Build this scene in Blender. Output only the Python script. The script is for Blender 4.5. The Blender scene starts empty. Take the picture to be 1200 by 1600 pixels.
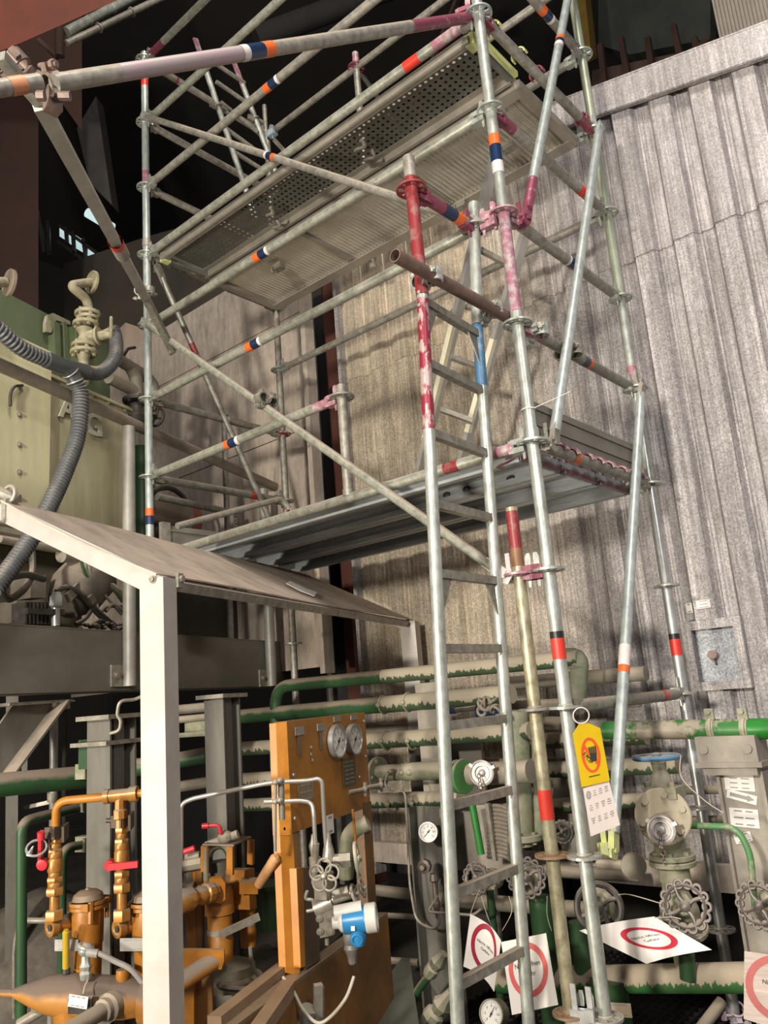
import bpy, bmesh, math, random
from mathutils import Vector, Matrix
random.seed(7)
SC = bpy.context.scene
COL = SC.collection
V = Vector
PI = math.pi

# ------------------------------------------------------------------ camera
FPX, YAW, PITCH, ROLL = 1254.8, -0.7021, 0.2304, -0.0798
CAM = V((1.4684, -2.6569, 1.0731))
_F = V((math.sin(YAW)*math.cos(PITCH), math.cos(YAW)*math.cos(PITCH), math.sin(PITCH)))
_r = V((math.cos(YAW), -math.sin(YAW), 0)); _u = _r.cross(_F)
_R = math.cos(ROLL)*_r + math.sin(ROLL)*_u
_U = -math.sin(ROLL)*_r + math.cos(ROLL)*_u
cd = bpy.data.cameras.new('camera'); cam = bpy.data.objects.new('camera', cd); COL.objects.link(cam)
cd.sensor_fit = 'VERTICAL'; cd.sensor_height = 36.0; cd.lens = FPX/1600*36.0
cd.clip_start = 0.05; cd.clip_end = 100
M4 = Matrix((( _R.x, _U.x, -_F.x, CAM.x), (_R.y, _U.y, -_F.y, CAM.y), (_R.z, _U.z, -_F.z, CAM.z), (0,0,0,1)))
cam.matrix_world = M4
SC.camera = cam

# ------------------------------------------------------------------ world, lights, exposure
w = bpy.data.worlds.new('world'); SC.world = w; w.use_nodes = True
w.node_tree.nodes['Background'].inputs[0].default_value = (0.75, 0.78, 0.85, 1)
w.node_tree.nodes['Background'].inputs[1].default_value = 0.24
SC.view_settings.view_transform = 'Standard'; SC.view_settings.look = 'None'
SC.view_settings.gamma = 1.0; SC.view_settings.use_curve_mapping = False
SC.view_settings.exposure = -0.3
def area(name, loc, target, size, power, col):
    l = bpy.data.lights.new(name, 'AREA'); l.shape = 'DISK'; l.size = size; l.energy = power; l.color = col
    o = bpy.data.objects.new(name, l); COL.objects.link(o); o.location = loc
    o.rotation_euler = (V(target)-V(loc)).to_track_quat('-Z', 'Y').to_euler()
    return o
area('work_light_front', (0.9, -6.2, 2.6), (-0.6, 1.2, 2.1), 0.45, 560, (1.0, 0.93, 0.82))
area('work_light_floor', (-1.6, -5.6, 0.3), (-1.3, 0.8, 3.0), 0.6, 270, (1.0, 0.91, 0.76))
area('work_light_right', (2.9, -2.2, 3.2), (0.6, 1.45, 2.9), 0.5, 85, (1.0, 0.95, 0.95))
area('hall_lamp_high', (1.5, -2.5, 8.5), (-1.8, 0.3, 1.5), 1.6, 420, (1.0, 0.93, 0.84))

# ------------------------------------------------------------------ photograph survey: a pixel's ray meets a real plane
NV = V((0.9535, 0.3014, 0)); VV = V((-0.3014, 0.9535, 0)); ZZ = V((0, 0, 1)); XX = V((1, 0, 0)); YY = V((0, 1, 0))
def ray(px, py): return _F + _R*((px-600)/FPX) - _U*((py-800)/FPX)
def at(px, py, x=None, y=None, z=None, d=None, c=None):
    r = ray(px, py)
    if x is not None: t = (x-CAM.x)/r.x
    elif y is not None: t = (y-CAM.y)/r.y
    elif z is not None: t = (z-CAM.z)/r.z
    elif c is not None: t = (c-NV.dot(CAM))/NV.dot(r)
    else: t = d
    return CAM + r*t
def pr(p):
    q = V(p)-CAM; w_ = q.dot(_F)
    return 600+FPX*q.dot(_R)/w_, 800-FPX*q.dot(_U)/w_
def dep(p): return (V(p)-CAM).dot(_F)
def tpar(p0, p1, px, py):
    best = (1e9, 0)
    for i in range(401):
        t = i/400; a = pr(V(p0).lerp(V(p1), t)); e = (a[0]-px)**2+(a[1]-py)**2
        if e < best[0]: best = (e, t)
    return best[1]

# ------------------------------------------------------------------ materials
_mats = {}
def mat(name, c1, c2=None, rough=0.5, metal=0.0, scale=6.0, stretch=(1,1,1), dust=0.0, dustcol=(0.30,0.245,0.19), bump=0.0,
        edge=0.0, detail=6, contrast=(0.35, 0.68), drip=0.0):
    if name in _mats: return _mats[name]
    m = bpy.data.materials.new(name); m.use_nodes = True; nt = m.node_tree; N = nt.nodes; L = nt.links
    b = N['Principled BSDF']; b.inputs['Metallic'].default_value = metal; b.inputs['Roughness'].default_value = rough
    tc = N.new('ShaderNodeTexCoord'); mp = N.new('ShaderNodeMapping'); mp.inputs['Scale'].default_value = stretch
    L.new(tc.outputs['Object'], mp.inputs[0])
    n = N.new('ShaderNodeTexNoise'); n.inputs['Scale'].default_value = scale; n.inputs['Detail'].default_value = detail; n.inputs['Roughness'].default_value = 0.65
    L.new(mp.outputs[0], n.inputs[0])
    cr = N.new('ShaderNodeValToRGB'); c2 = c2 or tuple(v*0.7 for v in c1)
    cr.color_ramp.elements[0].position = contrast[0]; cr.color_ramp.elements[1].position = contrast[1]
    cr.color_ramp.elements[0].color = (*c2, 1); cr.color_ramp.elements[1].color = (*c1, 1)
    L.new(n.outputs[0], cr.inputs[0]); col = cr.outputs[0]
    if dust > 0:
        g = N.new('ShaderNodeNewGeometry'); sx = N.new('ShaderNodeSeparateXYZ'); L.new(g.outputs['Normal'], sx.inputs[0])
        n2 = N.new('ShaderNodeTexNoise'); n2.inputs['Scale'].default_value = 22 if drip else 9; n2.inputs['Detail'].default_value = 4
        mp2 = N.new('ShaderNodeMapping'); mp2.inputs['Scale'].default_value = (2.6, 2.6, 0.25) if drip else (1, 1, 1)
        L.new(tc.outputs['Object'], mp2.inputs[0]); L.new(mp2.outputs[0], n2.inputs[0])
        a = N.new('ShaderNodeMath'); a.operation = 'MULTIPLY_ADD'; L.new(n2.outputs[0], a.inputs[0])
        a.inputs[1].default_value = 1.6 if drip else 0.9; L.new(sx.outputs['Z'], a.inputs[2])
        mr = N.new('ShaderNodeMapRange'); off = 0.8 if drip else 0.45
        mr.inputs['From Min'].default_value = off+0.45-dust; mr.inputs['From Max'].default_value = off+(0.52 if drip else 0.85)-dust
        L.new(a.outputs[0], mr.inputs['Value'])
        mx = N.new('ShaderNodeMix'); mx.data_type = 'RGBA'; L.new(mr.outputs[0], mx.inputs['Factor'])
        L.new(col, mx.inputs[6]); mx.inputs[7].default_value = (*dustcol, 1); col = mx.outputs[2]
        r2 = N.new('ShaderNodeMapRange'); r2.inputs['To Min'].default_value = rough; r2.inputs['To Max'].default_value = 0.9
        L.new(mr.outputs[0], r2.inputs['Value']); L.new(r2.outputs[0], b.inputs['Roughness'])
        if metal > 0:
            r3 = N.new('ShaderNodeMapRange'); r3.inputs['To Min'].default_value = metal; r3.inputs['To Max'].default_value = 0.0
            L.new(mr.outputs[0], r3.inputs['Value']); L.new(r3.outputs[0], b.inputs['Metallic'])
    L.new(col, b.inputs['Base Color'])
    if bump > 0:
        bp = N.new('ShaderNodeBump'); bp.inputs['Strength'].default_value = bump; bp.inputs['Distance'].default_value = 0.004
        L.new(n.outputs[0], bp.inputs['Height']); L.new(bp.outputs[0], b.inputs['Normal'])
    _mats[name] = m
    return m
def emit(name, col, s):
    m = bpy.data.materials.new(name); m.use_nodes = True; b = m.node_tree.nodes['Principled BSDF']
    b.inputs['Base Color'].default_value = (*col, 1); b.inputs['Emission Color'].default_value = (*col, 1); b.inputs['Emission Strength'].default_value = s
    return m
def wall_mat(name, base, warm, dark, spang, str_z=0.12, soft=False, tan=(0.60,0.51,0.385)):
    m = bpy.data.materials.new(name); m.use_nodes = True; nt = m.node_tree; N = nt.nodes; L = nt.links
    b = N['Principled BSDF']; b.inputs['Metallic'].default_value = 0.25; b.inputs['Roughness'].default_value = 0.55
    tc = N.new('ShaderNodeTexCoord')
    def noise(scale, st, detail=5):
        mp = N.new('ShaderNodeMapping'); mp.inputs['Scale'].default_value = st; L.new(tc.outputs['Object'], mp.inputs[0])
        n = N.new('ShaderNodeTexNoise'); n.inputs['Scale'].default_value = scale; n.inputs['Detail'].default_value = detail; n.inputs['Roughness'].default_value = 0.7
        L.new(mp.outputs[0], n.inputs[0]); return n
    def ramp(src, lo, hi, c0, c1):
        r = N.new('ShaderNodeValToRGB'); r.color_ramp.elements[0].position = lo; r.color_ramp.elements[1].position = hi
        r.color_ramp.elements[0].color = (*c0, 1); r.color_ramp.elements[1].color = (*c1, 1); L.new(src, r.inputs[0]); return r
    def mix(f, a, b_, mode='MIX'):
        x = N.new('ShaderNodeMix'); x.data_type = 'RGBA'; x.blend_type = mode
        if isinstance(f, float): x.inputs['Factor'].default_value = f
        else: L.new(f, x.inputs['Factor'])
        L.new(a, x.inputs[6])
        if isinstance(b_, tuple): x.inputs[7].default_value = (*b_, 1)
        else: L.new(b_, x.inputs[7])
        return x.outputs[2]
    s1 = noise(9, (2.2, 2.2, str_z)); s2 = noise(40, (1.6, 1.6, 0.05), 3); big = noise(1.3, (1, 1, 0.6), 4)
    c = ramp(s1.outputs[0], 0.32, 0.7, dark, base).outputs[0]
    bf = ramp(big.outputs[0], 0.42, 0.62, (0,0,0), (1,1,1)).outputs[0]
    c = mix(bf, c, mix(1.0, ramp(s1.outputs[0], 0.3, 0.7, tuple(v*0.6 for v in warm), warm).outputs[0], (1,1,1), 'MULTIPLY'))
    if not soft:
        sp_ = N.new('ShaderNodeSeparateXYZ'); L.new(tc.outputs['Object'], sp_.inputs[0])
        gx = N.new('ShaderNodeMapRange'); gx.inputs['From Min'].default_value = -1.2; gx.inputs['From Max'].default_value = -2.0; L.new(sp_.outputs['X'], gx.inputs['Value'])
        c = mix(gx.outputs[0], c, mix(1.0, ramp(s1.outputs[0], 0.3, 0.7, tuple(v*0.82 for v in tan), tan).outputs[0], (1,1,1), 'MULTIPLY'))
    c = mix(0.2 if soft else 0.55, c, ramp(s2.outputs[0], 0.35, 0.65, (0.45,0.42,0.4), (1.15,1.12,1.1)).outputs[0], 'MULTIPLY')
    s3 = noise(70, (1.3, 1.3, 0.035), 2)
    c = mix(0.5 if not soft else 0.15, c, ramp(s3.outputs[0], 0.56, 0.68, (0.92,0.92,0.92), (1.55,1.5,1.48)).outputs[0], 'MULTIPLY')
    s4 = noise(16, (1, 1, 0.8), 8)
    c = mix(0.45, c, ramp(s4.outputs[0], 0.35, 0.62, (0.68,0.67,0.66), (1.12,1.12,1.12)).outputs[0], 'MULTIPLY')
    vo = N.new('ShaderNodeTexVoronoi'); vo.inputs['Scale'].default_value = 140; L.new(tc.outputs['Object'], vo.inputs[0])
    sp = ramp(vo.outputs['Color'], 0.1, 0.95, (0.55,0.56,0.6), (1.35,1.38,1.42)).outputs[0]
    c = mix(spang, c, sp, 'MULTIPLY')
    L.new(c, b.inputs['Base Color'])
    bp = N.new('ShaderNodeBump'); bp.inputs['Strength'].default_value = 0.35; bp.inputs['Distance'].default_value = 0.006
    L.new(s1.outputs[0], bp.inputs['Height']); L.new(bp.outputs[0], b.inputs['Normal'])
    return m

GALV = mat('galvanised', (0.50,0.52,0.475), (0.27,0.28,0.24), 0.38, 0.5, 26, (1,1,0.6), bump=0.25, dust=0.10, dustcol=(0.34,0.30,0.24), contrast=(0.3,0.62))
GALV2 = mat('galvanised_bluish', (0.47,0.52,0.50), (0.28,0.31,0.30), 0.4, 0.4, 30, (1,1,0.5), bump=0.2, contrast=(0.3,0.65))
GALVY = mat('galvanised_olive', (0.50,0.46,0.31), (0.22,0.19,0.11), 0.4, 0.45, 30, (1,1,0.6), contrast=(0.3,0.65))
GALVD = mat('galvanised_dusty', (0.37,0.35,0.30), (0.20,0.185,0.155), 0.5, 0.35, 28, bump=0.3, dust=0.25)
STEEL = mat('bright_steel', (0.55,0.55,0.54), (0.38,0.38,0.37), 0.36, 0.6, 20)
DULL = mat('dull_steel', (0.40,0.37,0.31), (0.22,0.20,0.16), 0.5, 0.4, 18, dust=0.15)
DARKM = mat('dark_iron', (0.09,0.08,0.07), (0.04,0.036,0.03), 0.5, 0.3, 20, dust=0.05)
RUSTB = mat('brown_rusty_tube', (0.20,0.125,0.095), (0.11,0.07,0.055), 0.65, 0.1, 14)
PINK = mat('pink_paint', (0.34,0.14,0.18), (0.42,0.37,0.36), 0.5, 0.15, 30, contrast=(0.38,0.55))
MAGE = mat('magenta_paint', (0.21,0.045,0.075), (0.36,0.27,0.27), 0.45, 0.1, 34, contrast=(0.32,0.42))
REDP = mat('red_paint', (0.22,0.025,0.028), (0.25,0.13,0.12), 0.45, 0.1, 16, contrast=(0.35,0.5))
REDW = mat('worn_red_paint', (0.24,0.02,0.04), (0.38,0.30,0.28), 0.45, 0.2, 40, (1,1,0.4), contrast=(0.45,0.52))
BLUEP = mat('blue_paint', (0.06,0.15,0.26), (0.22,0.28,0.31), 0.45, 0.1, 18, contrast=(0.35,0.5))
LIME = mat('lime_paint', (0.62,0.66,0.22), (0.44,0.46,0.25), 0.5, 0.05, 18)
S_OR = mat('orange_sticker', (0.72,0.14,0.02), (0.60,0.11,0.02), 0.4)
S_RED = mat('red_sticker', (0.66,0.04,0.022), (0.55,0.035,0.02), 0.4)
S_BL = mat('blue_sticker', (0.010,0.030,0.085), (0.010,0.022,0.055), 0.25)
S_BK = mat('black_sticker', (0.02,0.02,0.02), (0.015,0.01,0.01), 0.35)
S_WH = mat('white_sticker', (0.72,0.68,0.66), (0.55,0.48,0.46), 0.5)
GREEN = mat('green_paint', (0.028,0.078,0.028), (0.025,0.055,0.024), 0.35, 0, 9)
GREEND = mat('green_pipe_dusty', (0.05,0.10,0.045), (0.06,0.08,0.045), 0.5, 0, 9, dust=0.78, drip=1, dustcol=(0.40,0.345,0.255))
GREENH = mat('green_pipe_half_dusty', (0.026,0.088,0.028), (0.028,0.062,0.028), 0.45, 0, 9, dust=0.35, dustcol=(0.24,0.19,0.14))
BEIGEV = mat('dusty_green_valve', (0.36,0.33,0.23), (0.17,0.20,0.12), 0.6, 0, 16, dust=0.5, dustcol=(0.42,0.37,0.28))
TANKG = mat('tank_green', (0.135,0.165,0.09), (0.10,0.13,0.07), 0.55, 0, 4, dust=0.1)
CREAM = mat('cabinet_cream', (0.40,0.37,0.24), (0.31,0.285,0.18), 0.5, 0, 5, (3,3,0.4))
CREAM2 = mat('panel_pale_yellow', (0.62,0.58,0.36), (0.52,0.48,0.30), 0.5, 0, 5, (3,3,0.4))
ORANGE = mat('orange_paint', (0.42,0.17,0.022), (0.27,0.105,0.015), 0.42, 0, 8, dust=0.22, dustcol=(0.22,0.155,0.09))
ORANGB = mat('orange_paint_bright', (0.52,0.21,0.024), (0.38,0.145,0.02), 0.4, 0, 8)
BRASS = mat('painted_brass', (0.50,0.235,0.05), (0.30,0.13,0.03), 0.35, 0.25, 14, dust=0.15)
DORANGE = mat('orange_dirty', (0.30,0.13,0.03), (0.14,0.075,0.03), 0.5, 0, 6, dust=0.15, dustcol=(0.17,0.12,0.08))
BEAM = mat('beam_grey', (0.19,0.175,0.145), (0.14,0.13,0.105), 0.6, 0.15, 3, (1,1,2), dust=0.05)
BEAMB = mat('column_grey', (0.18,0.17,0.145), (0.12,0.11,0.09), 0.65, 0.1, 5, (2,2,0.5), dust=0.1)
POSTW = mat('post_white', (0.47,0.43,0.39), (0.39,0.355,0.32), 0.5, 0.15, 8, dust=0.0)
BOARD = mat('canopy_board', (0.50,0.40,0.32), (0.34,0.28,0.225), 0.7, 0, 3.5, (0.6,2.2,2.2), dust=0.0, contrast=(0.38,0.6))
ALU = mat('aluminium', (0.62,0.60,0.56), (0.48,0.46,0.42), 0.35, 0.7, 9)
ALUY = mat('pale_yellow_stile', (0.78,0.74,0.55), (0.66,0.62,0.46), 0.45, 0.2, 9)
DECKU = mat('deck_ribbed_aluminium', (0.62,0.58,0.49), (0.48,0.45,0.38), 0.36, 0.45, 6)
DECKP = mat('deck_perforated_steel', (0.20,0.19,0.165), (0.13,0.125,0.11), 0.5, 0.4, 9)
DECKS = mat('deck_steel', (0.50,0.53,0.54), (0.28,0.30,0.31), 0.42, 0.35, 8, (0.4,2,2))
TOE = mat('toe_board_grey', (0.24,0.225,0.19), (0.19,0.175,0.15), 0.55, 0.2, 5)
HOSEM = mat('hose_grey', (0.095,0.10,0.105), (0.06,0.062,0.066), 0.45, 0, 12, dust=0.05)
RUBB = mat('cable_black', (0.05,0.047,0.04), (0.03,0.028,0.025), 0.55, 0, 12, dust=0.12)
CABW = mat('cable_pale', (0.55,0.50,0.40), None, 0.5)
PIPEG = mat('dusty_grey_pipe', (0.30,0.27,0.21), (0.20,0.18,0.14), 0.6, 0.1, 8, dust=0.4, dustcol=(0.36,0.30,0.23))
PAPER = mat('paper', (0.80,0.76,0.72), (0.72,0.68,0.63), 0.6, 0, 4)
PAPERR = mat('paper_red_ring', (0.66,0.03,0.06), None, 0.5)
PAPERP = mat('paper_faded_red_ring', (0.78,0.15,0.14), None, 0.5)
INK = mat('ink', (0.03,0.03,0.03), None, 0.6)
GREYT = mat('grey_print', (0.35,0.33,0.31), None, 0.6)
YEL = mat('yellow_plastic', (0.62,0.43,0.01), (0.55,0.36,0.01), 0.35)
WHITE = mat('gauge_face', (0.82,0.80,0.74), (0.74,0.72,0.66), 0.4)
REDL = mat('red_lever', (0.62,0.03,0.045), (0.50,0.03,0.04), 0.4)
BLUEW = mat('blue_enamel', (0.07,0.22,0.40), (0.10,0.22,0.34), 0.5, 0, 18, dust=0.1)
BLUET = mat('transmitter_blue', (0.02,0.19,0.42), (0.02,0.16,0.36), 0.35)
GREYW = mat('transmitter_pale', (0.58,0.56,0.50), None, 0.4)
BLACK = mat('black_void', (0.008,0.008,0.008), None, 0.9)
BRN = mat('dark_brown_steel', (0.045,0.017,0.010), (0.03,0.013,0.009), 0.85, 0, 2)
BRN2 = mat('red_oxide_beam', (0.105,0.02,0.009), (0.075,0.018,0.01), 0.85, 0, 5, (1,1,1), dust=0.0)
REDPOST = mat('red_brown_post', (0.13,0.045,0.03), (0.09,0.035,0.025), 0.65, 0, 6, (2,2,0.4))
BACK = mat('dark_back', (0.030,0.024,0.020), (0.02,0.016,0.014), 0.9, 0, 0.8)
DUCT = mat('duct_brown', (0.085,0.072,0.055), (0.06,0.05,0.04), 0.7, 0, 1.5)
FLOORM = mat('floor_dust', (0.13,0.11,0.085), (0.06,0.052,0.042), 0.9, 0, 3)
WALLM = wall_mat('wall_sheet_metal', (0.54,0.51,0.50), (0.49,0.455,0.43), (0.36,0.335,0.325), 0.75)
WALLU = wall_mat('wall_sheet_metal_upper', (0.55,0.52,0.515), (0.51,0.47,0.45), (0.33,0.31,0.30), 0.6)
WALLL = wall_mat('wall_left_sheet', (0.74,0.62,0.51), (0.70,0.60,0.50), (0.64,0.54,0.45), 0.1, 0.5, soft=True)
SPANG = wall_mat('galvanised_spangle', (0.42,0.43,0.44), (0.42,0.42,0.43), (0.34,0.35,0.36), 1.0, 1.0, soft=True)

# ------------------------------------------------------------------ mesh collector
def basis(d):
    d = V(d).normalized(); a = ZZ if abs(d.z) < 0.9 else XX
    u = a.cross(d).normalized(); return u, d.cross(u), d
class MB:
    def __init__(s): s.v = []; s.f = []; s.m = []
    def add(s, vs, fs, mi=0):
        o = len(s.v); s.v += [tuple(p) for p in vs]
        for f in fs: s.f.append(tuple(i+o for i in f)); s.m.append(mi)
        return s
    def rings(s, centers, us, ws, radii, n=16, cap=(True, True), mi=0, mis=None):
        vs = []
        for c, u, w_, r in zip(centers, us, ws, radii):
            for i in range(n):
                a = 2*PI*i/n; vs.append(V(c)+(u*math.cos(a)+w_*math.sin(a))*r)
        o = len(s.v); s.v += [tuple(p) for p in vs]; k = len(radii)
        for j in range(k-1):
            for i in range(n):
                s.f.append((o+j*n+i, o+j*n+(i+1) % n, o+(j+1)*n+(i+1) % n, o+(j+1)*n+i)); s.m.append(mis[j] if mis else mi)
        if cap[0]: s.f.append(tuple(o+i for i in reversed(range(n)))); s.m.append(mis[0] if mis else mi)
        if cap[1]: s.f.append(tuple(o+(k-1)*n+i for i in range(n))); s.m.append(mis[-1] if mis else mi)
        return s
    def lathe(s, o, axis, prof, n=20, cap=(True, True), mi=0):
        u, w_, d = basis(axis); o = V(o)
        return s.rings([o+d*t for t, r in prof], [u]*len(prof), [w_]*len(prof), [r for t, r in prof], n, cap, mi)
    def tube(s, p0, p1, r, r2=None, n=16, cap=(True, True), mi=0):
        d = V(p1)-V(p0); return s.lathe(p0, d, [(0, r), (d.length, r if r2 is None else r2)], n, cap, mi)
    def path(s, pts, r, n=12, mi=0, cap=(True, True), rad=None):
        pts = [V(p) for p in pts]; k = len(pts); T = []
        for i in range(k):
            T.append((pts[min(i+1, k-1)]-pts[max(i-1, 0)]).normalized())
        u, w_, _ = basis(T[0]); us = []; ws = []
        for t in T:
            u = (u - t*u.dot(t)).normalized(); us.append(u); ws.append(t.cross(u))
        return s.rings(pts, us, ws, rad or [r]*k, n, cap, mi)
    def box(s, c, size, fr=None, mi=0):
        fr = fr or (XX, YY, ZZ); c = V(c); h = [q/2 for q in size]; vs = []
        for sx in (-1, 1):
            for sy in (-1, 1):
                for sz in (-1, 1): vs.append(c+fr[0]*sx*h[0]+fr[1]*sy*h[1]+fr[2]*sz*h[2])
        fs = [(0,1,3,2), (4,6,7,5), (0,4,5,1), (2,3,7,6), (0,2,6,4), (1,5,7,3)]
        if fr[0].cross(fr[1]).dot(fr[2]) < 0: fs = [tuple(reversed(f)) for f in fs]
        return s.add(vs, fs, mi)
    def bar(s, p0, p1, w_, h, up=None, mi=0):
        p0, p1 = V(p0), V(p1); d = (p1-p0); u = V(up) if up is not None else ZZ
        x = d.normalized(); y = u.cross(x)
        if y.length < 1e-4: y = XX.cross(x)
        y.normalize(); z = x.cross(y)
        return s.box((p0+p1)/2, (d.length, w_, h), (x, y, z), mi)
    def prism(s, pts, ext, mi=0):
        pts = [V(p) for p in pts]; e = V(ext); n = len(pts)
        nn = (pts[1]-pts[0]).cross(pts[2]-pts[0])
        if nn.dot(e) > 0: pts = pts[::-1]
        vs = pts+[p+e for p in pts]
        fs = [tuple(range(n)), tuple(reversed(range(n, 2*n)))]+[(i, i+n, (i+1) % n+n, (i+1) % n) for i in range(n)]
        return s.add(vs, fs, mi)
    def torus(s, c, axis, R, r, n=28, k=8, mi=0, wob=None, arc=None):
        u, w_, d = basis(axis); c = V(c); pts = []
        vs = []; nn = n
        for i in range(n):
            a = 2*PI*i/n; e = u*math.cos(a)+w_*math.sin(a); RR = R*(1+(wob(a) if wob else 0))
            for j in range(k):
                b = 2*PI*j/k; vs.append(c+e*(RR+r*math.cos(b))+d*(r*math.sin(b)))
        fs = []
        for i in range(n):
            for j in range(k):
                i2 = (i+1) % n; j2 = (j+1) % k; fs.append((i*k+j, i2*k+j, i2*k+j2, i*k+j2))
        return s.add(vs, fs, mi)
    def sphere(s, c, r, sc=(1,1,1), n=16, k=10, mi=0, fr=None):
        fr = fr or (XX, YY, ZZ); prof = []
        cs = []; 
        vs = []
        for j in range(k+1):
            b = -PI/2+PI*j/k
            for i in range(n):
                a = 2*PI*i/n
                vs.append(V(c)+fr[0]*(r*sc[0]*math.cos(b)*math.cos(a))+fr[1]*(r*sc[1]*math.cos(b)*math.sin(a))+fr[2]*(r*sc[2]*math.sin(b)))
        fs = [(j*n+i, j*n+(i+1) % n, (j+1)*n+(i+1) % n, (j+1)*n+i) for j in range(k) for i in range(n)]
        return s.add(vs, fs, mi)
    def annulus(s, c, axis, r0, r1, th, n=32, mi=0, uw=None, hole=None):
        u, w_, d = basis(axis); c = V(c); vs = []
        if uw: u, w_ = uw
        for zz in (-th/2, th/2):
            for r in (r0, r1):
                for i in range(n):
                    a = 2*PI*i/n; vs.append(c+(u*math.cos(a)+w_*math.sin(a))*r+d*zz)
        fs = []
        for i in range(n):
            j = (i+1) % n
            fs += [(i, j, n+j, n+i)[::-1], (2*n+i, 2*n+j, 3*n+j, 3*n+i)[::-1][::-1], (n+i, n+j, 3*n+j, 3*n+i), (j, i, 2*n+i, 2*n+j)]
        # wind the top outward
        return s.add(vs, fs, mi)
    def text(s, txt, o, ux, uy, size, mi=0, align='CENTER', lift=0.0):
        cu = bpy.data.curves.new('t', 'FONT'); cu.body = txt; cu.size = size; cu.align_x = align; cu.align_y = 'CENTER'
        ob = bpy.data.objects.new('t', cu); COL.objects.link(ob)
        me = bpy.data.meshes.new_from_object(ob.evaluated_get(bpy.context.evaluated_depsgraph_get()))
        nrm = V(ux).cross(V(uy)); vs = [V(o)+V(ux)*v.co.x+V(uy)*v.co.y+nrm*lift for v in me.vertices]
        s.add(vs, [tuple(p.vertices) for p in me.polygons], mi)
        bpy.data.objects.remove(ob); bpy.data.curves.remove(cu); bpy.data.meshes.remove(me)
        return s
    def build_each(s, name, mats, parent=None, **k):
        """every separate piece becomes an object of its own"""
        par = list(range(len(s.v)))
        def fd(a):
            while par[a] != a: par[a] = par[par[a]]; a = par[a]
            return a
        for f in s.f:
            for a in f[1:]: par[fd(a)] = fd(f[0])
        comp = {}
        for f, m_ in zip(s.f, s.m): comp.setdefault(fd(f[0]), []).append((f, m_))
        out = []
        for fl in comp.values():
            q = MB(); ids = sorted({i for f, _ in fl for i in f}); mp = {a: b for b, a in enumerate(ids)}
            q.v = [s.v[i] for i in ids]; q.f = [tuple(mp[i] for i in f) for f, _ in fl]; q.m = [m_ for _, m_ in fl]
            out.append(q.build(name, mats, parent, **k))
        return out
    def build(s, name, mats, parent=None, label=None, cat=None, group=None, kind=None, smooth=True, fix=True):
        if not isinstance(mats, (list, tuple)): mats = [mats]
        me = bpy.data.meshes.new(name)
        base = V((0, 0, 0))
        if parent is not None: base = LOC[parent.name]
        else:
            xs = [p[0] for p in s.v]; ys = [p[1] for p in s.v]; zs = [p[2] for p in s.v]
            base = V(((min(xs)+max(xs))/2, (min(ys)+max(ys))/2, min(zs)))
        me.from_pydata([tuple(V(p)-base) for p in s.v], [], s.f)
        for m_ in mats: me.materials.append(m_)
        me.polygons.foreach_set('material_index', s.m)
        if fix:
            bm = bmesh.new(); bm.from_mesh(me); bmesh.ops.recalc_face_normals(bm, faces=bm.faces); bm.to_mesh(me); bm.free()
        if smooth:
            me.polygons.foreach_set('use_smooth', [True]*len(me.polygons))
            me.set_sharp_from_angle(angle=math.radians(35))
        me.update()
        o = bpy.data.objects.new(name, me); COL.objects.link(o)
        if parent is not None: o.parent = parent; LOC[o.name] = base
        else: o.location = base; LOC[o.name] = base
        if label: o['label'] = label
        if cat: o['category'] = cat
        if group: o['group'] = group
        if kind: o['kind'] = kind
        return o
LOC = {}
def thing(name, label, cat, loc, group=None):
    o = bpy.data.objects.new(name, None); COL.objects.link(o); o.location = V(loc); o.empty_display_size = 0.1
    o['label'] = label; o['category'] = cat
    if group: o['group'] = group
    LOC[o.name] = V(loc)
    return o
def copy_tree(o, delta, label=None, parent=None):
    c = o.copy(); COL.objects.link(c)
    if parent is None: c.location = V(o.location)+V(delta)
    else: c.parent = parent
    if label: c['label'] = label
    for ch in list(o.children): copy_tree(ch, delta, None, c)
    return c
def struct(mb, name, m, **k): return mb.build(name, m, kind='structure', **k)
def fillet(pts, r, n=6):
    pts = [V(p) for p in pts]; out = [pts[0]]
    for i in range(1, len(pts)-1):
        a, b, c = pts[i-1], pts[i], pts[i+1]; d1 = (a-b); d2 = (c-b); rr = min(r, d1.length*0.49, d2.length*0.49)
        p = b+d1.normalized()*rr; q = b+d2.normalized()*rr
        for k in range(n+1):
            t = k/n; out.append((1-t)**2*p+2*t*(1-t)*b+t*t*q)
    return out+[pts[-1]]
def spline(pts, n=8):
    pts = [V(p) for p in pts]; P = [pts[0]]+pts+[pts[-1]]; out = []
    for i in range(1, len(P)-2):
        for k in range(n):
            t = k/n; a, b, c, d = P[i-1], P[i], P[i+1], P[i+2]
            out.append(0.5*((2*b)+(c-a)*t+(2*a-5*b+4*c-d)*t*t+(3*b-a-3*c+d)*t**3))
    return out+[pts[-1]]
# ================================================================== SETTING
WY = 1.45
def roofz(X): return 4.453-0.215*X
# floor
struct(MB().box((0, 2, -0.55), (24, 24, 0.1)), 'floor', FLOORM)
mb = MB()
g0 = -0.47
for i in range(62):
    mb.box((-1.3+i*0.045, 1.1, g0), (0.006, 1.9, 0.035))
for i in range(32):
    mb.box((0.05, 0.2+i*0.06, g0), (2.8, 0.005, 0.02))
mb.build('floor_grating', mat('grating_dark',(0.028,0.026,0.023),None,0.6,0.2), label='dark steel floor grating under the pipes at the bottom of the photo', cat='grating')
struct(MB().box((-2, 2, 11), (26, 26, 0.2)), 'ceiling', BACK)
struct(MB().box((-2, 13, 5), (26, 0.2, 12)), 'wall_back', BACK)
struct(MB().box((-14, 2, 5), (0.2, 24, 12)), 'wall_left', BACK)

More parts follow.
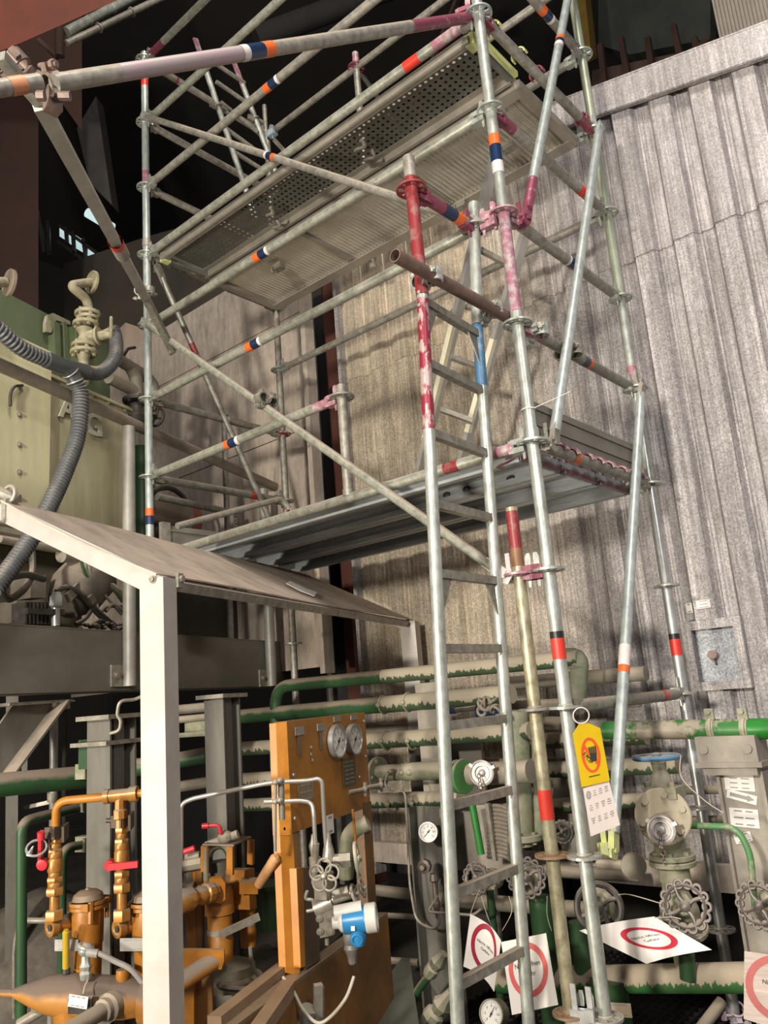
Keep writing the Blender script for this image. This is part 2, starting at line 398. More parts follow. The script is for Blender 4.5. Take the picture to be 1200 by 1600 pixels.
# corrugated sheet wall: trapezoid ribs along X
def corrug(X0, X1, ztop, zbot, y0, pitch=0.222, dep_=0.038, th=0.004):
    prof = [(0, 0), (0.105, 0), (0.125, dep_), (0.135, dep_), (0.142, dep_-0.007), (0.155, dep_-0.007), (0.162, dep_), (0.20, dep_), (pitch-0.002, 0)]
    xs = []; k = math.floor((X0+10)/pitch)
    X = -10+k*pitch
    while X < X1:
        for a, b in prof:
            if X0 <= X+a <= X1: xs.append((X+a, b))
        X += pitch
    mb = MB(); n = len(xs); nz = 3; vs = []
    for (x, b) in xs:
        zt = ztop(x) if callable(ztop) else ztop
        for (yy) in (y0+b, y0+b+th):
            for zz in (zbot, zt): vs.append((x, yy, zz))
    fs = []
    for i in range(n-1):
        a = i*4; b = a+4
        fs += [(a, b, b+1, a+1), (a+3, b+3, b+2, a+2), (a+1, b+1, b+3, a+3), (a+2, b+2, b, a)]
    return mb.add(vs, fs)
seamz = lambda x: 3.35+0.12*(int((x+10)/1.0) % 2)
o = struct(corrug(-2.29, 4.0, lambda x: min(seamz(x)+0.05, 4.2), 0.09, WY), 'wall_right', WALLM)
o = struct(corrug(-2.29, 4.0, lambda x: roofz(x)-0.02, 3.38, WY-0.007), 'wall_right.001', WALLU)
# light edge trim of the sheet, and inner core behind it
struct(MB().box((-2.30, WY+0.02, 2.45), (0.03, 0.10, 4.9)), 'trim_1', WALLM)
struct(MB().box((1.0, WY+0.55, 2.1), (6.4, 0.9, 4.0)), 'wall_inner', BACK)
# flashing along the sloping top
p = [(-2.4, WY-0.045, roofz(-2.4)), (4.0, WY-0.045, roofz(4.0))]
mb = MB(); mb.bar(V(p[0])-ZZ*0.045, V(p[1])-ZZ*0.045, 0.006, 0.19); mb.bar(V(p[0])+V((0, .12, 0.05)), V(p[1])+V((0, .12, 0.05)), 0.25, 0.01)
mb.bar(V(p[0])-ZZ*0.142+V((0,0.012,0)), V(p[1])-ZZ*0.142+V((0,0.012,0)), 0.03, 0.006)
struct(mb, 'trim_2', WALLU)
# bottom rail of the wall
struct(MB().box((0.85, WY-0.03, 0.14), (6.3, 0.05, 0.12)), 'trim_3', WALLL)
# left sheet wall with flat seamed panels
mb = MB()
zA = at(340,555,y=1.545).z; zB = at(390,703,y=1.545).z
for i in range(4):
    x1 = -2.72-i*0.93; x0 = x1-0.925
    for z0, z1 in ((1.35, zB-0.005), (zB, zA-0.005), (zA, 4.78)):
        zt = min(z1, 4.95)
        mb.box(((x0+x1)/2, 1.56, (z0+zt)/2), (x1-x0-0.004, 0.03, zt-z0-0.004))
for k in range(60): mb.lathe((-2.75-k*0.045, 1.545, zA-0.03), (0,-1,0), [(0,0.006),(0.004,0.005)], 6)
struct(mb, 'wall_middle', WALLL)
struct(MB().box((-2.745, 1.55, 3.0), (0.05, 0.1, 3.4)), 'trim_4', WALLL)
# slanting face of the far left end
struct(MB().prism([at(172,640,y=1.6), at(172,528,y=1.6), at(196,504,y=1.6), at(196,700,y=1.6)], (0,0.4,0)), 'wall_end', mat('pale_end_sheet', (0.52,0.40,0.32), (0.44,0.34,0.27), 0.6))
# gap: post and dark liner
mb = MB(); mb.box((-2.7, 2.3, 2.3), (1.6, 0.05, 5.0)); struct(mb, 'wall_gap_back', mat('gap_dark',(0.03,0.03,0.032),None,0.7))
mb = MB(); mb.box((-2.79, 1.95, 2.3), (0.10, 0.14, 5.0)); mb.box((-2.79, 1.87, 2.3), (0.13, 0.015, 5.0))
struct(mb, 'column_1', REDPOST)
struct(MB().box((-3.0, 1.85, 2.3), (0.05, 0.05, 5.0)), 'trim_5', BEAMB)
# duct roofs behind the left wall
struct(MB().prism([at(100,412,y=2.3), at(235,368,y=2.3), at(420,318,y=2.3), at(420,480,y=2.3), at(100,560,y=2.3)], (0, 2.4, 0)), 'duct_wall', DUCT)
# hatch in the corrugated wall
t = thing('wall_hatch', 'square galvanised access hatch with round knob set in the sheet wall', 'hatch', (0.05, WY, 1.02))
mb = MB(); x0, x1, z0, z1 = -0.075, 0.215, 1.0, 1.34
hy = WY-0.012
for a, b, c_, d_ in ((x0, x1, z1-0.045, z1), (x0, x1, z0, z0+0.04), (x0, x0+0.045, z0+0.04, z1-0.045), (x1-0.04, x1, z0+0.04, z1-0.045)):
    mb.box(((a+b)/2, hy-0.006, (c_+d_)/2), (b-a, 0.05, d_-c_))
mb.build('frame', WALLM, t)
MB().box((0.07, hy+0.012, 1.17), (0.21, 0.006, 0.26)).build('hatch_panel', SPANG, t)
kb = at(1117, 1023, y=hy)
MB().lathe(kb, (0,-1,0), [(0,0.012),(0.02,0.012),(0.022,0.022),(0.04,0.022),(0.043,0.018)], 20).build('knob', mat('pink_knob', (0.40,0.27,0.23), None, 0.5), t)
MB().box(kb+V((0,-0.005,-0.035)), (0.008,0.006,0.03)).build('latch', DARKM, t)
# labels on the wall
def plate(name, label, cat, c, w_, h, ux, uz, m=PAPER, lines=0, th=0.002, group=None, txt=None, tm=GREYT, parent=None, cols=1):
    ux = V(ux).normalized(); uz = V(uz).normalized(); n = ux.cross(uz); mb = MB()
    mb.box(c, (w_, h, th), (ux, uz, n), 0)
    for i in range(lines):
        yy = h*(0.36-0.72*i/max(1, lines-1)) if lines > 1 else 0
        for q in range(cols):
            L_ = w_*0.78/cols*random.uniform(0.7, 1.0); xx = w_*(-0.39+0.78*(q+0.5)/cols)
            mb.box(V(c)+uz*yy+ux*xx+n*(th/2+0.0003), (L_*0.9, h*0.24/max(lines,2), 0.0006), (ux, uz, n), 1)
    if txt:
        for i, tt in enumerate(txt): mb.text(tt, V(c)+uz*(h*0.17-h*0.3*i), ux, uz, h*0.22, 1, lift=th/2+0.001)
    return mb.build(name, [m, tm], parent, label, cat, group, fix=not txt)
plate('data_label', 'small white printed label stuck on the sheet wall above the hatch', 'label', at(1099,944,y=WY-0.012), 0.07, 0.042, XX, ZZ, lines=3)
plate('data_label', 'narrow white label left of the printed one on the sheet wall', 'label', at(1077,950,y=WY-0.012), 0.03, 0.05, XX, ZZ, lines=2)

# ---- dark hall behind, upper right
mb = MB(); ref = 5.0
mb.bar(at(902,-60,y=ref), at(918,90,y=ref), 0.16, 0.16, YY); struct(mb, 'column_2', mat('yellow_column', (0.16,0.10,0.012), None, 0.6))
t = thing('steel_framework', 'dark rusty steel framework seen above the sheet wall top right', 'framework', (0.5, 5, 4))
mb = MB(); mb.prism([at(925,110,y=5.4), at(1120,70,y=5.4), at(1120,180,y=5.4), at(925,230,y=5.4)], (0,0.1,0)); mb.build('wall_sheet', mat('rust_sheet', (0.10,0.055,0.04), (0.06,0.035,0.03), 0.8, 0, 3), t)
for (a, b) in (((938,70),(950,170)), ((970,60),(985,140)), ((1012,60),(1022,130)), ((1052,40),(1068,110)), ((1085,60),(1095,100))):
    mb = MB(); mb.bar(at(*a, y=5.1), at(*b, y=5.1), 0.06, 0.06, YY); mb.build('upright', BRN, t)
mb = MB(); mb.bar(at(1110,60,y=5.0), at(1020,125,y=5.0), 0.05, 0.05, YY); mb.build('brace', BRN, t)
mb = MB(); mb.prism([at(935,-20,y=6.2), at(1110,-20,y=6.2), at(1110,60,y=6.2), at(985,85,y=6.2), at(935,70,y=6.2)], (0,0.2,0)); mb.build('ceiling_panel', mat('dim_panel', (0.055,0.062,0.05), (0.03,0.035,0.03), 0.8, 0, 1), t)
# ribbed beige cladding upper right
t = thing('ribbed_cladding', 'beige finely ribbed cladding box above the sheet wall at the top right corner', 'cladding', (1, 2.2, 4.2))
mb = MB(); cy_ = 2.6
a0, a1 = at(1105,-30,y=cy_), at(1330,-30,y=cy_); b0 = at(1118,140,y=cy_)
n = 34
for i in range(n):
    x = a0.x+(a1.x-a0.x)*i/n
    mb.box((x+0.012, cy_, (a0.z+3.9)/2), (0.014, 0.02, a0.z-3.9)); 
mb.box(((a0.x+a1.x)/2, cy_+0.03, (a0.z+3.9)/2), (a1.x-a0.x, 0.04, a0.z-3.9)); mb.build('sheet', mat('beige_ribs', (0.26,0.22,0.18), (0.2,0.17,0.14), 0.6), t)
# ---- left: brown column, red beam, tube lights, windows
mb = MB(); mb.prism([at(-60,-60,d=9), at(60,140,d=9), at(60,520,d=9), at(-60,520,d=9)], ray(60,300).normalized()*0.6); struct(mb, 'column_3', BRN)
mb = MB(); mb.prism([at(-60,110,d=8.4), at(62,112,d=8.4), at(128,205,d=8.4), at(128,10,d=8.4), at(-60,10,d=8.4)], ray(128,150).normalized()*0.3); struct(mb, 'beam_1', BRN)
mb = MB(); mb.prism([at(-80,112,d=4.6), at(30,68,d=4.6), at(184,0,d=4.6), at(330,-66,d=4.6), at(330,-130,d=4.6), at(-80,-130,d=4.6)], ray(100,20).normalized()*0.25); struct(mb, 'beam_2', BRN2)
mb = MB(); mb.prism([at(120,200,d=11), at(150,150,d=11), at(175,320,d=11), at(140,285,d=11)], _F*0.3); struct(mb, 'duct_corner', mat('dim_brown', (0.10,0.085,0.08), None, 0.8))
WINL = emit('bright_window', (0.65,0.85,0.85), 0.9); LAMPE = emit('lamp_tube_light', (0.75,0.95,0.95), 1.0)
i = 0
for q in ([(93,355),(103,361),(103,375),(93,369)], [(105,362),(113,368),(113,384),(105,377)], [(116,366),(128,374),(128,393),(116,386)], [(137,383),(155,396),(139,401),(137,401)]):
    i += 1
    mb = MB(); mb.prism([at(*p_, d=12.5) for p_ in q], _F*0.05); struct(mb, 'window_%d' % i, WINL)
mb = MB()
for a, b in (((92,352),(160,402)), ((90,377),(128,404)), ((114,362),(116,398)), ((103,355),(105,380)), ((130,372),(134,402)), ((60,330),(70,395)), ((75,345),(77,400))):
    mb.bar(at(*a, d=12.3), at(*b, d=12.3), 0.05, 0.05, _F)
mb.build('window_bars', DARKM, label='dark glazing bars over the far bright windows at the left', cat='window frame')
mb = MB(); mb.tube(at(136,332,d=12), at(176,356,d=12), 0.07)
mb.build('fluorescent_lamp', LAMPE, label='lit fluorescent tube lamp glowing far away above the bright windows', cat='lamp')
for a, b, lab in (((104,50),(215,-8),'nearer unlit tube of the two steel tubes high at upper left'), ((104,68),(262,-8),'further unlit tube behind the other at upper left')):
    mb = MB(); mb.tube(at(*a, d=6), at(*b, d=6.5), 0.035 if a[1]==50 else 0.025)
    for t_ in (0.3, 0.62): mb.tube(at(*a, d=6).lerp(at(*b, d=6.5), t_), at(*a, d=6).lerp(at(*b, d=6.5), t_+0.01), 0.038)
    mb.build('overhead_tube', GALV if a[1]==50 else GALVD, label=lab, cat='tube', group='overhead tubes')
mb = MB(); mb.tube(at(93,42,d=6), at(93,88,d=6), 0.035); mb.tube(at(60,62,d=6), at(90,90,d=6), 0.02); mb.build('hanging_bracket', BRN, label='dark hanger bracket below the red oxide beam', cat='bracket')
for (a, b, dd, rr) in (((400,60),(720,-60),8.5,0.12), ((640,180),(720,-20),8,0.02), ((645,165),(730,-20),8.2,0.02)):
    mb = MB(); mb.tube(at(*a, d=dd), at(*b, d=dd+0.5), rr); 
    mb.build('background_pipe', mat('pipe_in_dark',(0.02,0.018,0.016),None,0.9) if rr > 0.05 else BRN, label={60:'broad dark pipe high in the dark hall behind the upper left scaffold', 180:'left of two thin dark cables behind the upper deck', 165:'right of two thin dark cables behind the upper deck'}[a[1]], cat='pipe', group='pipes in the dark hall')
# ================================================================== SCAFFOLD
L_, W_ = 2.615, 1.106
PA, PB, PC, PD, PG = V((-L_,0,0)), V((0,0,0)), V((0,W_,0)), V((-L_,W_,0)), V((-0.1175,-0.018,0))
TR = 0.02415
sc = thing('scaffold_tower', 'galvanised modular scaffold tower with two decks, disc couplings and diagonal braces', 'scaffold', (0,0,-0.5))
def seg_tube(name, p0, p1, mats_, parent, paints=(), r=TR, label=None, n=16, **kw):
    """tube with painted stretches: paints = [(t0,t1,material_index)]"""
    p0, p1 = V(p0), V(p1); ts = {0.0, 1.0}
    for a, b, i in paints: ts |= {max(0,a), min(1,b)}
    ts = sorted(ts); mis = []
    for a, b in zip(ts, ts[1:]):
        m_ = 0
        for q in paints:
            if q[0] <= (a+b)/2 <= q[1]: m_ = q[2]
        mis.append(m_)
    u, w_, d = basis(p1-p0); mb = MB()
    mb.rings([p0.lerp(p1, t) for t in ts], [u]*len(ts), [w_]*len(ts), [r]*len(ts), n, (True, True), 0, mis)
    return mb.build(name, mats_, parent, label, **kw)
def sticker(parent, p0, p1, px, py, segs, r=TR):
    """wrapped sticker; segs = [(length, material)]"""
    p0, p1 = V(p0), V(p1); d = (p1-p0).normalized(); t = tpar(p0, p1, px, py); c = p0.lerp(p1, t)
    tot = sum(s[0] for s in segs); q = -tot/2; mb = MB(); ms = []
    for ln, m_ in segs:
        if m_ not in ms: ms.append(m_)
        mb.tube(c+d*q, c+d*(q+ln), r+0.0012, n=18, cap=(False, False), mi=ms.index(m_)); q += ln
    return mb.build('sticker', ms, parent, fix=False)
OB = [(0.045, S_OR), (0.055, S_BL), (0.02, S_WH)]
BO = OB[::-1]
def rosette(parent, p, m=GALV, axis=ZZ, big=0.061):
    mb = MB(); u, w_, d = basis(axis); p = V(p); th = 0.009; n = 32
    # plate with eight real openings: hub ring, outer ring, eight bridges
    def ring(r0, r1, a0=0, a1=2*PI, k=32):
        vs = []
        for i in range(k+1):
            a = a0+(a1-a0)*i/k; e = u*math.cos(a)+w_*math.sin(a)
            vs += [p+e*r0-d*th/2, p+e*r1-d*th/2, p+e*r1+d*th/2, p+e*r0+d*th/2]
        fs = []
        for i in range(k):
            o = i*4
            for j in range(4): fs.append((o+j, o+(j+1) % 4, o+4+(j+1) % 4, o+4+j))
        if a1-a0 < 6.28: fs += [(0,1,2,3), (k*4+3, k*4+2, k*4+1, k*4)]
        mb.add(vs, fs)
    ring(0.022, 0.031); ring(big-0.009, big)
    for i in range(8):
        a = PI/8+i*PI/4; ring(0.030, big-0.008, a-0.13*(1 if i % 2 else 1.9), a+0.13*(1 if i % 2 else 1.9), 3)
    mb.lathe(p-d*0.012, d, [(0,0.0245),(0.004,0.028),(0.020,0.028),(0.024,0.0245)], 16, (False, False))
    return mb.build('rosette', m, parent)
def wedge(parent, node, direction, m=GALV, wm=None, z=0.0):
    """wedge head of a ledger at a rosette"""
    d = V(direction); d.z = 0; d.normalize(); y = ZZ.cross(d); c = V(node)+d*0.058; mb = MB()
    for s in (1, -1):   # two jaws above and below the disc
        mb.prism([c+y*0.017+ZZ*s*0.006-d*0.026, c-y*0.017+ZZ*s*0.006-d*0.026, c-y*0.020+ZZ*s*0.006+d*0.030, c+y*0.020+ZZ*s*0.006+d*0.030], ZZ*s*0.022)
    mb.box(c+d*0.03, (0.024, 0.036, 0.052), (d, y, ZZ))
    o = mb.build('wedge_head', m, parent)
    mb = MB(); k = V(node)+d*0.042
    mb.prism([k-ZZ*0.055+d*0.004-y*0.003, k-ZZ*0.055-d*0.006-y*0.003, k+ZZ*0.06-d*0.012-y*0.003, k+ZZ*0.075-d*0.004-y*0.003, k+ZZ*0.075+d*0.010-y*0.003, k+ZZ*0.055+d*0.013-y*0.003], y*0.006)
    mb.build('wedge', wm or m, parent)
def standard(base, z0, z1, ks, mats_=None, paints=(), stickers=(), rm=None, label=None, joints=()):
    p0, p1 = base+ZZ*z0, base+ZZ*z1; H = z1-z0
    s = seg_tube('standard', p0, p1, mats_ or [GALV], sc, [((a-z0)/H, (b-z0)/H, i) for a, b, i in paints], label=label)
    for k in ks: rosette(s, base+ZZ*0.5*k, (rm or {}).get(k, GALV))
    for px, py, segs in stickers: sticker(s, p0, p1, px, py, segs)
    for z in joints:
        mb = MB(); mb.tube(base+ZZ*z, base+ZZ*(z+0.05), TR+0.004); mb.build('spigot_collar', GALVD, s)
    return s
RB = [(0.05, S_RED), (0.02, S_BK)]
standard(PA, 1.55, 5.56, range(4, 12), [GALV2, PINK], [(5.12-.55,5.17-.55,1),(4.53,4.60,1)], [(226,131,[(0.05,S_RED)]),(244,808,OB[::-1][1:]+[])], joints=(4.06,))
standard(PB, -0.2, 5.6, range(0, 12), [GALV, PINK, GALVY], [(2.55,3.0,1),(-0.2,-0.02,2)], [(777,240,[(0.055,S_WH),(0.08,S_BL),(0.05,S_OR)]),(874,1010,[(0.075,S_RED),(0.025,S_BK)])], {8:GALV2,6:PINK})
standard(PC, -0.5, 5.6, range(0, 12), [GALV, PINK, mat('galvanised_greenish',(0.44,0.48,0.36),(0.32,0.35,0.26),0.45,0.3,10), STEEL], [(2.53,2.62,1),(3.0,5.6,2),(-0.5,2.0,3)], [(1050,1010,[(0.075,S_RED),(0.025,S_BK)])])
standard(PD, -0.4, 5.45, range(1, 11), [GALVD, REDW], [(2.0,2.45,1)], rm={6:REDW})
zg = at(793,795,y=PG.y).z
standard(PG, -0.4, zg, (0,1,2,3), [GALVY, REDP, mat('brown_paint',(0.25,0.12,0.05),(0.2,0.1,0.05),0.5,0.1)], [(1.60,zg-0.015,1),(1.53,1.60,2)], [(846,1257,[(0.1,S_RED)])], {0:mat('rusty_disc',(0.30,0.19,0.10),(0.2,0.13,0.08),0.6,0.2,20),1:mat('rusty_disc',(0.3,0.19,0.1)),2:GALVD,3:PINK}, label='olive stained short standard with red painted top')
# base collars
for P in (PB, PG):
    mb = MB(); mb.lathe(P-ZZ*0.30, ZZ, [(0,0.06),(0.008,0.06),(0.01,0.030),(0.22,0.030)], 20); mb.build('base_collar', GALVD, sc)
for P in (PB, PG, PC, PD):
    mb = MB(); mb.box(P+ZZ*-0.492, (0.15,0.15,0.012)); mb.tube(P-ZZ*0.49, P-ZZ*0.2, 0.017); mb.build('base_jack', DULL, sc)
# mid standards behind (short ones)
X5 = at(556,95,y=W_).x
p0 = V((X5,W_,3.9)); s = seg_tube('standard', p0, V((X5,W_,5.62)), [GALVD, PINK], sc, [(0.96,1,1)]); rosette(s, (X5,W_,5.5), MAGE)
X4 = -0.985
s = seg_tube('standard', (X4,0,2.03), (X4,0,2.56), [GALVD], sc); rosette(s, (X4,0,2.5), GALVD)
mb = MB(); mb.tube((X4,0,2.01),(X4,0,2.04),0.028); mb.build('spigot_collar', DULL, s)

def ledger(a, b, k, mats_=None, paints=(), stickers=(), ends=(1, 1), wm=GALV, wmats=None, r=TR, name='ledger', label=None):
    a = a+ZZ*0.5*k; b = b+ZZ*0.5*k; d = (b-a).normalized()
    p0 = a+d*(0.08 if ends[0] else 0.0); p1 = b-d*(0.08 if ends[1] else 0.0)
    o = seg_tube(name, p0, p1, mats_ or [GALV], sc, paints, r, label)
    wmats = wmats or (wm, wm)
    if ends[0]: wedge(o, a, d, wmats[0], wmats[0])
    if ends[1]: wedge(o, b, -d, wmats[1], wmats[1])
    for px, py, segs in stickers: sticker(o, p0, p1, px, py, segs, r)
    return o
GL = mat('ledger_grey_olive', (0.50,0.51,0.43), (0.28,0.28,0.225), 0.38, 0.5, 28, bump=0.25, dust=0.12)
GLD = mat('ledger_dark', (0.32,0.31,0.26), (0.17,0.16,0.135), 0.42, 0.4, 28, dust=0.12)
ledger(PA, PB, 4, [GL, PINK, REDP], [(0.965,1,1),(0.86,0.89,2)])
ledger(PA, V((X4,0,0)), 5, [GL, PINK], [(0.93,1,1)], [(368,699,[(0.035,S_OR),(0.06,S_BL),(0.025,S_WH)])], wmats=(GALV, PINK))
ledger(PA, PB, 6, [GL], (), [(402,546,OB)])
ledger(PA, PB, 7, [GL], (), [(412,402,OB)])
ledger(PA, PB, 8, [GL, PINK], [(0.93,1,1)], [(644,98,[(0.09,S_RED)])])
ledger(PA, PB, 9, [GALVD], (), [(428,135,OB)])
ledger(PA, PB, 10, [GL]); ledger(PA, PB, 11, [GL, MAGE], [(0,0.06,1)])
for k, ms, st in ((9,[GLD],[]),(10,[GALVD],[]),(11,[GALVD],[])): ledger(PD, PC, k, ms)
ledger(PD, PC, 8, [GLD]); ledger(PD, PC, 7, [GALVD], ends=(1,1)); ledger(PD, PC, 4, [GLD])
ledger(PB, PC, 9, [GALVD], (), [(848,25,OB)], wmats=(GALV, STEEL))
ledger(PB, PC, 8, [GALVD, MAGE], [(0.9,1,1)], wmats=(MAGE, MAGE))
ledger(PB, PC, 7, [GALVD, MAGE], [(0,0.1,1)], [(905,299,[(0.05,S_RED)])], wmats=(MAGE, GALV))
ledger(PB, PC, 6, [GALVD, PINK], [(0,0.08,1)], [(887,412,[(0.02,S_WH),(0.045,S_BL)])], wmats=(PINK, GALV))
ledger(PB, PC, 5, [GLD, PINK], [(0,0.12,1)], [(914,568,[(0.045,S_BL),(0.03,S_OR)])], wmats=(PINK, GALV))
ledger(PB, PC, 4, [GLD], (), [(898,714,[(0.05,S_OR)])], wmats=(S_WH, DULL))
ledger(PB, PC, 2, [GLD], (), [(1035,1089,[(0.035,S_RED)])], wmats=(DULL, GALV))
for k in (10, 9): ledger(PA, PD, k, [GALVD], wm=DULL)
ledger(PA, PD, 11, [GALVD, REDP], [(0.18,0.2,1)], wm=DULL); ledger(PA, PD, 8, [GLD, REDP], [(0.6,0.66,1)], wm=DULL)
ledger(PA, PD, 7, [GLD], wm=DULL) if False else None
ledger(PA, PD, 6, [GLD], (), [(352,655,[(0.04,S_WH)])], wm=DULL); ledger(PA, PD, 5, [GLD], (), [(396,775,[(0.05,S_RED)])], wm=DULL)
ledger(PA, PD, 4, [GLD], wm=DULL)
# twin wedge couplers linking the short standard to the corner standard
for k in (0, 3, 6):
    if k == 6: continue
    wedge(sc, PB+ZZ*0.5*k, PG-PB, MAGE if k == 3 else STEEL, GALV)
    wedge(sc, PG+ZZ*0.5*k, PB-PG, MAGE if k == 3 else STEEL, GALV)

def brace(p0, p1, m=GALV, r=0.0205, paints=(), stickers=(), label=None, mats_=None, e0=None, e1=None, off=V((0,0,0))):
    p0 = V(p0)+off; p1 = V(p1)+off; d = (p1-p0).normalized()
    o = seg_tube('diagonal_brace', p0+d*0.06, p1-d*0.06, mats_ or [m], sc, paints, r, label)
    for q, s, em in ((p0, 1, e0 or m), (p1, -1, e1 or m)):
        a = q+d*s*0.11; b = q; sd = basis(d)[0]; n = off.normalized() if off.length > 0 else V((0,-1,0))
        wdt = n.cross(d).normalized(); mb = MB()
        mb.prism([a+wdt*0.02, a-wdt*0.02, b-wdt*0.026-d*s*0.01, b-wdt*0.02-d*s*0.03, b+wdt*0.02-d*s*0.03, b+wdt*0.026-d*s*0.01], n*0.010)
        mb.prism([a+wdt*0.02-n*0.012, a-wdt*0.02-n*0.012, b-wdt*0.022-n*0.006, b+wdt*0.022-n*0.006], n*0.022)
        mb.tube(b-n*0.012, b+n*0.018, 0.009); mb.build('brace_end', em, o)
        mb = MB(); c = b-off*0.6; mb.box(c, (0.04,0.035,0.05)); mb.box(c+ZZ*0.04, (0.02,0.006,0.10)); mb.build('wedge_head', em, o)
    for px, py, segs in stickers: sticker(o, p0, p1, px, py, segs, r)
    return o
oy = V((0,-0.045,0)); ox = V((0.045,0,0))
brace(PA+ZZ*5+XX*0.05, PB+ZZ*3-XX*0.12, GALV, stickers=[(425,241,[(0.02,S_WH),(0.045,S_BL),(0.03,S_OR)])], off=oy, mats_=[GALVD])
brace(PA+ZZ*3.5+XX*0.03, PB+ZZ*1.5-XX*0.16, GL, off=oy, e1=S_WH, paints=[(0.0,0.0,0)])
brace(PB+ZZ*2+YY*0.08, PC+ZZ*4-YY*0.02, GALV2, off=ox, e0=GALVD, r=0.0225)
brace(PB+ZZ*3+YY*0.10, PC+ZZ*5-YY*0.05, GALV2, off=ox, stickers=[(869,66,[(0.035,S_WH),(0.03,S_BL),(0.03,S_OR)])], mats_=[GALV2, MAGE], paints=[(0,0.1,1)], e0=MAGE, r=0.0225)
brace(PB+ZZ*0.5+YY*0.12, PC+ZZ*2.5-YY*0.02, GALV2, off=ox, stickers=[(975,1030,[(0.03,S_OR),(0.09,S_WH)])], e0=LIME, e1=GALVD, r=0.0225)
# left bay diagonals
brace(at(243,423,x=-L_), PD+ZZ*2, GLD, r=0.02, off=V((0.03,0,0)), mats_=[GLD, REDP], paints=[(0.22,0.26,1)])
# leaning frame inside the left bay
lf = thing('leaning_ladder_frame', 'pale steel ladder frame with pink tips leaning inside the upper left bay', 'ladder', at(388,308,x=-2.3))
for a, b, tip in (((305,60),(388,308),0.12), ((366,98),(425,255),0.16)):
    pa, pb = at(*a, x=-2.3), at(*b, x=-2.3); d = (pb-pa).normalized(); pa2 = pa+d*0.16
    mb = MB(); mb.tube(pa2, pb+d*0.15, 0.02); o = mb.build('stile', GALV, lf)
    mb = MB(); mb.bar(pa, pa2+d*0.03, 0.012, 0.04, V((1,0,0)).cross(d)); mb.build('flattened_tip', PINK, o)
    t_ = 0.42 if a[0] == 305 else 0.55
    q = pa.lerp(pb, t_); mb = MB(); mb.torus(q, d, 0.026, 0.006); mb.box(q+V((0,0.045,0.0)), (0.03,0.05,0.02)); mb.box(q+V((0,-0.04,-0.02)), (0.02,0.05,0.035)); mb.build('clamp', DULL, o)
for a, b in (((330,95),(382,130)), ((338,128),(392,165)), ((345,160),(402,206)), ((352,200),(412,244)), ((362,235),(418,270))):
    mb = MB(); mb.tube(at(*a, x=-2.3), at(*b, x=-2.3), 0.015); mb.build('rung', GALVD, lf)
t = thing('guard_post', 'short pale post with light blue clamp standing behind the left bay', 'post', at(419,250,x=-2.3, ))
mb = MB(); mb.tube(at(418,250,y=W_), at(413,165,y=W_), 0.018); mb.build('tube', GALVD, t)
mb = MB(); c = at(426,208,y=W_); mb.box(c, (0.07,0.05,0.05)); mb.tube(c-ZZ*0.05, c+ZZ*0.07, 0.009); mb.build('clamp', mat('pale_blue_clamp',(0.35,0.45,0.5),None,0.5), t)
mb = MB(); mb.bar(at(428,218,y=W_), at(452,245,y=W_), 0.012, 0.03); mb.build('strut', GALVD, t)
t = V((X5+0.02,W_,5.4)); mb = MB(); mb.bar(t+XX*0.03, t+V((0.32,0,-0.62)), 0.02, 0.05, YY); mb.build('strut', DARKM, sc)

# ---------------- upper deck (level 8)
ZD = 4.0
def claw(parent, p, d, m=GALV):
    """hook that grips a tube running across direction d"""
    d = V(d).normalized(); pts = [V(p)+d*(0.036*math.cos(a))+ZZ*(0.036*math.sin(a)) for a in [PI*q/6 for q in range(-1, 7)]]
    y = ZZ.cross(d); mb = MB()
    for a, b in zip(pts, pts[1:]): mb.bar(a, b, 0.028, 0.008, (b-a).cross(y))
    return mb.build('claw', m, parent)
# perforated plank: real holes in rows, dark frame, flanges
def perforated(y0, y1, x0, x1, z, m):
    dk = MB(); pitch = 0.034; nx = int((x1-x0-0.06)/pitch); ny = int((y1-y0-0.05)/pitch)
    gx = (x1-x0-0.06)/nx; gy = (y1-y0-0.05)/ny; K = 6; vs = []; fs = []; bx, by = x0+0.03, y0+0.025
    idx = {}
    def vid(p):
        k_ = (round(p[0], 4), round(p[1], 4))
        if k_ not in idx: idx[k_] = len(vs); vs.append((p[0], p[1], z))
        return idx[k_]
    for i in range(nx):
        for j in range(ny):
            cx, cy = bx+(i+0.5)*gx, by+(j+0.5)*gy; h = gx/2, gy/2
            r = 0.0085 if (i+j) % 2 == 0 else 0.0085
            cor = [(cx+h[0],cy+h[1]),(cx-h[0],cy+h[1]),(cx-h[0],cy-h[1]),(cx+h[0],cy-h[1])]
            ho = [(cx+r*math.cos(PI*(0+q)/4), cy+r*math.sin(PI*(0+q)/4)) for q in range(8)]
            c_ = [vid(p) for p in cor]; hh = [vid(p) for p in ho]
            # ring between square corners (45,135,225,315) and octagon
            for q in range(4):
                a = 1+2*q; n_ = (a+2) % 8
                fs.append((c_[q], c_[(q+1) % 4], hh[n_], hh[(a+1) % 8], hh[a % 8]))
    dk.v = vs; dk.f = [f for f in fs]; dk.m = [0]*len(fs)
    return dk
d1 = perforated(0.06, 0.40, -L_+0.10, -0.09, ZD-0.005, DECKP)
o = thing('perforated_deck_plank', 'perforated steel deck plank with lime green end hooks, nearest plank of the upper deck', 'scaffold plank', (-1.3,0.23,ZD-0.08))
d1.build('perforated_sheet', DECKP, o, smooth=False, fix=False)
mb = MB()
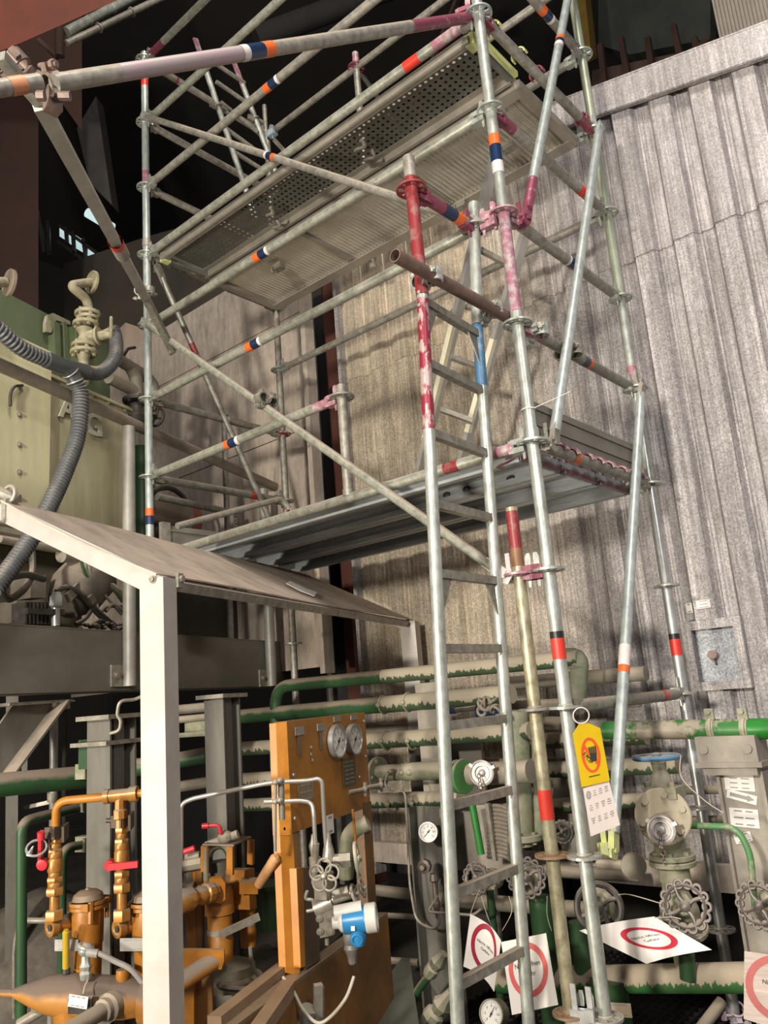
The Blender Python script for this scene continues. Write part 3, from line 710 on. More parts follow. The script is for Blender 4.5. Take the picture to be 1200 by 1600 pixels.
for y in (0.055, 0.405):
    mb.box((-L_/2, y, ZD-0.03), (L_-0.18, 0.006, 0.06)); mb.box((-L_/2, y+(0.008 if y < 0.2 else -0.008), ZD-0.058), (L_-0.18, 0.018, 0.005))
    if y < 0.2: mb.tube((-L_+0.1, y-0.006, ZD-0.042), (-0.09, y-0.006, ZD-0.042), 0.021)
mb.box((-L_/2, 0.07, ZD-0.004), (L_-0.18, 0.045, 0.006)); mb.box((-L_/2, 0.39, ZD-0.004), (L_-0.18, 0.045, 0.006))
mb.build('side_rail', mat('plank_rail', (0.34,0.31,0.26),(0.24,0.22,0.18),0.45,0.4,9), o)
for x in (-L_+0.10, -0.09):
    mb = MB(); mb.box((x, 0.25, ZD-0.03), (0.02, 0.30, 0.05)); e = mb.build('end_cap', DECKP, o)
    mb = MB(); mb.box((x, 0.075, ZD-0.035), (0.045, 0.055, 0.065))
    if x > -1: mb.bar((x+0.03,0.06,ZD-0.02), (x+0.03,0.40,ZD-0.03), 0.02, 0.03)
    mb.build('end_fitting', LIME, o, label='lime green end fitting')
    for y in (0.12, 0.34): claw(o, (x+(0.09 if x > -1 else -0.10), y, ZD), XX if x < -1 else -XX, LIME)
for (px, py) in ((575,248),(560,232),(430,355),(420,335)):
    q = at(px, py, z=ZD-0.06); mb = MB(); mb.path(fillet([q+V((-0.05,0.03,0.03)), q, q+V((0.06,-0.01,-0.03)), q+V((0.07,-0.05,-0.01))], 0.03), 0.009, 8); mb.build('carry_handle', DULL, o)
# two ribbed planks
def ribbed(y0, y1, nm, lab, pinkend):
    o = thing(nm, lab, 'scaffold plank', (-1.3,(y0+y1)/2,ZD-0.08)); mb = MB(); x0, x1 = -L_+0.10, -0.09
    n = int((x1-x0)/0.0285); vs = []; k = 0
    for i in range(n+1):
        x = x0+(x1-x0)*i/n
        for q, dz in [(0.0285*e/8, 0.0065*math.sin(2*PI*e/8)) for e in range(8)]:
            if x+q <= x1+0.03: vs += [(x+q, y0+0.04, ZD-0.03+dz), (x+q, y1-0.04, ZD-0.03+dz)]; k += 1
    fs = [(2*i, 2*i+1, 2*i+3, 2*i+2) for i in range(k-1)]
    mb.add(vs, fs); mb.box(((x0+x1)/2, (y0+y1)/2, ZD-0.006), (x1-x0, y1-y0-0.05, 0.006)); mb.build('ribbed_sheet', DECKU, o, fix=False)
    mb = MB()
    for y in (y0+0.02, y1-0.02):
        mb.box(((x0+x1)/2, y, ZD-0.04), (x1-x0, 0.035, 0.06)); mb.box(((x0+x1)/2, y+(0.02 if y < (y0+y1)/2 else -0.02), ZD-0.072), (x1-x0, 0.075, 0.006))
    for xx in (x0, (x0*2+x1)/3, (x0+2*x1)/3, x1):
        mb.box((xx, (y0+y1)/2, ZD-0.05), (0.05 if xx in (x0, x1) else 0.03, y1-y0-0.02, 0.045 if xx in (x0, x1) else 0.02))
    mb.build('frame', mat('deck_frame_alu', (0.42,0.38,0.32),(0.32,0.29,0.25),0.4,0.5,6), o)
    for x in (x0, x1):
        for y in (y0+0.08, y1-0.08): claw(o, (x+(0.09 if x > -1 else -0.10), y, ZD), XX if x < -1 else -XX, pinkend if x > -1 else GALV)
    return o
rp = ribbed(0.425, 1.05, 'ribbed_deck_plank', 'wide ribbed aluminium deck plank of the upper deck, beside the perforated one', MAGE)
for (px, py) in ((436,417),(795,230),(722,320)):
    q = at(px, py, z=ZD-0.08); mb = MB(); mb.box(q, (0.07,0.05,0.04)); mb.torus(q+V((-0.03,-0.02,-0.02)), XX, 0.02, 0.005); mb.build('latch', DULL, rp)

# ---------------- lower deck (level 4): three steel planks seen from below
for i, (y0, y1, lab) in enumerate(((0.055,0.375,'nearest grey steel plank of the lower deck, against the front ledger'),(0.39,0.71,'middle grey steel plank of the lower deck, between the other two'),(0.725,1.045,'furthest grey steel plank of the lower deck, next to the sheet wall'))):
    o = thing('steel_deck_plank', lab, 'scaffold plank', (-1.3,(y0+y1)/2,1.92), 'steel planks of the lower deck'); x0, x1 = -L_+0.12, -0.10; z = 2.03
    mb = MB(); yc = (y0+y1)/2; xc = (x0+x1)/2; Lx = x1-x0
    mb.box((xc, yc, z), (Lx, y1-y0, 0.004))
    for s in (-1, 1):
        ye = yc+s*(y1-y0)/2
        mb.box((xc, ye, z-0.035), (Lx, 0.004, 0.07)); mb.box((xc, ye-s*0.018, z-0.07), (Lx, 0.036, 0.004)); mb.box((xc, ye-s*0.036, z-0.058), (Lx, 0.003, 0.024))
    for q in (-0.07, 0, 0.07): mb.box((xc, yc+q, z-0.008), (Lx, 0.03, 0.014))
    mb.build('plank_sheet', DECKS, o)
    mb = MB()
    for k in range(34):
        for q in (-0.035, 0.035): mb.lathe((x0+0.06+k*Lx/34.5, yc+q, z-0.002), -ZZ, [(0,0.011),(0.006,0.009)], 8)
    mb.build('punched_dimples', DECKS, o)
    for x in (x0, x1):
        mb = MB(); mb.box((x, yc, z-0.035), (0.012, y1-y0-0.01, 0.065)); e = mb.build('end_cap', DECKS, o)
        if x > -1: mb = MB(); mb.box((x+0.008, yc, z-0.055), (0.02, y1-y0-0.03, 0.02)); mb.build('pink_lip', PINK, e)
        for y in (y0+0.06, yc, y1-0.06): claw(o, (x+(0.10 if x > -1 else -0.12), y, 2.0), XX if x < -1 else -XX, PINK if x > -1 else GALV)
    if i == 0:
        mb = MB()
        for px, py in ((372,872),(393,866),(414,859),(437,852),(460,846),(485,838),(634,794),(697,773),(728,764),(797,747)):
            mb.sphere(at(px, py, y=y1-0.008), 0.014, (1.5,0.4,1), 8, 6)
        mb.build('dirt_lump', DARKM, o)
        mb = MB(); mb.bar(V((x1-0.1, y0+0.0, z-0.075)), V((x1+0.08, y0+0.02, z-0.03)), 0.06, 0.004); mb.build('pink_flange', PINK, o)
# toe boards
t = thing('toe_board', 'grey steel toe board across the right end of the lower deck', 'toe board', (0.03,0.55,2.05), 'toe boards of the lower deck')
mb = MB(); mb.box((-0.035, W_/2, 2.125), (0.022, W_-0.10, 0.15)); mb.box((-0.022, W_/2, 2.17), (0.01, W_-0.10, 0.012)); mb.box((-0.022, W_/2, 2.10), (0.01, W_-0.10, 0.012)); mb.build('board', TOE, t)
mb = MB(); mb.box((-0.035,0.045,2.12),(0.02,0.02,0.2)); mb.box((-0.035,W_-0.045,2.12),(0.02,0.02,0.2)); mb.build('end_fitting', DULL, t)
t = thing('toe_board', 'grey toe board across the left end of the lower deck, above the tilted board', 'toe board', (-L_,0.5,2.05), 'toe boards of the lower deck')
mb = MB(); mb.box((-L_+0.04, W_/2, 2.125), (0.022, W_-0.10, 0.15)); mb.box((-L_+0.055, W_/2, 2.17), (0.012, W_-0.10, 0.012)); mb.build('board', TOE, t)
mb = MB(); mb.box((-L_+0.05,0.07,2.13),(0.03,0.06,0.17)); mb.build('end_fitting', GALVD, t)

# ---------------- tube from the corner standard towards the left edge
lt = thing('guard_tube', 'long steel tube with pink end running from the corner post to the upper left edge', 'tube', at(85,130,d=2.15))
pa, pb = at(85,130,d=2.15), V((-0.06,-0.02,4.03)); pe = at(735,27,d=dep(pb))
o = seg_tube('tube', pa, pe, [GALVD, MAGE, mat('faint_pink',(0.36,0.25,0.28),(0.33,0.29,0.28),0.5,0.2,10)], lt, [(0.78,1,1),(0.1,0.35,2)], r=0.0242); sticker(lt, pa, pe, 400,77,[(0.03,S_WH),(0.075,S_BL),(0.05,S_OR)], r=0.0242)
wedge(lt, PB+ZZ*4.03, V((-1,-0.3,0)), MAGE, PINK)
ob = thing('outer_tube', 'short steel tube stub with orange band entering at the left edge', 'tube', at(0,147,d=2.0))
p0, p1 = at(-90,152,d=1.95), at(62,128,d=2.12); seg_tube('tube', p0, p1, [GALVD], ob, r=0.022); sticker(ob, p0, p1, 26,137,[(0.045,mat('faded_orange',(0.6,0.25,0.12),None,0.5))], r=0.022)
# box strut with couplers
st = thing('box_strut', 'slender aluminium box strut slanting from the upper left couplers to the left standard', 'strut', at(75,180,d=2.2))
s0, s1 = at(62,160,d=2.3), at(226,462,d=4.45); e1 = at(270,549,d=4.9)
d = (s1-s0).normalized()
mb = MB(); mb.bar(at(0,88,d=2.15), s0, 0.03, 0.03); mb.build('upper_tube', GALVD, st)
mb = MB(); mb.bar(s0, s1, 0.045, 0.045, V((1,0,0))); mb.build('box_tube', ALU, st)
mb = MB(); mb.bar(s1, e1, 0.03, 0.04, V((1,0,0))); mb.tube(e1-V((0.02,0.01,0)), e1+V((0.02,-0.01,0)), 0.022); mb.build('flattened_end', GLD, st)
sticker(st, s0, s1, 186,388,[(0.06,S_RED),(0.14,GREYT)], r=0.032)
def coupler(name, lab, c, ax1, ax2, group='scaffold couplers', m=DULL, r=TR, parent=None, s=1.0):
    """two half shells, flaps, bolts and nuts"""
    c = V(c); a1 = V(ax1).normalized(); a2 = V(ax2).normalized(); n = a1.cross(a2)
    if n.length < 0.2: n = basis(a1)[0]
    n.normalize()
    t = thing(name, lab, 'coupler', c, group) if parent is None else parent
    for a, sg in ((a1, -1), (a2, 1)):
        cc = c+n*sg*(r+0.006); mb = MB(); side = n.cross(a).normalized()
        mb.lathe(cc-a*0.024*s, a, [(0, r+0.001), (0, r+0.009), (0.048*s, r+0.009), (0.048*s, r+0.001)], 20, (False, False))
        mb.box(cc+side*(r+0.016), (0.036*s, 0.026, 0.022), (a, side, n)); mb.box(cc-side*(r+0.014), (0.036*s, 0.02, 0.018), (a, side, n))
        o = mb.build('clamp_shell', m, t)
        mb = MB(); q = cc+side*(r+0.022); mb.tube(q-n*sg*0.035, q+n*sg*0.045, 0.006); mb.tube(q+n*sg*0.02, q+n*sg*0.036, 0.013, n=6); mb.build('bolt', m, o if parent is None else t)
    return t
q1 = at(72,132,d=2.2)
RC = mat('rusty_clamp',(0.25,0.17,0.14),(0.10,0.075,0.06),0.55,0.3,20)
coupler('swivel_coupler', 'rusty swivel coupler joining the tubes near the upper left, right one of two', q1, pa-pe, V((0.3,0.4,0.8)), m=RC, s=0.8)
coupler('swivel_coupler', 'rusty swivel coupler at the far left edge beside the red oxide beam', at(12,105,d=2.25), V((0.5,-0.7,0.2)), V((0.2,0.6,-0.6)), m=RC, s=0.8)
mb = MB(); mb.box(q1+V((0.0,0.02,-0.04)), (0.035,0.04,0.07)); mb.lathe(at(92,150,d=2.1), _R, [(0,0.012),(0.03,0.012)], 6); mb.lathe(at(58,150,d=2.1), _R, [(0,0.014),(0.02,0.014)], 6); mb.build_each('flap', RC, lt)
coupler('swivel_coupler', 'coupler where the box strut meets the left standard', at(226,455,x=-L_), ZZ, s1-s0, m=GALVD)
coupler('swivel_coupler', 'coupler where the long brace crosses the mid ledger', (PA+ZZ*3.5+oy).lerp(PB+ZZ*1.5+oy, 0.435)*1.0, XX, V((0.79,0,-0.61)), m=GLD)

# ---------------- access ladder in front
def lp(px, py, y): return at(px, py, y=y)
la = thing('access_ladder', 'galvanised steel access ladder with worn red and blue stile tops in front of the scaffold', 'ladder', (-0.25,-0.25,-0.5))
yl, yr = -0.47, -0.07
l0, l1 = lp(716,1610,yl), lp(660,462,yl); r0, r1 = lp(827,1610,yr), lp(746,508,yr)
l0 = l0+(l0-l1)*0.2; r0 = r0+(r0-r1)*0.2
tl = [tpar(l0,l1,690,690), tpar(l0,l1,660,462)]
seg_tube('stile', l0, l1, [GALV, REDW], la, [(tpar(l0,l1,672,670), 0.995, 1)], r=0.0225, label='stile with worn red paint near the top')
seg_tube('stile', r0, r1, [GALV, BLUEP, S_WH], la, [(tpar(r0,r1,756,605), 1, 1)], r=0.0225, label='stile with blue paint at the top')
for i, (a, b) in enumerate((((672,478),(748,512)),((674,573),(752,603)),((680,678),(757,706)),((688,792),(766,803)),((692,899),(772,904)),((697,1013),(782,1013)),((703,1134),(790,1123)),((710,1255),(797,1238)),((718,1396),(806,1358)),((727,1537),(816,1488)))):
    p0, p1 = lp(*a, yl), lp(*b, yr); zz = (p0.z+p1.z)/2
    t0 = (zz-l0.z)/(l1.z-l0.z); t1 = (zz-r0.z)/(r1.z-r0.z); p0 = l0.lerp(l1, t0); p1 = r0.lerp(r1, t1)
    mb = MB(); mb.bar(p0, p1, 0.028, 0.030); mb.build('rung', GALVD if i > 5 else GLD, la)
    if i in (0, 4):
        mb = MB(); d = (p1-p0).normalized()
        for q, s_ in ((p0, 1), (p1, -1)): mb.prism([q+d*s_*0.02-ZZ*0.01, q+d*s_*0.09-ZZ*0.01, q+d*s_*0.02-ZZ*0.13], XX*0.005)
        mb.build_each('gusset', GLD, la)
mb = MB()
for px, py in ((655,462),(655,482)): mb.lathe(lp(px,py,yl)+V((0.015,-0.02,0)), V((0.7,-0.7,0)), [(0,0.008),(0.006,0.006)], 10)
mb.build_each('rivet', DULL, la)
# standards above the ladder, with red ledger between them
us = thing('ladder_head_frame', 'red and bare short standards with disc plates above the ladder, joined by a magenta ledger', 'scaffold frame', (-0.15,-0.25,2.5))
z3 = 2.98
ql, qr = at(643,296,z=z3), at(742,357,z=z3)
s = seg_tube('standard', l1, V((ql.x,ql.y,3.12)), [REDP, GALVD], us, [((z3+0.03-2.42)/0.7,1,1)], r=0.0242, label='red painted short standard'); rosette(s, V((ql.x,ql.y,z3)), REDP)
s = seg_tube('standard', r1, V((qr.x,qr.y,3.0))+(V((qr.x,qr.y,3.0))-r1).normalized()*0.1, [GALV], us, r=0.0242); rosette(s, V((qr.x,qr.y,z3)), GALVD)
dd = (qr-ql).normalized(); a, b = ql+dd*0.07, qr-dd*0.07
o = seg_tube('ledger', a, b, [MAGE, GALVD], us, [(0.6,1,1)]); sticker(o, a, b, 702,343,[(0.075,S_BL),(0.05,S_OR)])
wedge(o, ql, dd, MAGE, REDP); wedge(o, qr, -dd, MAGE, MAGE); wedge(us, PB+ZZ*3, qr-PB, PINK, PINK); wedge(us, qr, V((1,0.1,0)), PINK, PINK)
# brown tube with couplers
bt = thing('brown_tube', 'rusty brown open ended tube clamped across the ladder stiles', 'tube', (0,-0.4,2.5))
ba, bb = at(617,399,x=-0.06), V((-0.045,0.02,2.50)); bb = at(806,503,x=-0.05)
mb = MB(); u, w_, d = basis(bb-ba); Lb = (bb-ba).length
mb.lathe(ba, d, [(0,0.0205),(0,0.0245),(Lb,0.0245),(Lb,0.0205),(0.004,0.0205)], 20, (False, False)); mb.build('tube', RUSTB, bt)
coupler('swivel_coupler', 'bright coupler clamping the brown tube to the red ladder stile', at(668,437,x=-0.09), d, ZZ, m=GALV)
coupler('swivel_coupler', 'bright coupler clamping the brown tube to the blue ladder stile', at(764,488,x=-0.09), d, ZZ, m=GALV)
coupler('swivel_coupler', 'coupler on the middle transom just right of the corner post', PB+ZZ*2.5+YY*0.13, YY, ZZ, m=GALV)
coupler('swivel_coupler', 'small coupler further along the middle transom behind the brace', PB+ZZ*2.5+YY*0.42, YY, ZZ, m=DULL)
# aluminium ladder standing inside
al = thing('aluminium_ladder', 'slim aluminium ladder with pale yellow stile faces leaning behind the access ladder', 'ladder', (-0.9,0.9,2.05))
for a, b in (((772,250),(655,740)), ((826,345),(722,718))):
    p0, p1 = at(*b, y=0.80), at(*a, y=0.60); 
    if a[0] == 826: p0, p1 = at(*b, y=0.95), at(*a, y=0.75)
    mb = MB(); mb.bar(p0, p1, 0.028, 0.06, V((0,1,0))); o = mb.build('stile', ALU, al)
    mb = MB(); off = V((0.012,-0.034,0)); m0 = p0.lerp(p1, 0.12); m1 = p0.lerp(p1, 0.52); mb.bar(m0+V((0.0,-0.018,0)), m1+V((0,-0.018,0)), 0.030, 0.03, V((0,1,0))); mb.build('pale_face', ALUY, o, label='pale yellow face')
for a, b in (((705,558),(742,572)), ((688,640),(738,658)), ((668,730),(716,742)), ((750,390),(806,420)), ((728,478),(770,490))):
    mb = MB(); mb.bar(at(*a, y=0.74), at(*b, y=0.86), 0.03, 0.025); mb.build('rung', DULL, al)
# cable tie
mb = MB(); c = PB+ZZ*at(836,637,y=0).z; mb.torus(c, ZZ, 0.027, 0.0025, 24, 6); mb.bar(c+V((0.027,0,0)), at(891,612,d=dep(c)-0.02), 0.005, 0.002)
mb.build('cable_tie', PAPER, label='white cable tie with loose tail around the corner post', cat='cable tie')
# yellow scaffold tag
tg = thing('scaffold_tag', 'yellow scaffold tag with crossed out hand and printed card, hanging on the corner post', 'tag', at(920,1220,y=-0.06))
dT = 2.62
cs = [at(895,1148,d=dT), at(938,1138,d=dT), at(953,1220,d=dT), at(909,1230,d=dT)]
mid = at(912,1130,d=dT)
n_ = (cs[1]-cs[0]).cross(cs[3]-cs[0]).normalized(); n_ = -n_ if n_.dot(_F) > 0 else n_
mb = MB(); mb.prism([cs[0], at(905,1132,d=dT), at(919,1130,d=dT), cs[1], cs[2], cs[3]], -n_*0.006); mb.build('holder', YEL, tg, label='yellow plastic holder')
def quadp(c4, u_, v_): return (c4[0].lerp(c4[1], u_)).lerp(c4[3].lerp(c4[2], u_), v_)
mb = MB()
cx = quadp(cs, 0.5, 0.45); ux = (cs[1]-cs[0]).normalized(); uy = (cs[0]-cs[3]).normalized()
def ellipse_ring(mb, c, ux, uy, a, b, wd, nrm, mi=0, n=32, th=0.001):
    vs = []
    for i in range(n):
        t = 2*PI*i/n; vs += [c+ux*a*math.cos(t)+uy*b*math.sin(t)+nrm*th, c+ux*(a-wd)*math.cos(t)+uy*(b-wd)*math.sin(t)+nrm*th]
    mb.add(vs, [(2*i, 2*((i+1) % n), 2*((i+1) % n)+1, 2*i+1) for i in range(n)], mi)
ellipse_ring(mb, cx, ux, uy, 0.031, 0.058, 0.009, n_)
mb.bar(cx+ux*-0.02+uy*0.036+n_*0.0015, cx+ux*0.02-uy*0.036+n_*0.0015, 0.009, 0.001, n_)
mb.build('prohibition_ring', mat('tag_red',(0.75,0.10,0.03),None,0.4), tg, fix=False)
mb = MB()
hc = cx+ux*0.006
mb.prism([hc+ux*-0.008+uy*-0.02+n_*0.0018, hc+ux*0.01+uy*-0.022+n_*0.0018, hc+ux*0.013+uy*0.004+n_*0.0018, hc+ux*-0.01+uy*0.006+n_*0.0018], n_*0.0005)
for q in range(4): mb.bar(hc+ux*(-0.007+q*0.006)+uy*0.004+n_*0.002, hc+ux*(-0.009+q*0.0068)+uy*0.027+n_*0.002, 0.004, 0.0006, n_)
mb.bar(hc+ux*-0.008+uy*-0.012+n_*0.002, hc+ux*-0.02+uy*0.002+n_*0.002, 0.004, 0.0006, n_)
mb.build('hand_symbol', INK, tg, fix=False); mb = MB()
mb.text('STOP', cx+ux*-0.013+uy*-0.006, (ux*0.5-uy).normalized(), (uy*0.5+ux).normalized(), 0.018, lift=0.0024)
mb.box(cx-uy*0.068+n_*0.001, (0.036,0.003,0.0006), (ux,uy,n_)); mb.build('lettering', INK, tg, fix=False)
cc = [at(911,1232,d=dT+0.01), at(951,1218,d=dT+0.01), at(969,1289,d=dT), at(923,1307,d=dT)]
mb = MB(); mb.prism(cc, -n_*0.002); o = mb.build('card', mat('tag_card',(0.66,0.58,0.54),(0.58,0.5,0.47),0.6), tg, label='printed grey card')
mb = MB(); ux2 = (cc[1]-cc[0]).normalized(); uy2 = (cc[0]-cc[3]).normalized(); n2 = ux2.cross(uy2).normalized(); n2 = -n2 if n2.dot(_F) > 0 else n2
for i in range(4):
    for j in range(3):
        q = quadp(cc, 0.17+0.22*i, 0.16+0.27*j)
        for k in range(3): mb.box(q-uy2*(0.007*k-0.006)+n2*0.001, (random.uniform(0.006,0.013), random.uniform(0.002,0.0045), 0.0005), (ux2,uy2,n2))
ellipse_ring(mb, quadp(cc,0.16,0.17), ux2, uy2, 0.008, 0.014, 0.006, n2); mb.build('print', GREYT, o, fix=False)
mb = MB(); lc = at(908,1118,d=dT-0.0); mb.torus(lc, _F, 0.026, 0.0022, 24, 6); mb.build('loop', S_WH, tg, label='white tie loop')
# ================================================================== CANOPY, BEAM, CABINET, TANK
P2 = at(640,972,y=1.3); P1 = at(250,905,z=P2.z); cv = (P2-P1); cv.normalize(); cu_ = V((-cv.y, cv.x, 0))
def atn(px, py, n, p): r = ray(px, py); t = (n.dot(p)-n.dot(CAM))/n.dot(r); return CAM+r*t
P0 = atn(8, 790, cv, P1); P3 = P0+(P2-P1)
can = thing('canopy', 'tilted dusty brown sheet canopy on a whitish steel frame with posts', 'canopy', P1-ZZ*(P1.z+0.5))
sn = (P1-P0).cross(cv).normalized(); sn = sn if sn.z > 0 else -sn
mb = MB(); e = 0.012
# slightly sagging sheet
vs = []; nu, nv = 12, 14
for i in range(nu+1):
    for j in range(nv+1):
        a, b = i/nu, j/nv; p = P1.lerp(P0, a).lerp(P2.lerp(P3, a), b)+sn*(0.018-0.012*math.sin(PI*a)*(1-b)+0.004*math.sin(9*b))
        p += (cv*(-0.03*(1-b)+0.03*b)); vs.append(p)
fs = [(i*(nv+1)+j, i*(nv+1)+j+1, (i+1)*(nv+1)+j+1, (i+1)*(nv+1)+j) for i in range(nu) for j in range(nv)]
n0 = len(vs); vs2 = vs+[p-sn*0.006 for p in vs]; fs2 = fs+[tuple(q+n0 for q in reversed(f)) for f in fs]
bd = [j for j in range(nv+1)]+[i*(nv+1)+nv for i in range(1, nu+1)]+[nu*(nv+1)+j for j in range(nv-1,-1,-1)]+[i*(nv+1) for i in range(nu-1,0,-1)]
for a, b in zip(bd, bd[1:]+bd[:1]): fs2.append((a, b, b+n0, a+n0))
mb.add(vs2, fs2); mb.build('sheet', BOARD, can)
dsl = (P0-P1).normalized()
for q0, q1, nm in ((P1, P0, 'side_rail'), (P2, P3, 'side_rail')):
    mb = MB(); mb.bar(q0-sn*0.022+cv*(-0.0)-dsl*0.03, q1-sn*0.022, 0.045, 0.072, sn); mb.build(nm, POSTW, can)
mb = MB(); mb.bar(P1-sn*0.012, P2-sn*0.012, 0.04, 0.035, sn); mb.build('front_rail', GALVD, can)
mb = MB(); mb.bar(P0-sn*0.012, P3-sn*0.012, 0.04, 0.035, sn); mb.build('back_rail', GALVD, can)
def channel_post(c, top, bot, w_, dd, nm='post', m=POSTW):
    mb = MB(); th = 0.006; f = (cu_, cv, ZZ); h = top-bot; zc = (top+bot)/2
    mb.box(V((c.x, c.y, zc)), (w_, dd, h), f); return mb.build(nm, m, can)
o = channel_post(P1+cu_*0.0+cv*0.0+cu_*0.008, P1.z-0.0, -0.5, 0.098, 0.075)
mb = MB(); mb.lathe(P1-cv*0.038+cu_*0.0-ZZ*0.005, -cv, [(0,0.014),(0.003,0.014),(0.003,0.009),(0.012,0.009)], 12); mb.build('bolt', DULL, can)
mb = MB(); mb.box(P1+cv*0.05-cu_*0.045+ZZ*-0.005, (0.012,0.03,0.05), (cu_,cv,ZZ)); mb.lathe(P1+cv*0.05-cu_*0.05-ZZ*0.0, -cu_, [(0,0.012),(0.012,0.012)], 6); mb.build('bracket', DULL, can)
channel_post(P2+cu_*0.0, P2.z-0.0, -0.5, 0.10, 0.09)
mb = MB(); b0 = at(14,772,d=dep(P0)); mb.torus(b0, VV, 0.032, 0.008); mb.box(b0-ZZ*0.07+cu_*0, (0.02,0.05,0.09), (cu_,cv,ZZ)); mb.tube(b0-ZZ*0.12-cv*0.05, b0-ZZ*0.12+cv*0.05, 0.008); mb.build('pipe_clamp', DULL, can)
mb = MB(); mb.tube(at(-40,752,d=dep(P0)+0.0), at(28,782,d=dep(P0)+0.02), 0.026)
mb.build('support_tube', GALVD, label='end of a grey tube at the left edge that the canopy corner clamps to', cat='tube')
# paper strip on canopy
q = [at(449,911,z=1), at(455,909,z=1)]
def oncan(px, py): return atn(px, py, sn, P1+sn*0.023)
mb = MB(); mb.prism([oncan(447,912), oncan(453,908), oncan(478,920), oncan(495,926), oncan(491,932), oncan(470,924)], sn*0.002)
for k in range(5): mb.bar(oncan(454+k*7,914+k*3)+sn*0.003, oncan(458+k*7,916+k*3)+sn*0.003, 0.006, 0.001, sn, mi=1)
mb.build('paper_strip', [PAPER, GREYT], label='white printed paper strip lying on the tilted canopy', cat='label')

# beam
CB = -2.62
def frm(px, py, c=CB): return at(px, py, c=c)
bz0, bz1 = 1.245, 1.575
b0, b1 = frm(-200,1000), frm(458,1000)
bs0, bs1 = VV.dot(b0), VV.dot(b1)
def MF(s, c, z): return VV*s+NV*c+ZZ*z      # machine frame: along, outwards, up
beam = thing('platform_beam', 'wide grey steel edge beam of the machine platform carrying the handrail', 'beam', MF((bs0+bs1)/2, CB-0.05, bz0))
mb = MB(); mb.box(MF((bs0+bs1)/2, CB-0.005, (bz0+bz1)/2), (bs1-bs0, 0.01, bz1-bz0), (VV, NV, ZZ))
mb.box(MF((bs0+bs1)/2, CB+0.002, bz0+0.08), (bs1-bs0, 0.008, 0.16), (VV, NV, ZZ))
for z in (bz0, bz1): mb.box(MF((bs0+bs1)/2, CB-0.05, z), (bs1-bs0, 0.10, 0.012), (VV, NV, ZZ))
mb.build('web', BEAM, beam)
mb = MB(); mb.box(MF((bs0+bs1)/2, CB-0.75, bz1-0.03), (bs1-bs0, 1.3, 0.02), (VV, NV, ZZ)); mb.build('platform_plate', DUCT, beam)
# handrail
hr = thing('handrail', 'brownish grey pipe handrail with two posts bolted to the beam', 'handrail', MF(0, CB+0.04, 1.3))
ha, hb = at(-60,544,c=CB+0.03), at(448,769,c=CB+0.03)
mb = MB(); mb.tube(ha, hb, 0.036); mb.tube(hb, hb+V((0.0,0.05,-0.12)), 0.03); mb.build('rail', mat('rail_brown', (0.23,0.195,0.15),(0.14,0.12,0.095),0.55,0.15,7,dust=0.1), hr)
for px, pt in ((203, 668), (425, 770)):
    pb_ = at(px, 1072, c=CB+0.045); s_ = VV.dot(pb_); ztop = at(px, pt, c=CB+0.045).z
    mb = MB(); mb.tube(MF(s_, CB+0.045, pb_.z), MF(s_, CB+0.045, ztop), 0.038); mb.build('post', mat('rail_post',(0.36,0.35,0.31),(0.24,0.23,0.2),0.5,0.25,8,dust=0.1), hr)
    mb = MB(); mb.box(MF(s_-0.06, CB+0.012, pb_.z+0.06), (0.11,0.012,0.12), (VV,NV,ZZ)); o = mb.build('mounting_plate', DULL, hr)
    mb = MB(); mb.lathe(MF(s_-0.08, CB+0.018, pb_.z+0.06), NV, [(0,0.022),(0.004,0.022),(0.004,0.014),(0.016,0.014)], 12); mb.build('bolt', DULL, o)
# second toe channel, low horizontal rail with chain below left bay
t = thing('knee_tube', 'thin tube with a hanging chain behind the handrail post', 'tube', at(360,800,y=0.2))
ka, kb_ = at(277,822,y=0.0), at(448,778,y=0.85)
mb = MB(); mb.path(fillet([ka, at(440,779,y=0.8), at(452,795,y=0.85)], 0.05), 0.02, 12); mb.build('tube', GALVD, t)
mb = MB()
for i in range(9): mb.torus(at(368+ (i%2), 795+i*5, y=0.45), (XX if i % 2 else YY), 0.013, 0.003, 12, 5)
mb.build('chain', DARKM, t)
t = thing('thin_standard', 'thin dark grey standard standing behind the left bay', 'scaffold pole', at(356,995,y=1.3))
mb = MB(); a_, b_ = at(361,1000,y=1.25), at(350,650,y=1.25); mb.tube(a_, b_, 0.024); mb.tube(b_+ZZ*0.0, b_+ZZ*0.04, 0.04); mb.build('tube', GALVD, t)
mb = MB(); mb.tube(at(246,776,y=0.5), at(357,800,y=1.2), 0.026); mb.build('side_tube', GLD, t)

# cabinet with letters
CC = -2.95
cab = thing('electrical_cabinet', 'large cream steel cabinet with raised letters and bolted edges', 'cabinet', MF(-1.2, CC-0.4, 2.0))
tl_, tr_ = at(22,560,c=CC), at(200,641,c=CC); s0_, s1_ = VV.dot(at(-260,600,c=CC)), VV.dot(tr_)
zt = tr_.z; zb = at(200,868,c=CC).z
sm = VV.dot(at(72,700,c=CC))
mb = MB(); mb.box(MF((s0_+s1_)/2, CC-0.19, (zt+zb)/2), (s1_-s0_, 0.38, zt-zb), (VV,NV,ZZ)); mb.box(MF((s0_+s1_)/2, CC-0.18, zt), (s1_-s0_+0.03, 0.42, 0.02), (VV,NV,ZZ)); mb.build('body', CREAM, cab)
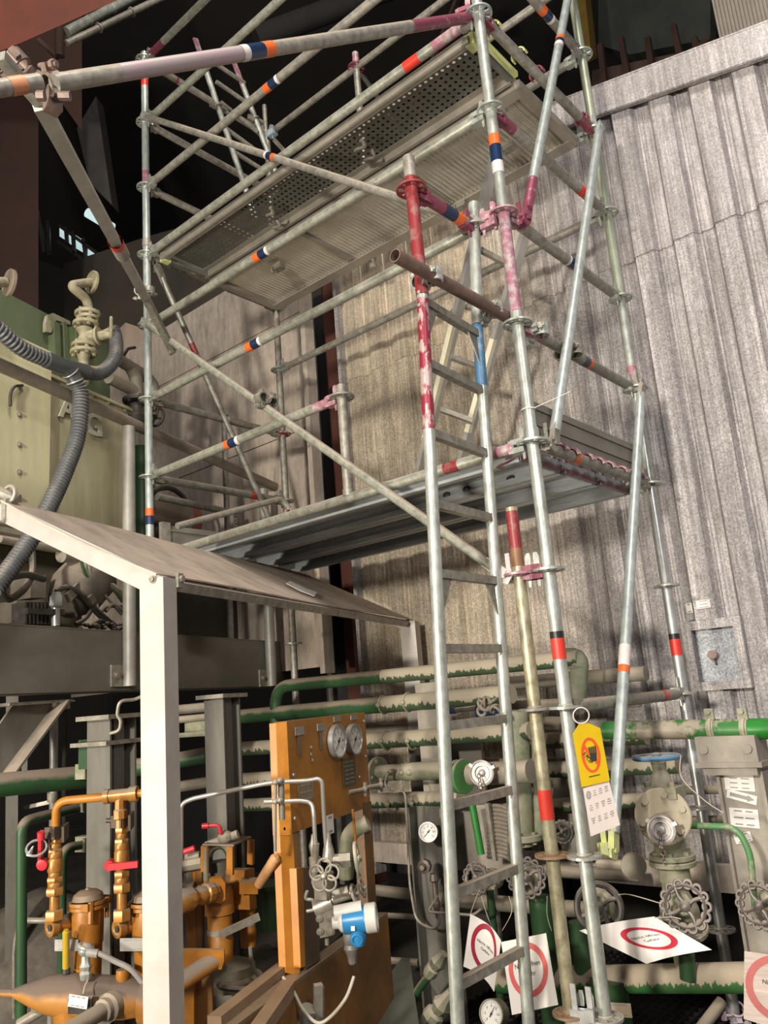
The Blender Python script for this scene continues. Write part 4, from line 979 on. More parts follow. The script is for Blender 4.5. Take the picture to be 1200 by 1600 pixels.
# pale panel left
zp0, zp1 = at(70,832,c=CC+0.03).z, at(70,545,c=CC+0.03).z
mb = MB(); mb.box(MF((s0_+sm)/2, CC+0.015, (zp0+zp1)/2), (sm-s0_, 0.03, zp1-zp0), (VV,NV,ZZ)); mb.build('side_panel', CREAM2, cab, label='pale yellow panel')
mb = MB(); mb.path(fillet([at(35,602,c=CC+0.04), at(22,603,c=CC+0.06), at(16,615,c=CC+0.06), at(16,634,c=CC+0.06)], 0.03), 0.009, 8); mb.build('hook_handle', DARKM, cab)
mb = MB()
for (px, py) in ((30,562),(70,583),(110,601),(145,617),(170,629),(195,641),(30,605),(30,648),(30,695),(30,738),(30,780),(195,680),(195,720),(195,760),(195,800)):
    p = at(px if px != 30 else 30, py, c=CC+0.03 if px == 30 and py > 580 else CC+0.005); mb.lathe(p, NV, [(0,0.018),(0.004,0.018),(0.004,0.012),(0.014,0.010)], 10)
mb.build_each('bolt', DULL, cab)
for ch, px, py, sz in (('A',106,640,0.17),('E',126,652,0.17),('G',147,665,0.17)):
    mb = MB(); o_ = at(px, py, c=CC+0.012); mb.text(ch, o_, VV, ZZ, sz*1.15); mb.text(ch, o_+NV*0.004+VV*0.003, VV, ZZ, sz*1.15)
    # give the letter depth
    cu = bpy.data.curves.new('t', 'FONT'); cu.body = ch; cu.size = sz*1.2; cu.align_x = 'CENTER'; cu.align_y = 'CENTER'; cu.extrude = 0.008; cu.offset = 0.004
    ob_ = bpy.data.objects.new('t', cu); COL.objects.link(ob_); me = bpy.data.meshes.new_from_object(ob_.evaluated_get(bpy.context.evaluated_depsgraph_get()))
    mb = MB(); mb.add([o_+VV*v.co.x+ZZ*v.co.y+NV*v.co.z for v in me.vertices], [tuple(p.vertices) for p in me.polygons]); bpy.data.objects.remove(ob_)
    mb.build('raised_letter', mat('letter_pale', (0.50,0.48,0.38), None, 0.4), cab, smooth=False)
# underside recess
mb = MB(); mb.box(MF((s0_+s1_)/2-0.1, CC-0.50, (zb+bz1)/2), (s1_-s0_-0.1, 0.5, zb-bz1-0.01), (VV,NV,ZZ)); mb.build('plinth', mat('plinth_brown', (0.16,0.135,0.09),(0.1,0.085,0.06),0.6,0,3), cab)
mb = MB(); mb.box(MF((s0_+s1_)/2, CC+0.03, zb-0.01), (s1_-s0_, 0.10, 0.03), (VV,NV,ZZ)); mb.build('sill', PIPEG, cab)
# tank
CT = -3.35
tk = thing('green_tank', 'dull green steel tank with lifting lug and vertical ribs behind the cabinet', 'tank', MF(-1.0, CT-0.5, 2.6))
g1 = at(172,535,c=CT); gs0, gs1 = VV.dot(at(-300,500,c=CT)), VV.dot(g1); gz = g1.z+0.04
mb = MB(); mb.prism([at(-150,380,c=CT), at(0,452,c=CT), at(77,492,c=CT), at(172,540,c=CT), at(172,720,c=CT), at(-150,650,c=CT)], -NV*0.9); mb.build('body', TANKG, tk)
for px, w__ in ((84,0.05),(97,0.03),(116,0.03)):
    a_, b_ = at(px,505,c=CT+0.03), at(px+3,590,c=CT+0.03); mb = MB(); mb.bar(a_, b_, w__, 0.06, NV); mb.build('rib', TANKG, tk)
mb = MB(); mb.prism([at(72,505,c=CT+0.05), at(75,492,c=CT+0.05), at(83,489,c=CT+0.05), at(110,502,c=CT+0.05), at(110,508,c=CT+0.05), at(88,500,c=CT+0.05), at(80,520,c=CT+0.05), at(72,518,c=CT+0.05)], -NV*0.03); mb.build('lifting_lug', BEIGEV, tk)
mb = MB(); mb.prism([at(99,512,c=CT+0.05), at(128,508,c=CT+0.05), at(130,592,c=CT+0.05), at(101,588,c=CT+0.05)], -NV*0.05); mb.build('cover_plate', mat('light_green', (0.17,0.24,0.10),(0.13,0.18,0.08),0.55), tk)
# flanged valve on tank
def flange(mb, c, ax, R=0.09, th=0.02, bolts=6, mi=0, br=0.012, inner=None):
    mb.lathe(V(c)-V(ax).normalized()*th/2, ax, [(0,R*0.96),(th*0.15,R),(th*0.85,R),(th,R*0.96)], 28, mi=mi)
    u, w_, d = basis(ax)
    for i in range(bolts):
        a = 2*PI*i/bolts+0.3; p = V(c)+(u*math.cos(a)+w_*math.sin(a))*R*0.76
        mb.lathe(p-d*(th*0.5+0.012), d, [(0,br),(th+0.024,br)], 6, mi=mi)
def handwheel(parent, c, ax, R=0.06, m=DULL, rr=0.008, spokes=4, scallop=False, name='handwheel', dish=0.0, label=None):
    u, w_, d = basis(ax); c = V(c); mb = MB()
    if scallop:
        mb.torus(c, d, R*0.84, rr*0.75)
        for i in range(14):
            a = 2*PI*i/14; mb.torus(c+(u*math.cos(a)+w_*math.sin(a))*R*0.90, d, R*0.17, rr*0.62, 14, 6)
    else: mb.torus(c, d, R, rr)
    mb.lathe(c-d*0.012-d*dish, d, [(0,R*0.2),(0.024,R*0.24),(0.03,R*0.12)], 14)
    for i in range(spokes):
        a = 2*PI*i/spokes+0.4; e = u*math.cos(a)+w_*math.sin(a); tn = d.cross(e); pts = [c-d*dish+e*R*0.15, c-d*dish*0.6+e*R*0.5+tn*R*0.08, c+e*R*0.95]
        mb.path(spline(pts, 4), rr*0.75, 8)
    return mb.build(name, m, parent, label)
FV_ = -2.75
VB = mat('valve_beige', (0.36,0.32,0.21),(0.20,0.185,0.11),0.6,0,14,dust=0.25,dustcol=(0.40,0.34,0.25))
fv = thing('tank_valve', 'beige flanged valve with bent pipe and blind disc above it, on the green tank', 'valve', at(135,590,c=FV_))
A_ = lambda x, y: at(x, y, c=FV_)
mb = MB()
for px, py, R in ((137,491,0.078),(137,498,0.066),(134,507,0.078),(131,541,0.074),(131,551,0.08)):
    mb = MB(); flange(mb, A_(px,py), ZZ, R, 0.022); mb.build('flange', VB, fv)
mb = MB(); c0 = A_(131,541); mb.lathe(c0, A_(134,508)-c0, [(0,0.036),(0.04,0.042),(0.07,0.032),(0.09,0.04),(0.11,0.055),(0.13,0.03)], 20)
mb.lathe(A_(131,551), A_(131,590)-A_(131,551), [(0,0.045),(0.04,0.033),(0.2,0.03)], 18); mb.lathe(A_(136,528), NV+VV*0.3, [(0,0.05),(0.05,0.045),(0.07,0.06),(0.08,0.06),(0.08,0.03),(0.16,0.02)], 16); mb.build('valve_body', VB, fv)
mb = MB(); mb.path(fillet([A_(139,488), A_(136,468), A_(109,446), A_(142,441)], 0.05, 8), 0.028, 16); o = mb.build('bent_pipe', VB, fv)
mb = MB(); flange(mb, A_(144,441), VV+NV*0.35, 0.074, 0.022, 0); mb.lathe(A_(144,441)+(VV+NV*0.35)*0.011, VV+NV*0.35, [(0,0.035),(0.005,0.032)], 16); mb.lathe(A_(144,441)+(VV+NV*0.2)*0.014, VV+NV*0.2, [(0,0.02),(0.02,0.015)], 12); mb.build('blind_disc', VB, fv)
mb = MB(); mb.tube(A_(140,528), at(172,515,c=-2.62), 0.014); mb.build('stem', VB, fv)
handwheel(fv, at(174,514,c=-2.60), NV*0.75+VV*0.65, 0.068, VB, 0.010, 4)
t = thing('blind_flange_pipe', 'beige pipe with round blind flange above the tank at the left edge', 'pipe', at(0,440,c=FV_))
mb = MB(); mb.tube(A_(-60,442), A_(8,441), 0.028); mb.build('pipe', VB, t); mb = MB(); flange(mb, A_(15,442), VV+NV*0.35, 0.078, 0.024, 0); mb.lathe(A_(15,442)+(VV+NV*0.35)*0.012, VV+NV*0.35, [(0,0.035),(0.006,0.03)], 16); mb.build('flange', mat('flange_brown',(0.27,0.21,0.15),(0.17,0.13,0.10),0.6), t)
# corrugated hose: real convolutions
def hose(name, pts, r, parent, m=HOSEM, pitch=0.024, corr=0.07):
    sp = spline(pts, 24); L = [0]
    for a, b in zip(sp, sp[1:]): L.append(L[-1]+(b-a).length)
    n = int(L[-1]/pitch)*4; P = []; rad = []; j = 0
    for i in range(n+1):
        t = L[-1]*i/n
        while j < len(L)-2 and L[j+1] < t: j += 1
        f = (t-L[j])/max(1e-9, L[j+1]-L[j]); P.append(sp[j].lerp(sp[j+1], f)); rad.append(r*(1+corr*(1 if i % 4 in (1, 2) else -1)*(1 if corr else 0)))
    mb = MB(); mb.path(P, r, 18, rad=rad); return mb.build(name, m, parent)
HC = -2.50
hz = thing('corrugated_hose', 'grey corrugated flexible conduit branching over the cabinet front', 'hose', at(105,590,c=HC))
h = lambda x, y, c=HC: at(x, y, c=c)
hose('hose', [h(-30,490), h(0,517), h(35,545), h(75,563)], 0.040, hz)
hose('hose', [h(118,594), h(126,620), h(121,680), h(104,730), h(82,780), h(52,835), h(18,885), h(-10,922)], 0.042, hz, pitch=0.02)
hose('hose', [h(133,581), h(155,583), h(172,571), h(181,552), h(181,528,-2.6), h(176,512,-2.62)], 0.040, hz, pitch=0.016, corr=0.03)
mb = MB(); mb.path(spline([h(72,562), h(98,572), h(135,582)], 6), 0.045, 18); mb.path(spline([h(100,573), h(112,583), h(119,598)], 6), 0.043, 18)
mb.build('branch_fitting', mat('hose_sleeve', (0.07,0.075,0.08), None, 0.35), hz)
mb = MB(); mb.torus(h(117,596), h(112,583)-h(119,598), 0.044, 0.005); mb.torus(h(110,582), h(100,573)-h(119,598), 0.046, 0.004); mb.build('clip', STEEL, hz)
# pipe with valve right of tank
gp = thing('side_pipe_valve', 'dark grey pipe with flanged valve between the tank and the left standard', 'valve', at(212,640,c=-3.2))
g = lambda x, y, c=-3.2: at(x, y, c=c)
mb = MB(); mb.path(fillet([g(185,562), g(210,577), g(242,598), g(240,640)], 0.12), 0.045, 14); mb.path(fillet([g(170,590), g(205,608), g(210,612)], 0.05), 0.045, 14); mb.path(fillet([g(205,575), g(213,590), g(213,625)], 0.08), 0.05, 14); mb.tube(g(213,660), g(214,850), 0.03); mb.build('pipes', PIPEG, gp)
mb = MB(); flange(mb, g(213,626), ZZ, 0.10, 0.03); mb.lathe(g(213,632), -ZZ, [(0,0.05),(0.05,0.055),(0.1,0.08),(0.16,0.05),(0.2,0.06)], 18); mb.lathe(g(213,643), VV, [(0,0.06),(0.12,0.05)], 14); mb.build('valve_body', DARKM, gp)
handwheel(gp, g(243,651), VV, 0.075, DARKM, 0.012, 4)
mb = MB(); mb.path([g(193,556), g(200,545), g(211,543)], 0.012, 8); mb.build('lever', DARKM, gp)
# dark motor / drum with red side below left bay
t = thing('red_drum', 'dark and dull red drum behind the left standard, above the canopy', 'drum', at(260,820,c=-3.6))
mb = MB(); c0 = at(215,800,c=-3.35); mb.lathe(c0, at(305,820,c=-3.35)-c0, [(0,0.17),(0.4,0.17),(0.44,0.15)], 28); mb.build('body', mat('beige_drum',(0.26,0.21,0.17),(0.18,0.14,0.11),0.6), t)
mb = MB(); mb.lathe(at(275,812,c=-3.35), at(305,820,c=-3.35)-c0, [(0,0.174),(0.12,0.174)], 28, (False,False)); mb.build('red_band', mat('dull_red',(0.22,0.05,0.03),(0.15,0.05,0.035),0.5), t)
mb = MB(); mb.lathe(at(228,760,c=-3.3), -ZZ, [(0,0.08),(0.3,0.1),(0.33,0.06),(0.6,0.05)], 16); mb.build('dark_fitting', DARKM, t)
mb = MB(); mb.path(spline([at(232,770,c=-3.2), at(262,762,c=-3.2), at(285,775,c=-3.2), at(290,790,c=-3.2)], 6), 0.02, 10); mb.build('cable', RUBB, t)
t = at(220,950,c=-3.1); mb = MB(); mb.tube(at(222,1000,c=-3.1), at(220,700,c=-3.1), 0.075); mb.build('green_pipe', GREEN, label='dark green vertical pipe behind the handrail post under the canopy', cat='pipe')

# motor, fittings and cables on the platform
mt = thing('motor_unit', 'dusty brown motor housing with hose loop on the machine platform', 'motor', at(120,960,c=-2.8))
m_ = lambda x, y, c=-2.85: at(x, y, c=c)
mb = MB(); mb.prism([m_(26,948), m_(26,938), m_(70,938), m_(70,978), m_(26,972)], -NV*0.3); mb.prism([m_(48,902), m_(72,898), m_(72,934), m_(48,934)], -NV*0.15); MD = mat('motor_dusty',(0.17,0.145,0.11),(0.10,0.085,0.065),0.65,0.1,9,dust=0.25)
mb.build('terminal_box', MD, mt)
mb = MB(); 
for k in range(7): mb.prism([m_(40+k*6,940,-2.75), m_(43+k*6,940,-2.75), m_(43+k*6,975,-2.75), m_(40+k*6,975,-2.75)], -NV*0.1)
mb.build('cooling_fins', DARKM, mt)
mb = MB(); mb.tube(m_(87,978,-2.7), m_(87,950,-2.7), 0.022); mb.lathe(m_(87,950,-2.7), m_(88,932,-2.7)-m_(87,950,-2.7), [(0,0.022),(0.01,0.036),(0.06,0.036),(0.07,0.028),(0.085,0.024)], 6); o = mb.build('union_fitting', STEEL, mt)
mb = MB(); mb.bar(m_(40,955,-2.7), m_(98,957,-2.7), 0.03, 0.03); mb.build('clamp_bar', DARKM, mt)
mb = MB(); mb.lathe(m_(100,945), m_(150,890)-m_(100,945), [(0,0.10),(0.12,0.16),(0.3,0.16),(0.42,0.07)], 18); mb.build('drum_body', MD, mt)
for a, b in (((105,935),(135,905)),((140,940),(160,915))): 
    mb = MB(); mb.bar(m_(*a,-2.70), m_(b[0],b[1],-2.78), 0.05, 0.02, NV); mb.build('strap', MD, mt)
mb = MB(); mb.path(spline([m_(68,905,-2.7), m_(40,898,-2.6), m_(12,905,-2.55), m_(4,925,-2.55), m_(15,936,-2.55), m_(38,920,-2.6), m_(50,895,-2.7), m_(50,862,-2.75)], 8), 0.018, 10); mb.build('hose_loop', RUBB, mt)
mb = MB(); mb.tube(m_(50,868,-2.75), m_(50,857,-2.75), 0.014); mb.build('hose_tip', STEEL, mt)
mb = MB(); mb.tube(m_(0,842,-2.8), m_(165,870,-2.8), 0.02); mb.tube(m_(95,868,-2.8), m_(150,868,-2.8), 0.04); mb.build('conduit', PIPEG, mt)
ci = 0
for pts, r, mm in (([(88,925),(105,918),(130,932),(160,962),(185,982)],0.016,RUBB), ([(120,925),(150,958),(172,980)],0.010,RUBB), ([(126,875),(135,900),(150,925)],0.009,GREEN), ([(138,868),(142,900),(160,925),(190,960)],0.009,PIPEG),
    ([(152,925),(165,912),(182,922),(194,938)],0.022,BEIGEV), ([(165,955),(175,945),(190,952),(196,960)],0.012,DULL), ([(160,990),(158,960),(168,948),(195,948)],0.010,RUBB), ([(118,975),(135,965),(150,940)],0.012,RUBB), ([(140,980),(160,970),(180,985)],0.014,RUBB), ([(150,940),(158,965),(180,985)],0.008,CABW)):
    mb = MB(); mb.path(spline([m_(x, y, -2.72) for x, y in pts], 8), r, 8); mb.build('cable', mm, mt)
mb = MB()
for k in range(16): mb.sphere(m_(random.uniform(118,192), random.uniform(974,985), -2.7), random.uniform(0.012,0.025), (1,1,0.7), 8, 6)
mb.build('debris', DARKM, mt)

# diagonal brace and supports below the beam
t = thing('diagonal_support', 'grey steel diagonal strut under the platform beam at the left', 'support', at(20,1210,c=-2.75))
mb = MB(); mb.prism([at(20,1102,c=-2.72), at(88,1096,c=-2.72), at(2,1212,c=-2.72), at(-60,1212,c=-2.72), at(-40,1190,c=-2.72)], -NV*0.012); mb.build('web_plate', BEAMB, t)
mb = MB(); mb.bar(at(94,1096,c=-2.70), at(6,1213,c=-2.70), 0.13, 0.012, (at(94,1096,c=-2.7)-at(6,1213,c=-2.7)).cross(NV)); mb.build('flange', BEAM, t)
mb = MB(); mb.prism([at(15,1098,c=-2.66), at(115,1092,c=-2.66), at(118,1096,c=-2.66), at(15,1103,c=-2.66)], -NV*0.2); mb.lathe(at(104,1098,c=-2.66), -ZZ, [(0,0.02),(0.03,0.018),(0.035,0.008)], 10); mb.build('top_plate', DULL, t)
def ibeam(mb, c0, c1, w_, h, fr, t_=0.010, mi=0):
    c0, c1 = V(c0), V(c1); L = (c1-c0).length; mid = (c0+c1)/2
    f = (fr[0], fr[1], (c1-c0).normalized())
    mb.box(mid, (w_, t_, L), f, mi)
    for s in (-1, 1): mb.box(mid+fr[0]*s*w_/2, (t_, h, L), f, mi)
for nm, xl, xr, yt, yb, dd, lab in (('a',143,207,1120,1500,3.75,'grey dusty steel column with capped top left of the white canopy post'),('b',322,372,1088,1480,4.2,'grey steel column standing between the white post and the orange panel')):
    ctop = at((xl+xr)/2, yt, d=dd); w_ = (xr-xl)/FPX*dd
    t = thing('steel_column', lab, 'column', V((ctop.x, ctop.y, -0.5)), 'steel columns under the platform')
    fr = ((VV*0.75+NV*0.66).normalized(), (NV*0.75-VV*0.66).normalized())
    mb = MB(); ibeam(mb, V((ctop.x,ctop.y,-0.5)), ctop, w_*0.85, w_*0.7, (VV, NV), 0.012); mb.box(V((ctop.x,ctop.y,(ctop.z-0.5)/2))+NV*w_*0.16, (w_*0.35, 0.02, ctop.z+0.5), (VV,NV,ZZ)); mb.build('profile', BEAMB, t)
    mb = MB(); mb.box(ctop, (w_*1.35, w_*1.0, 0.02), (VV,NV,ZZ)); mb.build('cap_plate', DULL, t)
    if nm == 'a':
        mb = MB(); mb.box(at(170,1160,d=dd), (w_*1.4, w_*1.1, 0.018), (VV,NV,ZZ)); mb.build('collar_plate', DULL, t)
        mb = MB(); mb.box(at(135,1178,d=dd)+NV*0.02, (0.09,0.05,0.13), (VV,NV,ZZ)); mb.build('green_bracket', GREENH, t)
        mb = MB(); mb.path(fillet([at(228,1084,d=dd-0.1), at(213,1093,d=dd-0.1), at(186,1095,d=dd-0.15), at(183,1118,d=dd-0.15), at(189,1125,d=dd-0.15), at(187,1142,d=dd-0.15), at(172,1146,d=dd-0.15)], 0.03), 0.008, 8); mb.build('bent_rod', DULL, t)
t = thing('chrome_pipe', 'shiny vertical pipe behind the diagonal strut at the left', 'pipe', at(82,1300,d=4.2))
mb = MB(); mb.tube(at(82,1400,d=4.2), at(85,1095,d=4.2), 0.021); mb.build('pipe', STEEL, t); mb = MB(); mb.tube(at(82,1252,d=4.2), at(82,1238,d=4.2), 0.026); mb.build('sleeve', DULL, t)
mb = MB(); mb.tube(at(100,1300,d=4.6), at(101,1100,d=4.6), 0.014); mb.build('thin_pipe', DARKM, label='thin dark pipe right of the shiny vertical pipe', cat='pipe')
mb = MB(); mb.bar(at(18,1530,d=4.3), at(20,1080,d=4.3), 0.06, 0.06); mb.build('angle_post', BEAMB, label='grey angle post at the far left behind the green pipe', cat='post')
mb = MB(); mb.bar(at(38,1215,d=4.6), at(40,1120,d=4.6), 0.03, 0.03); mb.bar(at(38,1262,d=4.4), at(78,1253,d=4.4), 0.02,0.02); mb.build('angle_rack', DULL, label='thin steel frame bits behind the diagonal strut', cat='frame')
# green pipes left
def pipe(name, lab, pts, r, m, fil=0.08, cat='pipe', group=None, n=18):
    mb = MB(); mb.path(fillet(pts, fil) if len(pts) > 2 else pts, r, n); return mb.build(name, m, None, lab, cat, group)
d_ = lambda x, y, d: at(x, y, d=d)
pipe('green_pipe', 'thick horizontal green pipe with dusty top at the left edge', [d_(-60,1232,3.5), d_(142,1213,3.95)], 0.053, GREENH)
pipe('green_pipe', 'green pipe rising at the far left and bending right under the thick one', [d_(33,1640,3.3), d_(34,1285,3.4), d_(60,1277,3.5), d_(142,1258,3.85)], 0.022, GREENH, 0.07)
pipe('green_pipe', 'second green pipe rising behind the first orange strainer', [d_(96,1640,3.75), d_(97,1325,3.75), d_(145,1318,3.95)], 0.020, GREENH, 0.07)
mb = MB()
for x, y, dd in ((132,1205,3.85),(128,1256,3.8),(132,1318,3.9)):
    mb.box(d_(x,y,dd), (0.05,0.07,0.07), (VV,NV,ZZ)); mb.tube(d_(x,y-8,dd-0.05), d_(x,y+12,dd-0.05), 0.008)
    mb.build('pipe_saddle', BEIGEV, label={1205:'topmost',1256:'middle',1318:'lowest'}[y]+' dusty saddle fixing a green pipe to the capped steel column', cat='bracket', group='pipe saddles'); mb = MB()
pipe('thin_conduit', 'thin grey conduit beside the green riser at the far left', [d_(22,1590,3.6), d_(22,1480,3.6), d_(28,1448,3.6)], 0.008, DULL, 0.05)
pipe('grey_tube', 'short grey horizontal tube behind the strainers', [d_(42,1438,3.9), d_(180,1440,3.9)], 0.014, GALVD)
for k, (a, b, r, dd) in enumerate((((272,1110),(322,1105),0.03,4.9),((275,1125),(325,1120),0.02,4.5),((240,1195),(322,1180),0.045,4.6),((245,1235),(325,1222),0.03,4.5),((205,1200),(240,1196),0.05,4.6))):
    pipe('dusty_pipe', ['topmost thin dusty pipe','second thin dusty pipe','thick half green dusty pipe','lower slim dusty pipe','short thick green pipe end left of the post'][k]+(' in the dark' if k == 4 else ' in the dark beside the grey column'), [d_(*a,dd), d_(*b,dd)], r, GREENH if k in (2,4) else PIPEG, group='pipes behind the white post')
mb = MB(); mb.prism([d_(300,1118,4.5), d_(322,1116,4.5), d_(322,1145,4.5), d_(300,1147,4.5)], -NV*0.05); mb.prism([d_(290,1145,4.45), d_(322,1142,4.45), d_(322,1150,4.45), d_(290,1152,4.45)], -NV*0.1); mb.build('pipe_bracket', BEIGEV, label='dusty bracket left of the grey column', cat='bracket')
mb = MB(); mb.prism([at(225,690,c=-3.75), at(225,1000,c=-3.75), at(440,1000,c=-3.75), at(440,905,c=-3.75), at(300,870,c=-3.75), at(240,850,c=-3.75)], -NV*0.05) if False else mb.prism([at(272,885,c=-3.1), at(272,1010,c=-3.1), at(428,1010,c=-3.1), at(428,912,c=-3.1)], -NV*0.03); mb.build('shade_plate', mat('shade_dark',(0.035,0.032,0.028),None,0.6), None, 'dark plate standing in for shade behind the beam under the canopy', 'shade plate')  # added dark plate, its colour stands in for the shade under the deck
#
for k, (a, b, r) in enumerate((((419,935),(418,1068),0.02),)):
    pass
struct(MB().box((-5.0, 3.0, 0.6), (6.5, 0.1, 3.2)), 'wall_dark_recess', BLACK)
# ================================================================== PIPE RACK BEHIND AND INSIDE THE SCAFFOLD
YP = 0.80
y_ = lambda x, y, Y=YP: at(x, y, y=Y)
pl_ = []
def hpipe(lab, a, b, r, m=GREENH, Y=YP, m2=None, split=None, group=None, name='green_pipe', Yb=None):
    pa_, pb_ = y_(*a, Y), y_(*b, Yb or Y); mb = MB()
    if split is None: mb.tube(pa_, pb_, r, n=24); return mb.build(name, m, None, lab, 'pipe', group)
    t = tpar(pa_, pb_, *split); q = pa_.lerp(pb_, t); mb.tube(pa_, q, r, n=24, cap=(True, False)); mb.tube(q, pb_, r+0.001, n=24, cap=(False, True), mi=1)
    return mb.build(name, [m, m2], None, lab, 'pipe', group)
# pipe 1 with bend down behind the orange panel
mb = MB(); a = y_(430,1180); pts = fillet([y_(431,1200), y_(431,1073), y_(600,1057)], 0.13, 8)
mb.path(pts, 0.038, 22, cap=(True, False)); mb.tube(y_(600,1057), y_(905,1028), 0.039, n=22, mi=1); mb.build('green_pipe', [GREENH, GREEND], None, 'topmost green pipe, bending down behind the orange panel and crusted with dust to the right', 'pipe')
mb = MB(); mb.path(fillet([y_(880,1027,0.81), y_(906,1026,0.81), y_(902,1110,0.81)], 0.07), 0.042, 20); mb.torus(y_(903,1042,0.81), ZZ, 0.044, 0.006); mb.build('pipe_elbow', mat('worn_green_elbow',(0.12,0.19,0.10),(0.30,0.27,0.20),0.6,0,14), None, 'worn green elbow turning down right of the corner post', 'pipe')
hpipe('second green pipe from the top, dusty over its right half', (372,1120), (800,1084), 0.045, GREENH, m2=GREEND, split=(600,1101))
hpipe('third green pipe from the top beside the orange panel', (380,1170), (830,1142), 0.044, GREEND)
hpipe('fourth dusty pipe, level with the middle of the orange panel', (382,1219), (470,1214), 0.045, GREEND)
hpipe('fifth dusty pipe below the flanged stub', (380,1258), (720,1247), 0.040, GREEND)
hpipe('dusty horizontal pipe behind the corner post, above the yellow tag', (790,1068), (1010,1052), 0.035, PIPEG, Y=1.1)
for (a, b, r, lab) in (((770,1105),(1000,1095),0.03,'first faint dusty pipe behind the posts'),((800,1160),(1010,1150),0.04,'second faint dusty pipe behind the posts'),((800,1205),(1060,1195),0.04,'dusty pipe at the height of the blue handwheel'),((800,1262),(1010,1250),0.035,'dusty pipe left of the blue wheel valve'),((1040,1236),(1160,1232),0.02,'upper slim rail behind the valve on the right'),((1040,1283),(1165,1280),0.02,'lower slim rail behind the valve on the right')):
    hpipe(lab, a, b, r, GREEND if r > 0.03 else PIPEG, Y=1.15, name='dusty_pipe')
hpipe('dusty crate-like rail along the foot of the sheet wall', (760,1355), (1000,1368), 0.03, PIPEG, Y=1.2, name='dusty_pipe')
# dusty cable tray boxes between the pipes (behind)
mb = MB()
for (xa, ya, xb, yb) in ((560,1130,640,1150),(700,1185,900,1215),(760,1120,880,1140)):
    q = [y_(xa,ya,1.25), y_(xb,ya,1.25), y_(xb,yb,1.25), y_(xa,yb,1.25)]; mb.prism(q, YY*0.06)
mb.build('cable_tray', mat('tray_dusty',(0.27,0.23,0.17),(0.2,0.17,0.13),0.7), label='dusty tray plates running behind the green pipes', cat='tray')
# right end pipe with clamps
o = hpipe('bright green pipe with patchy dust at the right edge, held by two clamps', (945,1141), (1260,1138), 0.040, mat('green_patchy', (0.04,0.17,0.04), (0.36,0.31,0.24), 0.4, 0, 7, contrast=(0.46,0.52)), Y=YP, m2=mat('bright_green', (0.02,0.21,0.025), (0.025,0.16,0.03), 0.35), split=(1165,1138))
rs = thing('pipe_support', 'pale dusty support post with white paper labels carrying the green pipe at the right edge', 'support', y_(1165,1600))
DS = mat('dusty_support', (0.38,0.34,0.28), (0.26,0.23,0.19), 0.65, 0.1, 9, dust=0.2)
for px in (1114, 1166):
    mb = MB(); c = y_(px,1140); mb.torus(c, XX, 0.046, 0.009); mb.tube(c-XX*0.014, c+XX*0.014, 0.045); mb.prism([c+V((-0.02,-0.02,0.04)), c+V((0.02,-0.02,0.04)), c+V((0.018,-0.02,0.085)), c+V((-0.018,-0.02,0.085))], YY*0.012)
    mb.lathe(c+V((0,-0.02,0.072)), -YY, [(0,0.011),(0.012,0.011)], 6); o = mb.build('pipe_clamp', BEIGEV, rs)
tp = y_(1143,1168)
mb = MB(); mb.box(tp+V((0,0,0.0)), (0.235,0.14,0.10)); mb.box(tp+V((0,0,-0.06)), (0.26,0.16,0.02)); mb.box(tp+V((0.0,0,-0.085)), (0.21,0.13,0.03))
for s in (-1,1): mb.lathe(tp+V((s*0.085,-0.07,0.0)), -YY, [(0,0.018),(0.01,0.018)], 10)
mb.build('saddle', DS, rs)
zb_ = -0.5
mb = MB(); pc = V((tp.x+0.02, tp.y, 0)); ibx = 0.17
mb.box((pc.x, pc.y, (tp.z-0.09+zb_)/2), (ibx, 0.012, tp.z-0.09-zb_)); mb.box((pc.x-ibx/2, pc.y+0.02, (tp.z-0.09+zb_)/2), (0.012, 0.10, tp.z-0.09-zb_)); mb.box((pc.x+ibx/2, pc.y+0.02, (tp.z-0.09+zb_)/2), (0.012, 0.10, tp.z-0.09-zb_)); mb.build('post', DS, rs)
fy = pc.y-0.009
for (px, py, w_, h, lines, lab) in ((1155,1220,0.115,0.075,4,'white paper label'),(1163,1278,0.11,0.07,3,'second white paper label'),(1161,1301+8,0.07,0.035,2,'small tilted white label')):
    c = at(px, py, y=fy); rot = -0.06 if py < 1300 else 0.25
    ux = V((math.cos(rot),0,math.sin(rot))); uz = V((-math.sin(rot),0,math.cos(rot)))
    plate('paper_label', None, None, c, w_, h, ux, uz, lines=lines, parent=rs, cols=2)
c = at(1159,1245,y=fy); ux = V((math.cos(-0.25),0,math.sin(-0.25))); uz = V((-ux.z,0,ux.x))
mb = MB(); mb.box(c, (0.115,0.035,0.002), (ux,uz,-YY)); mb.bar(c-ux*0.045-YY*0.002, c+ux*0.025-YY*0.002, 0.014, 0.001, YY, mi=1); mb.prism([c+ux*0.022+uz*0.013-YY*0.002, c+ux*0.048-YY*0.002, c+ux*0.022-uz*0.013-YY*0.002], YY*-0.001, 1); mb.build('arrow_label', [PAPER, GREYT], rs)
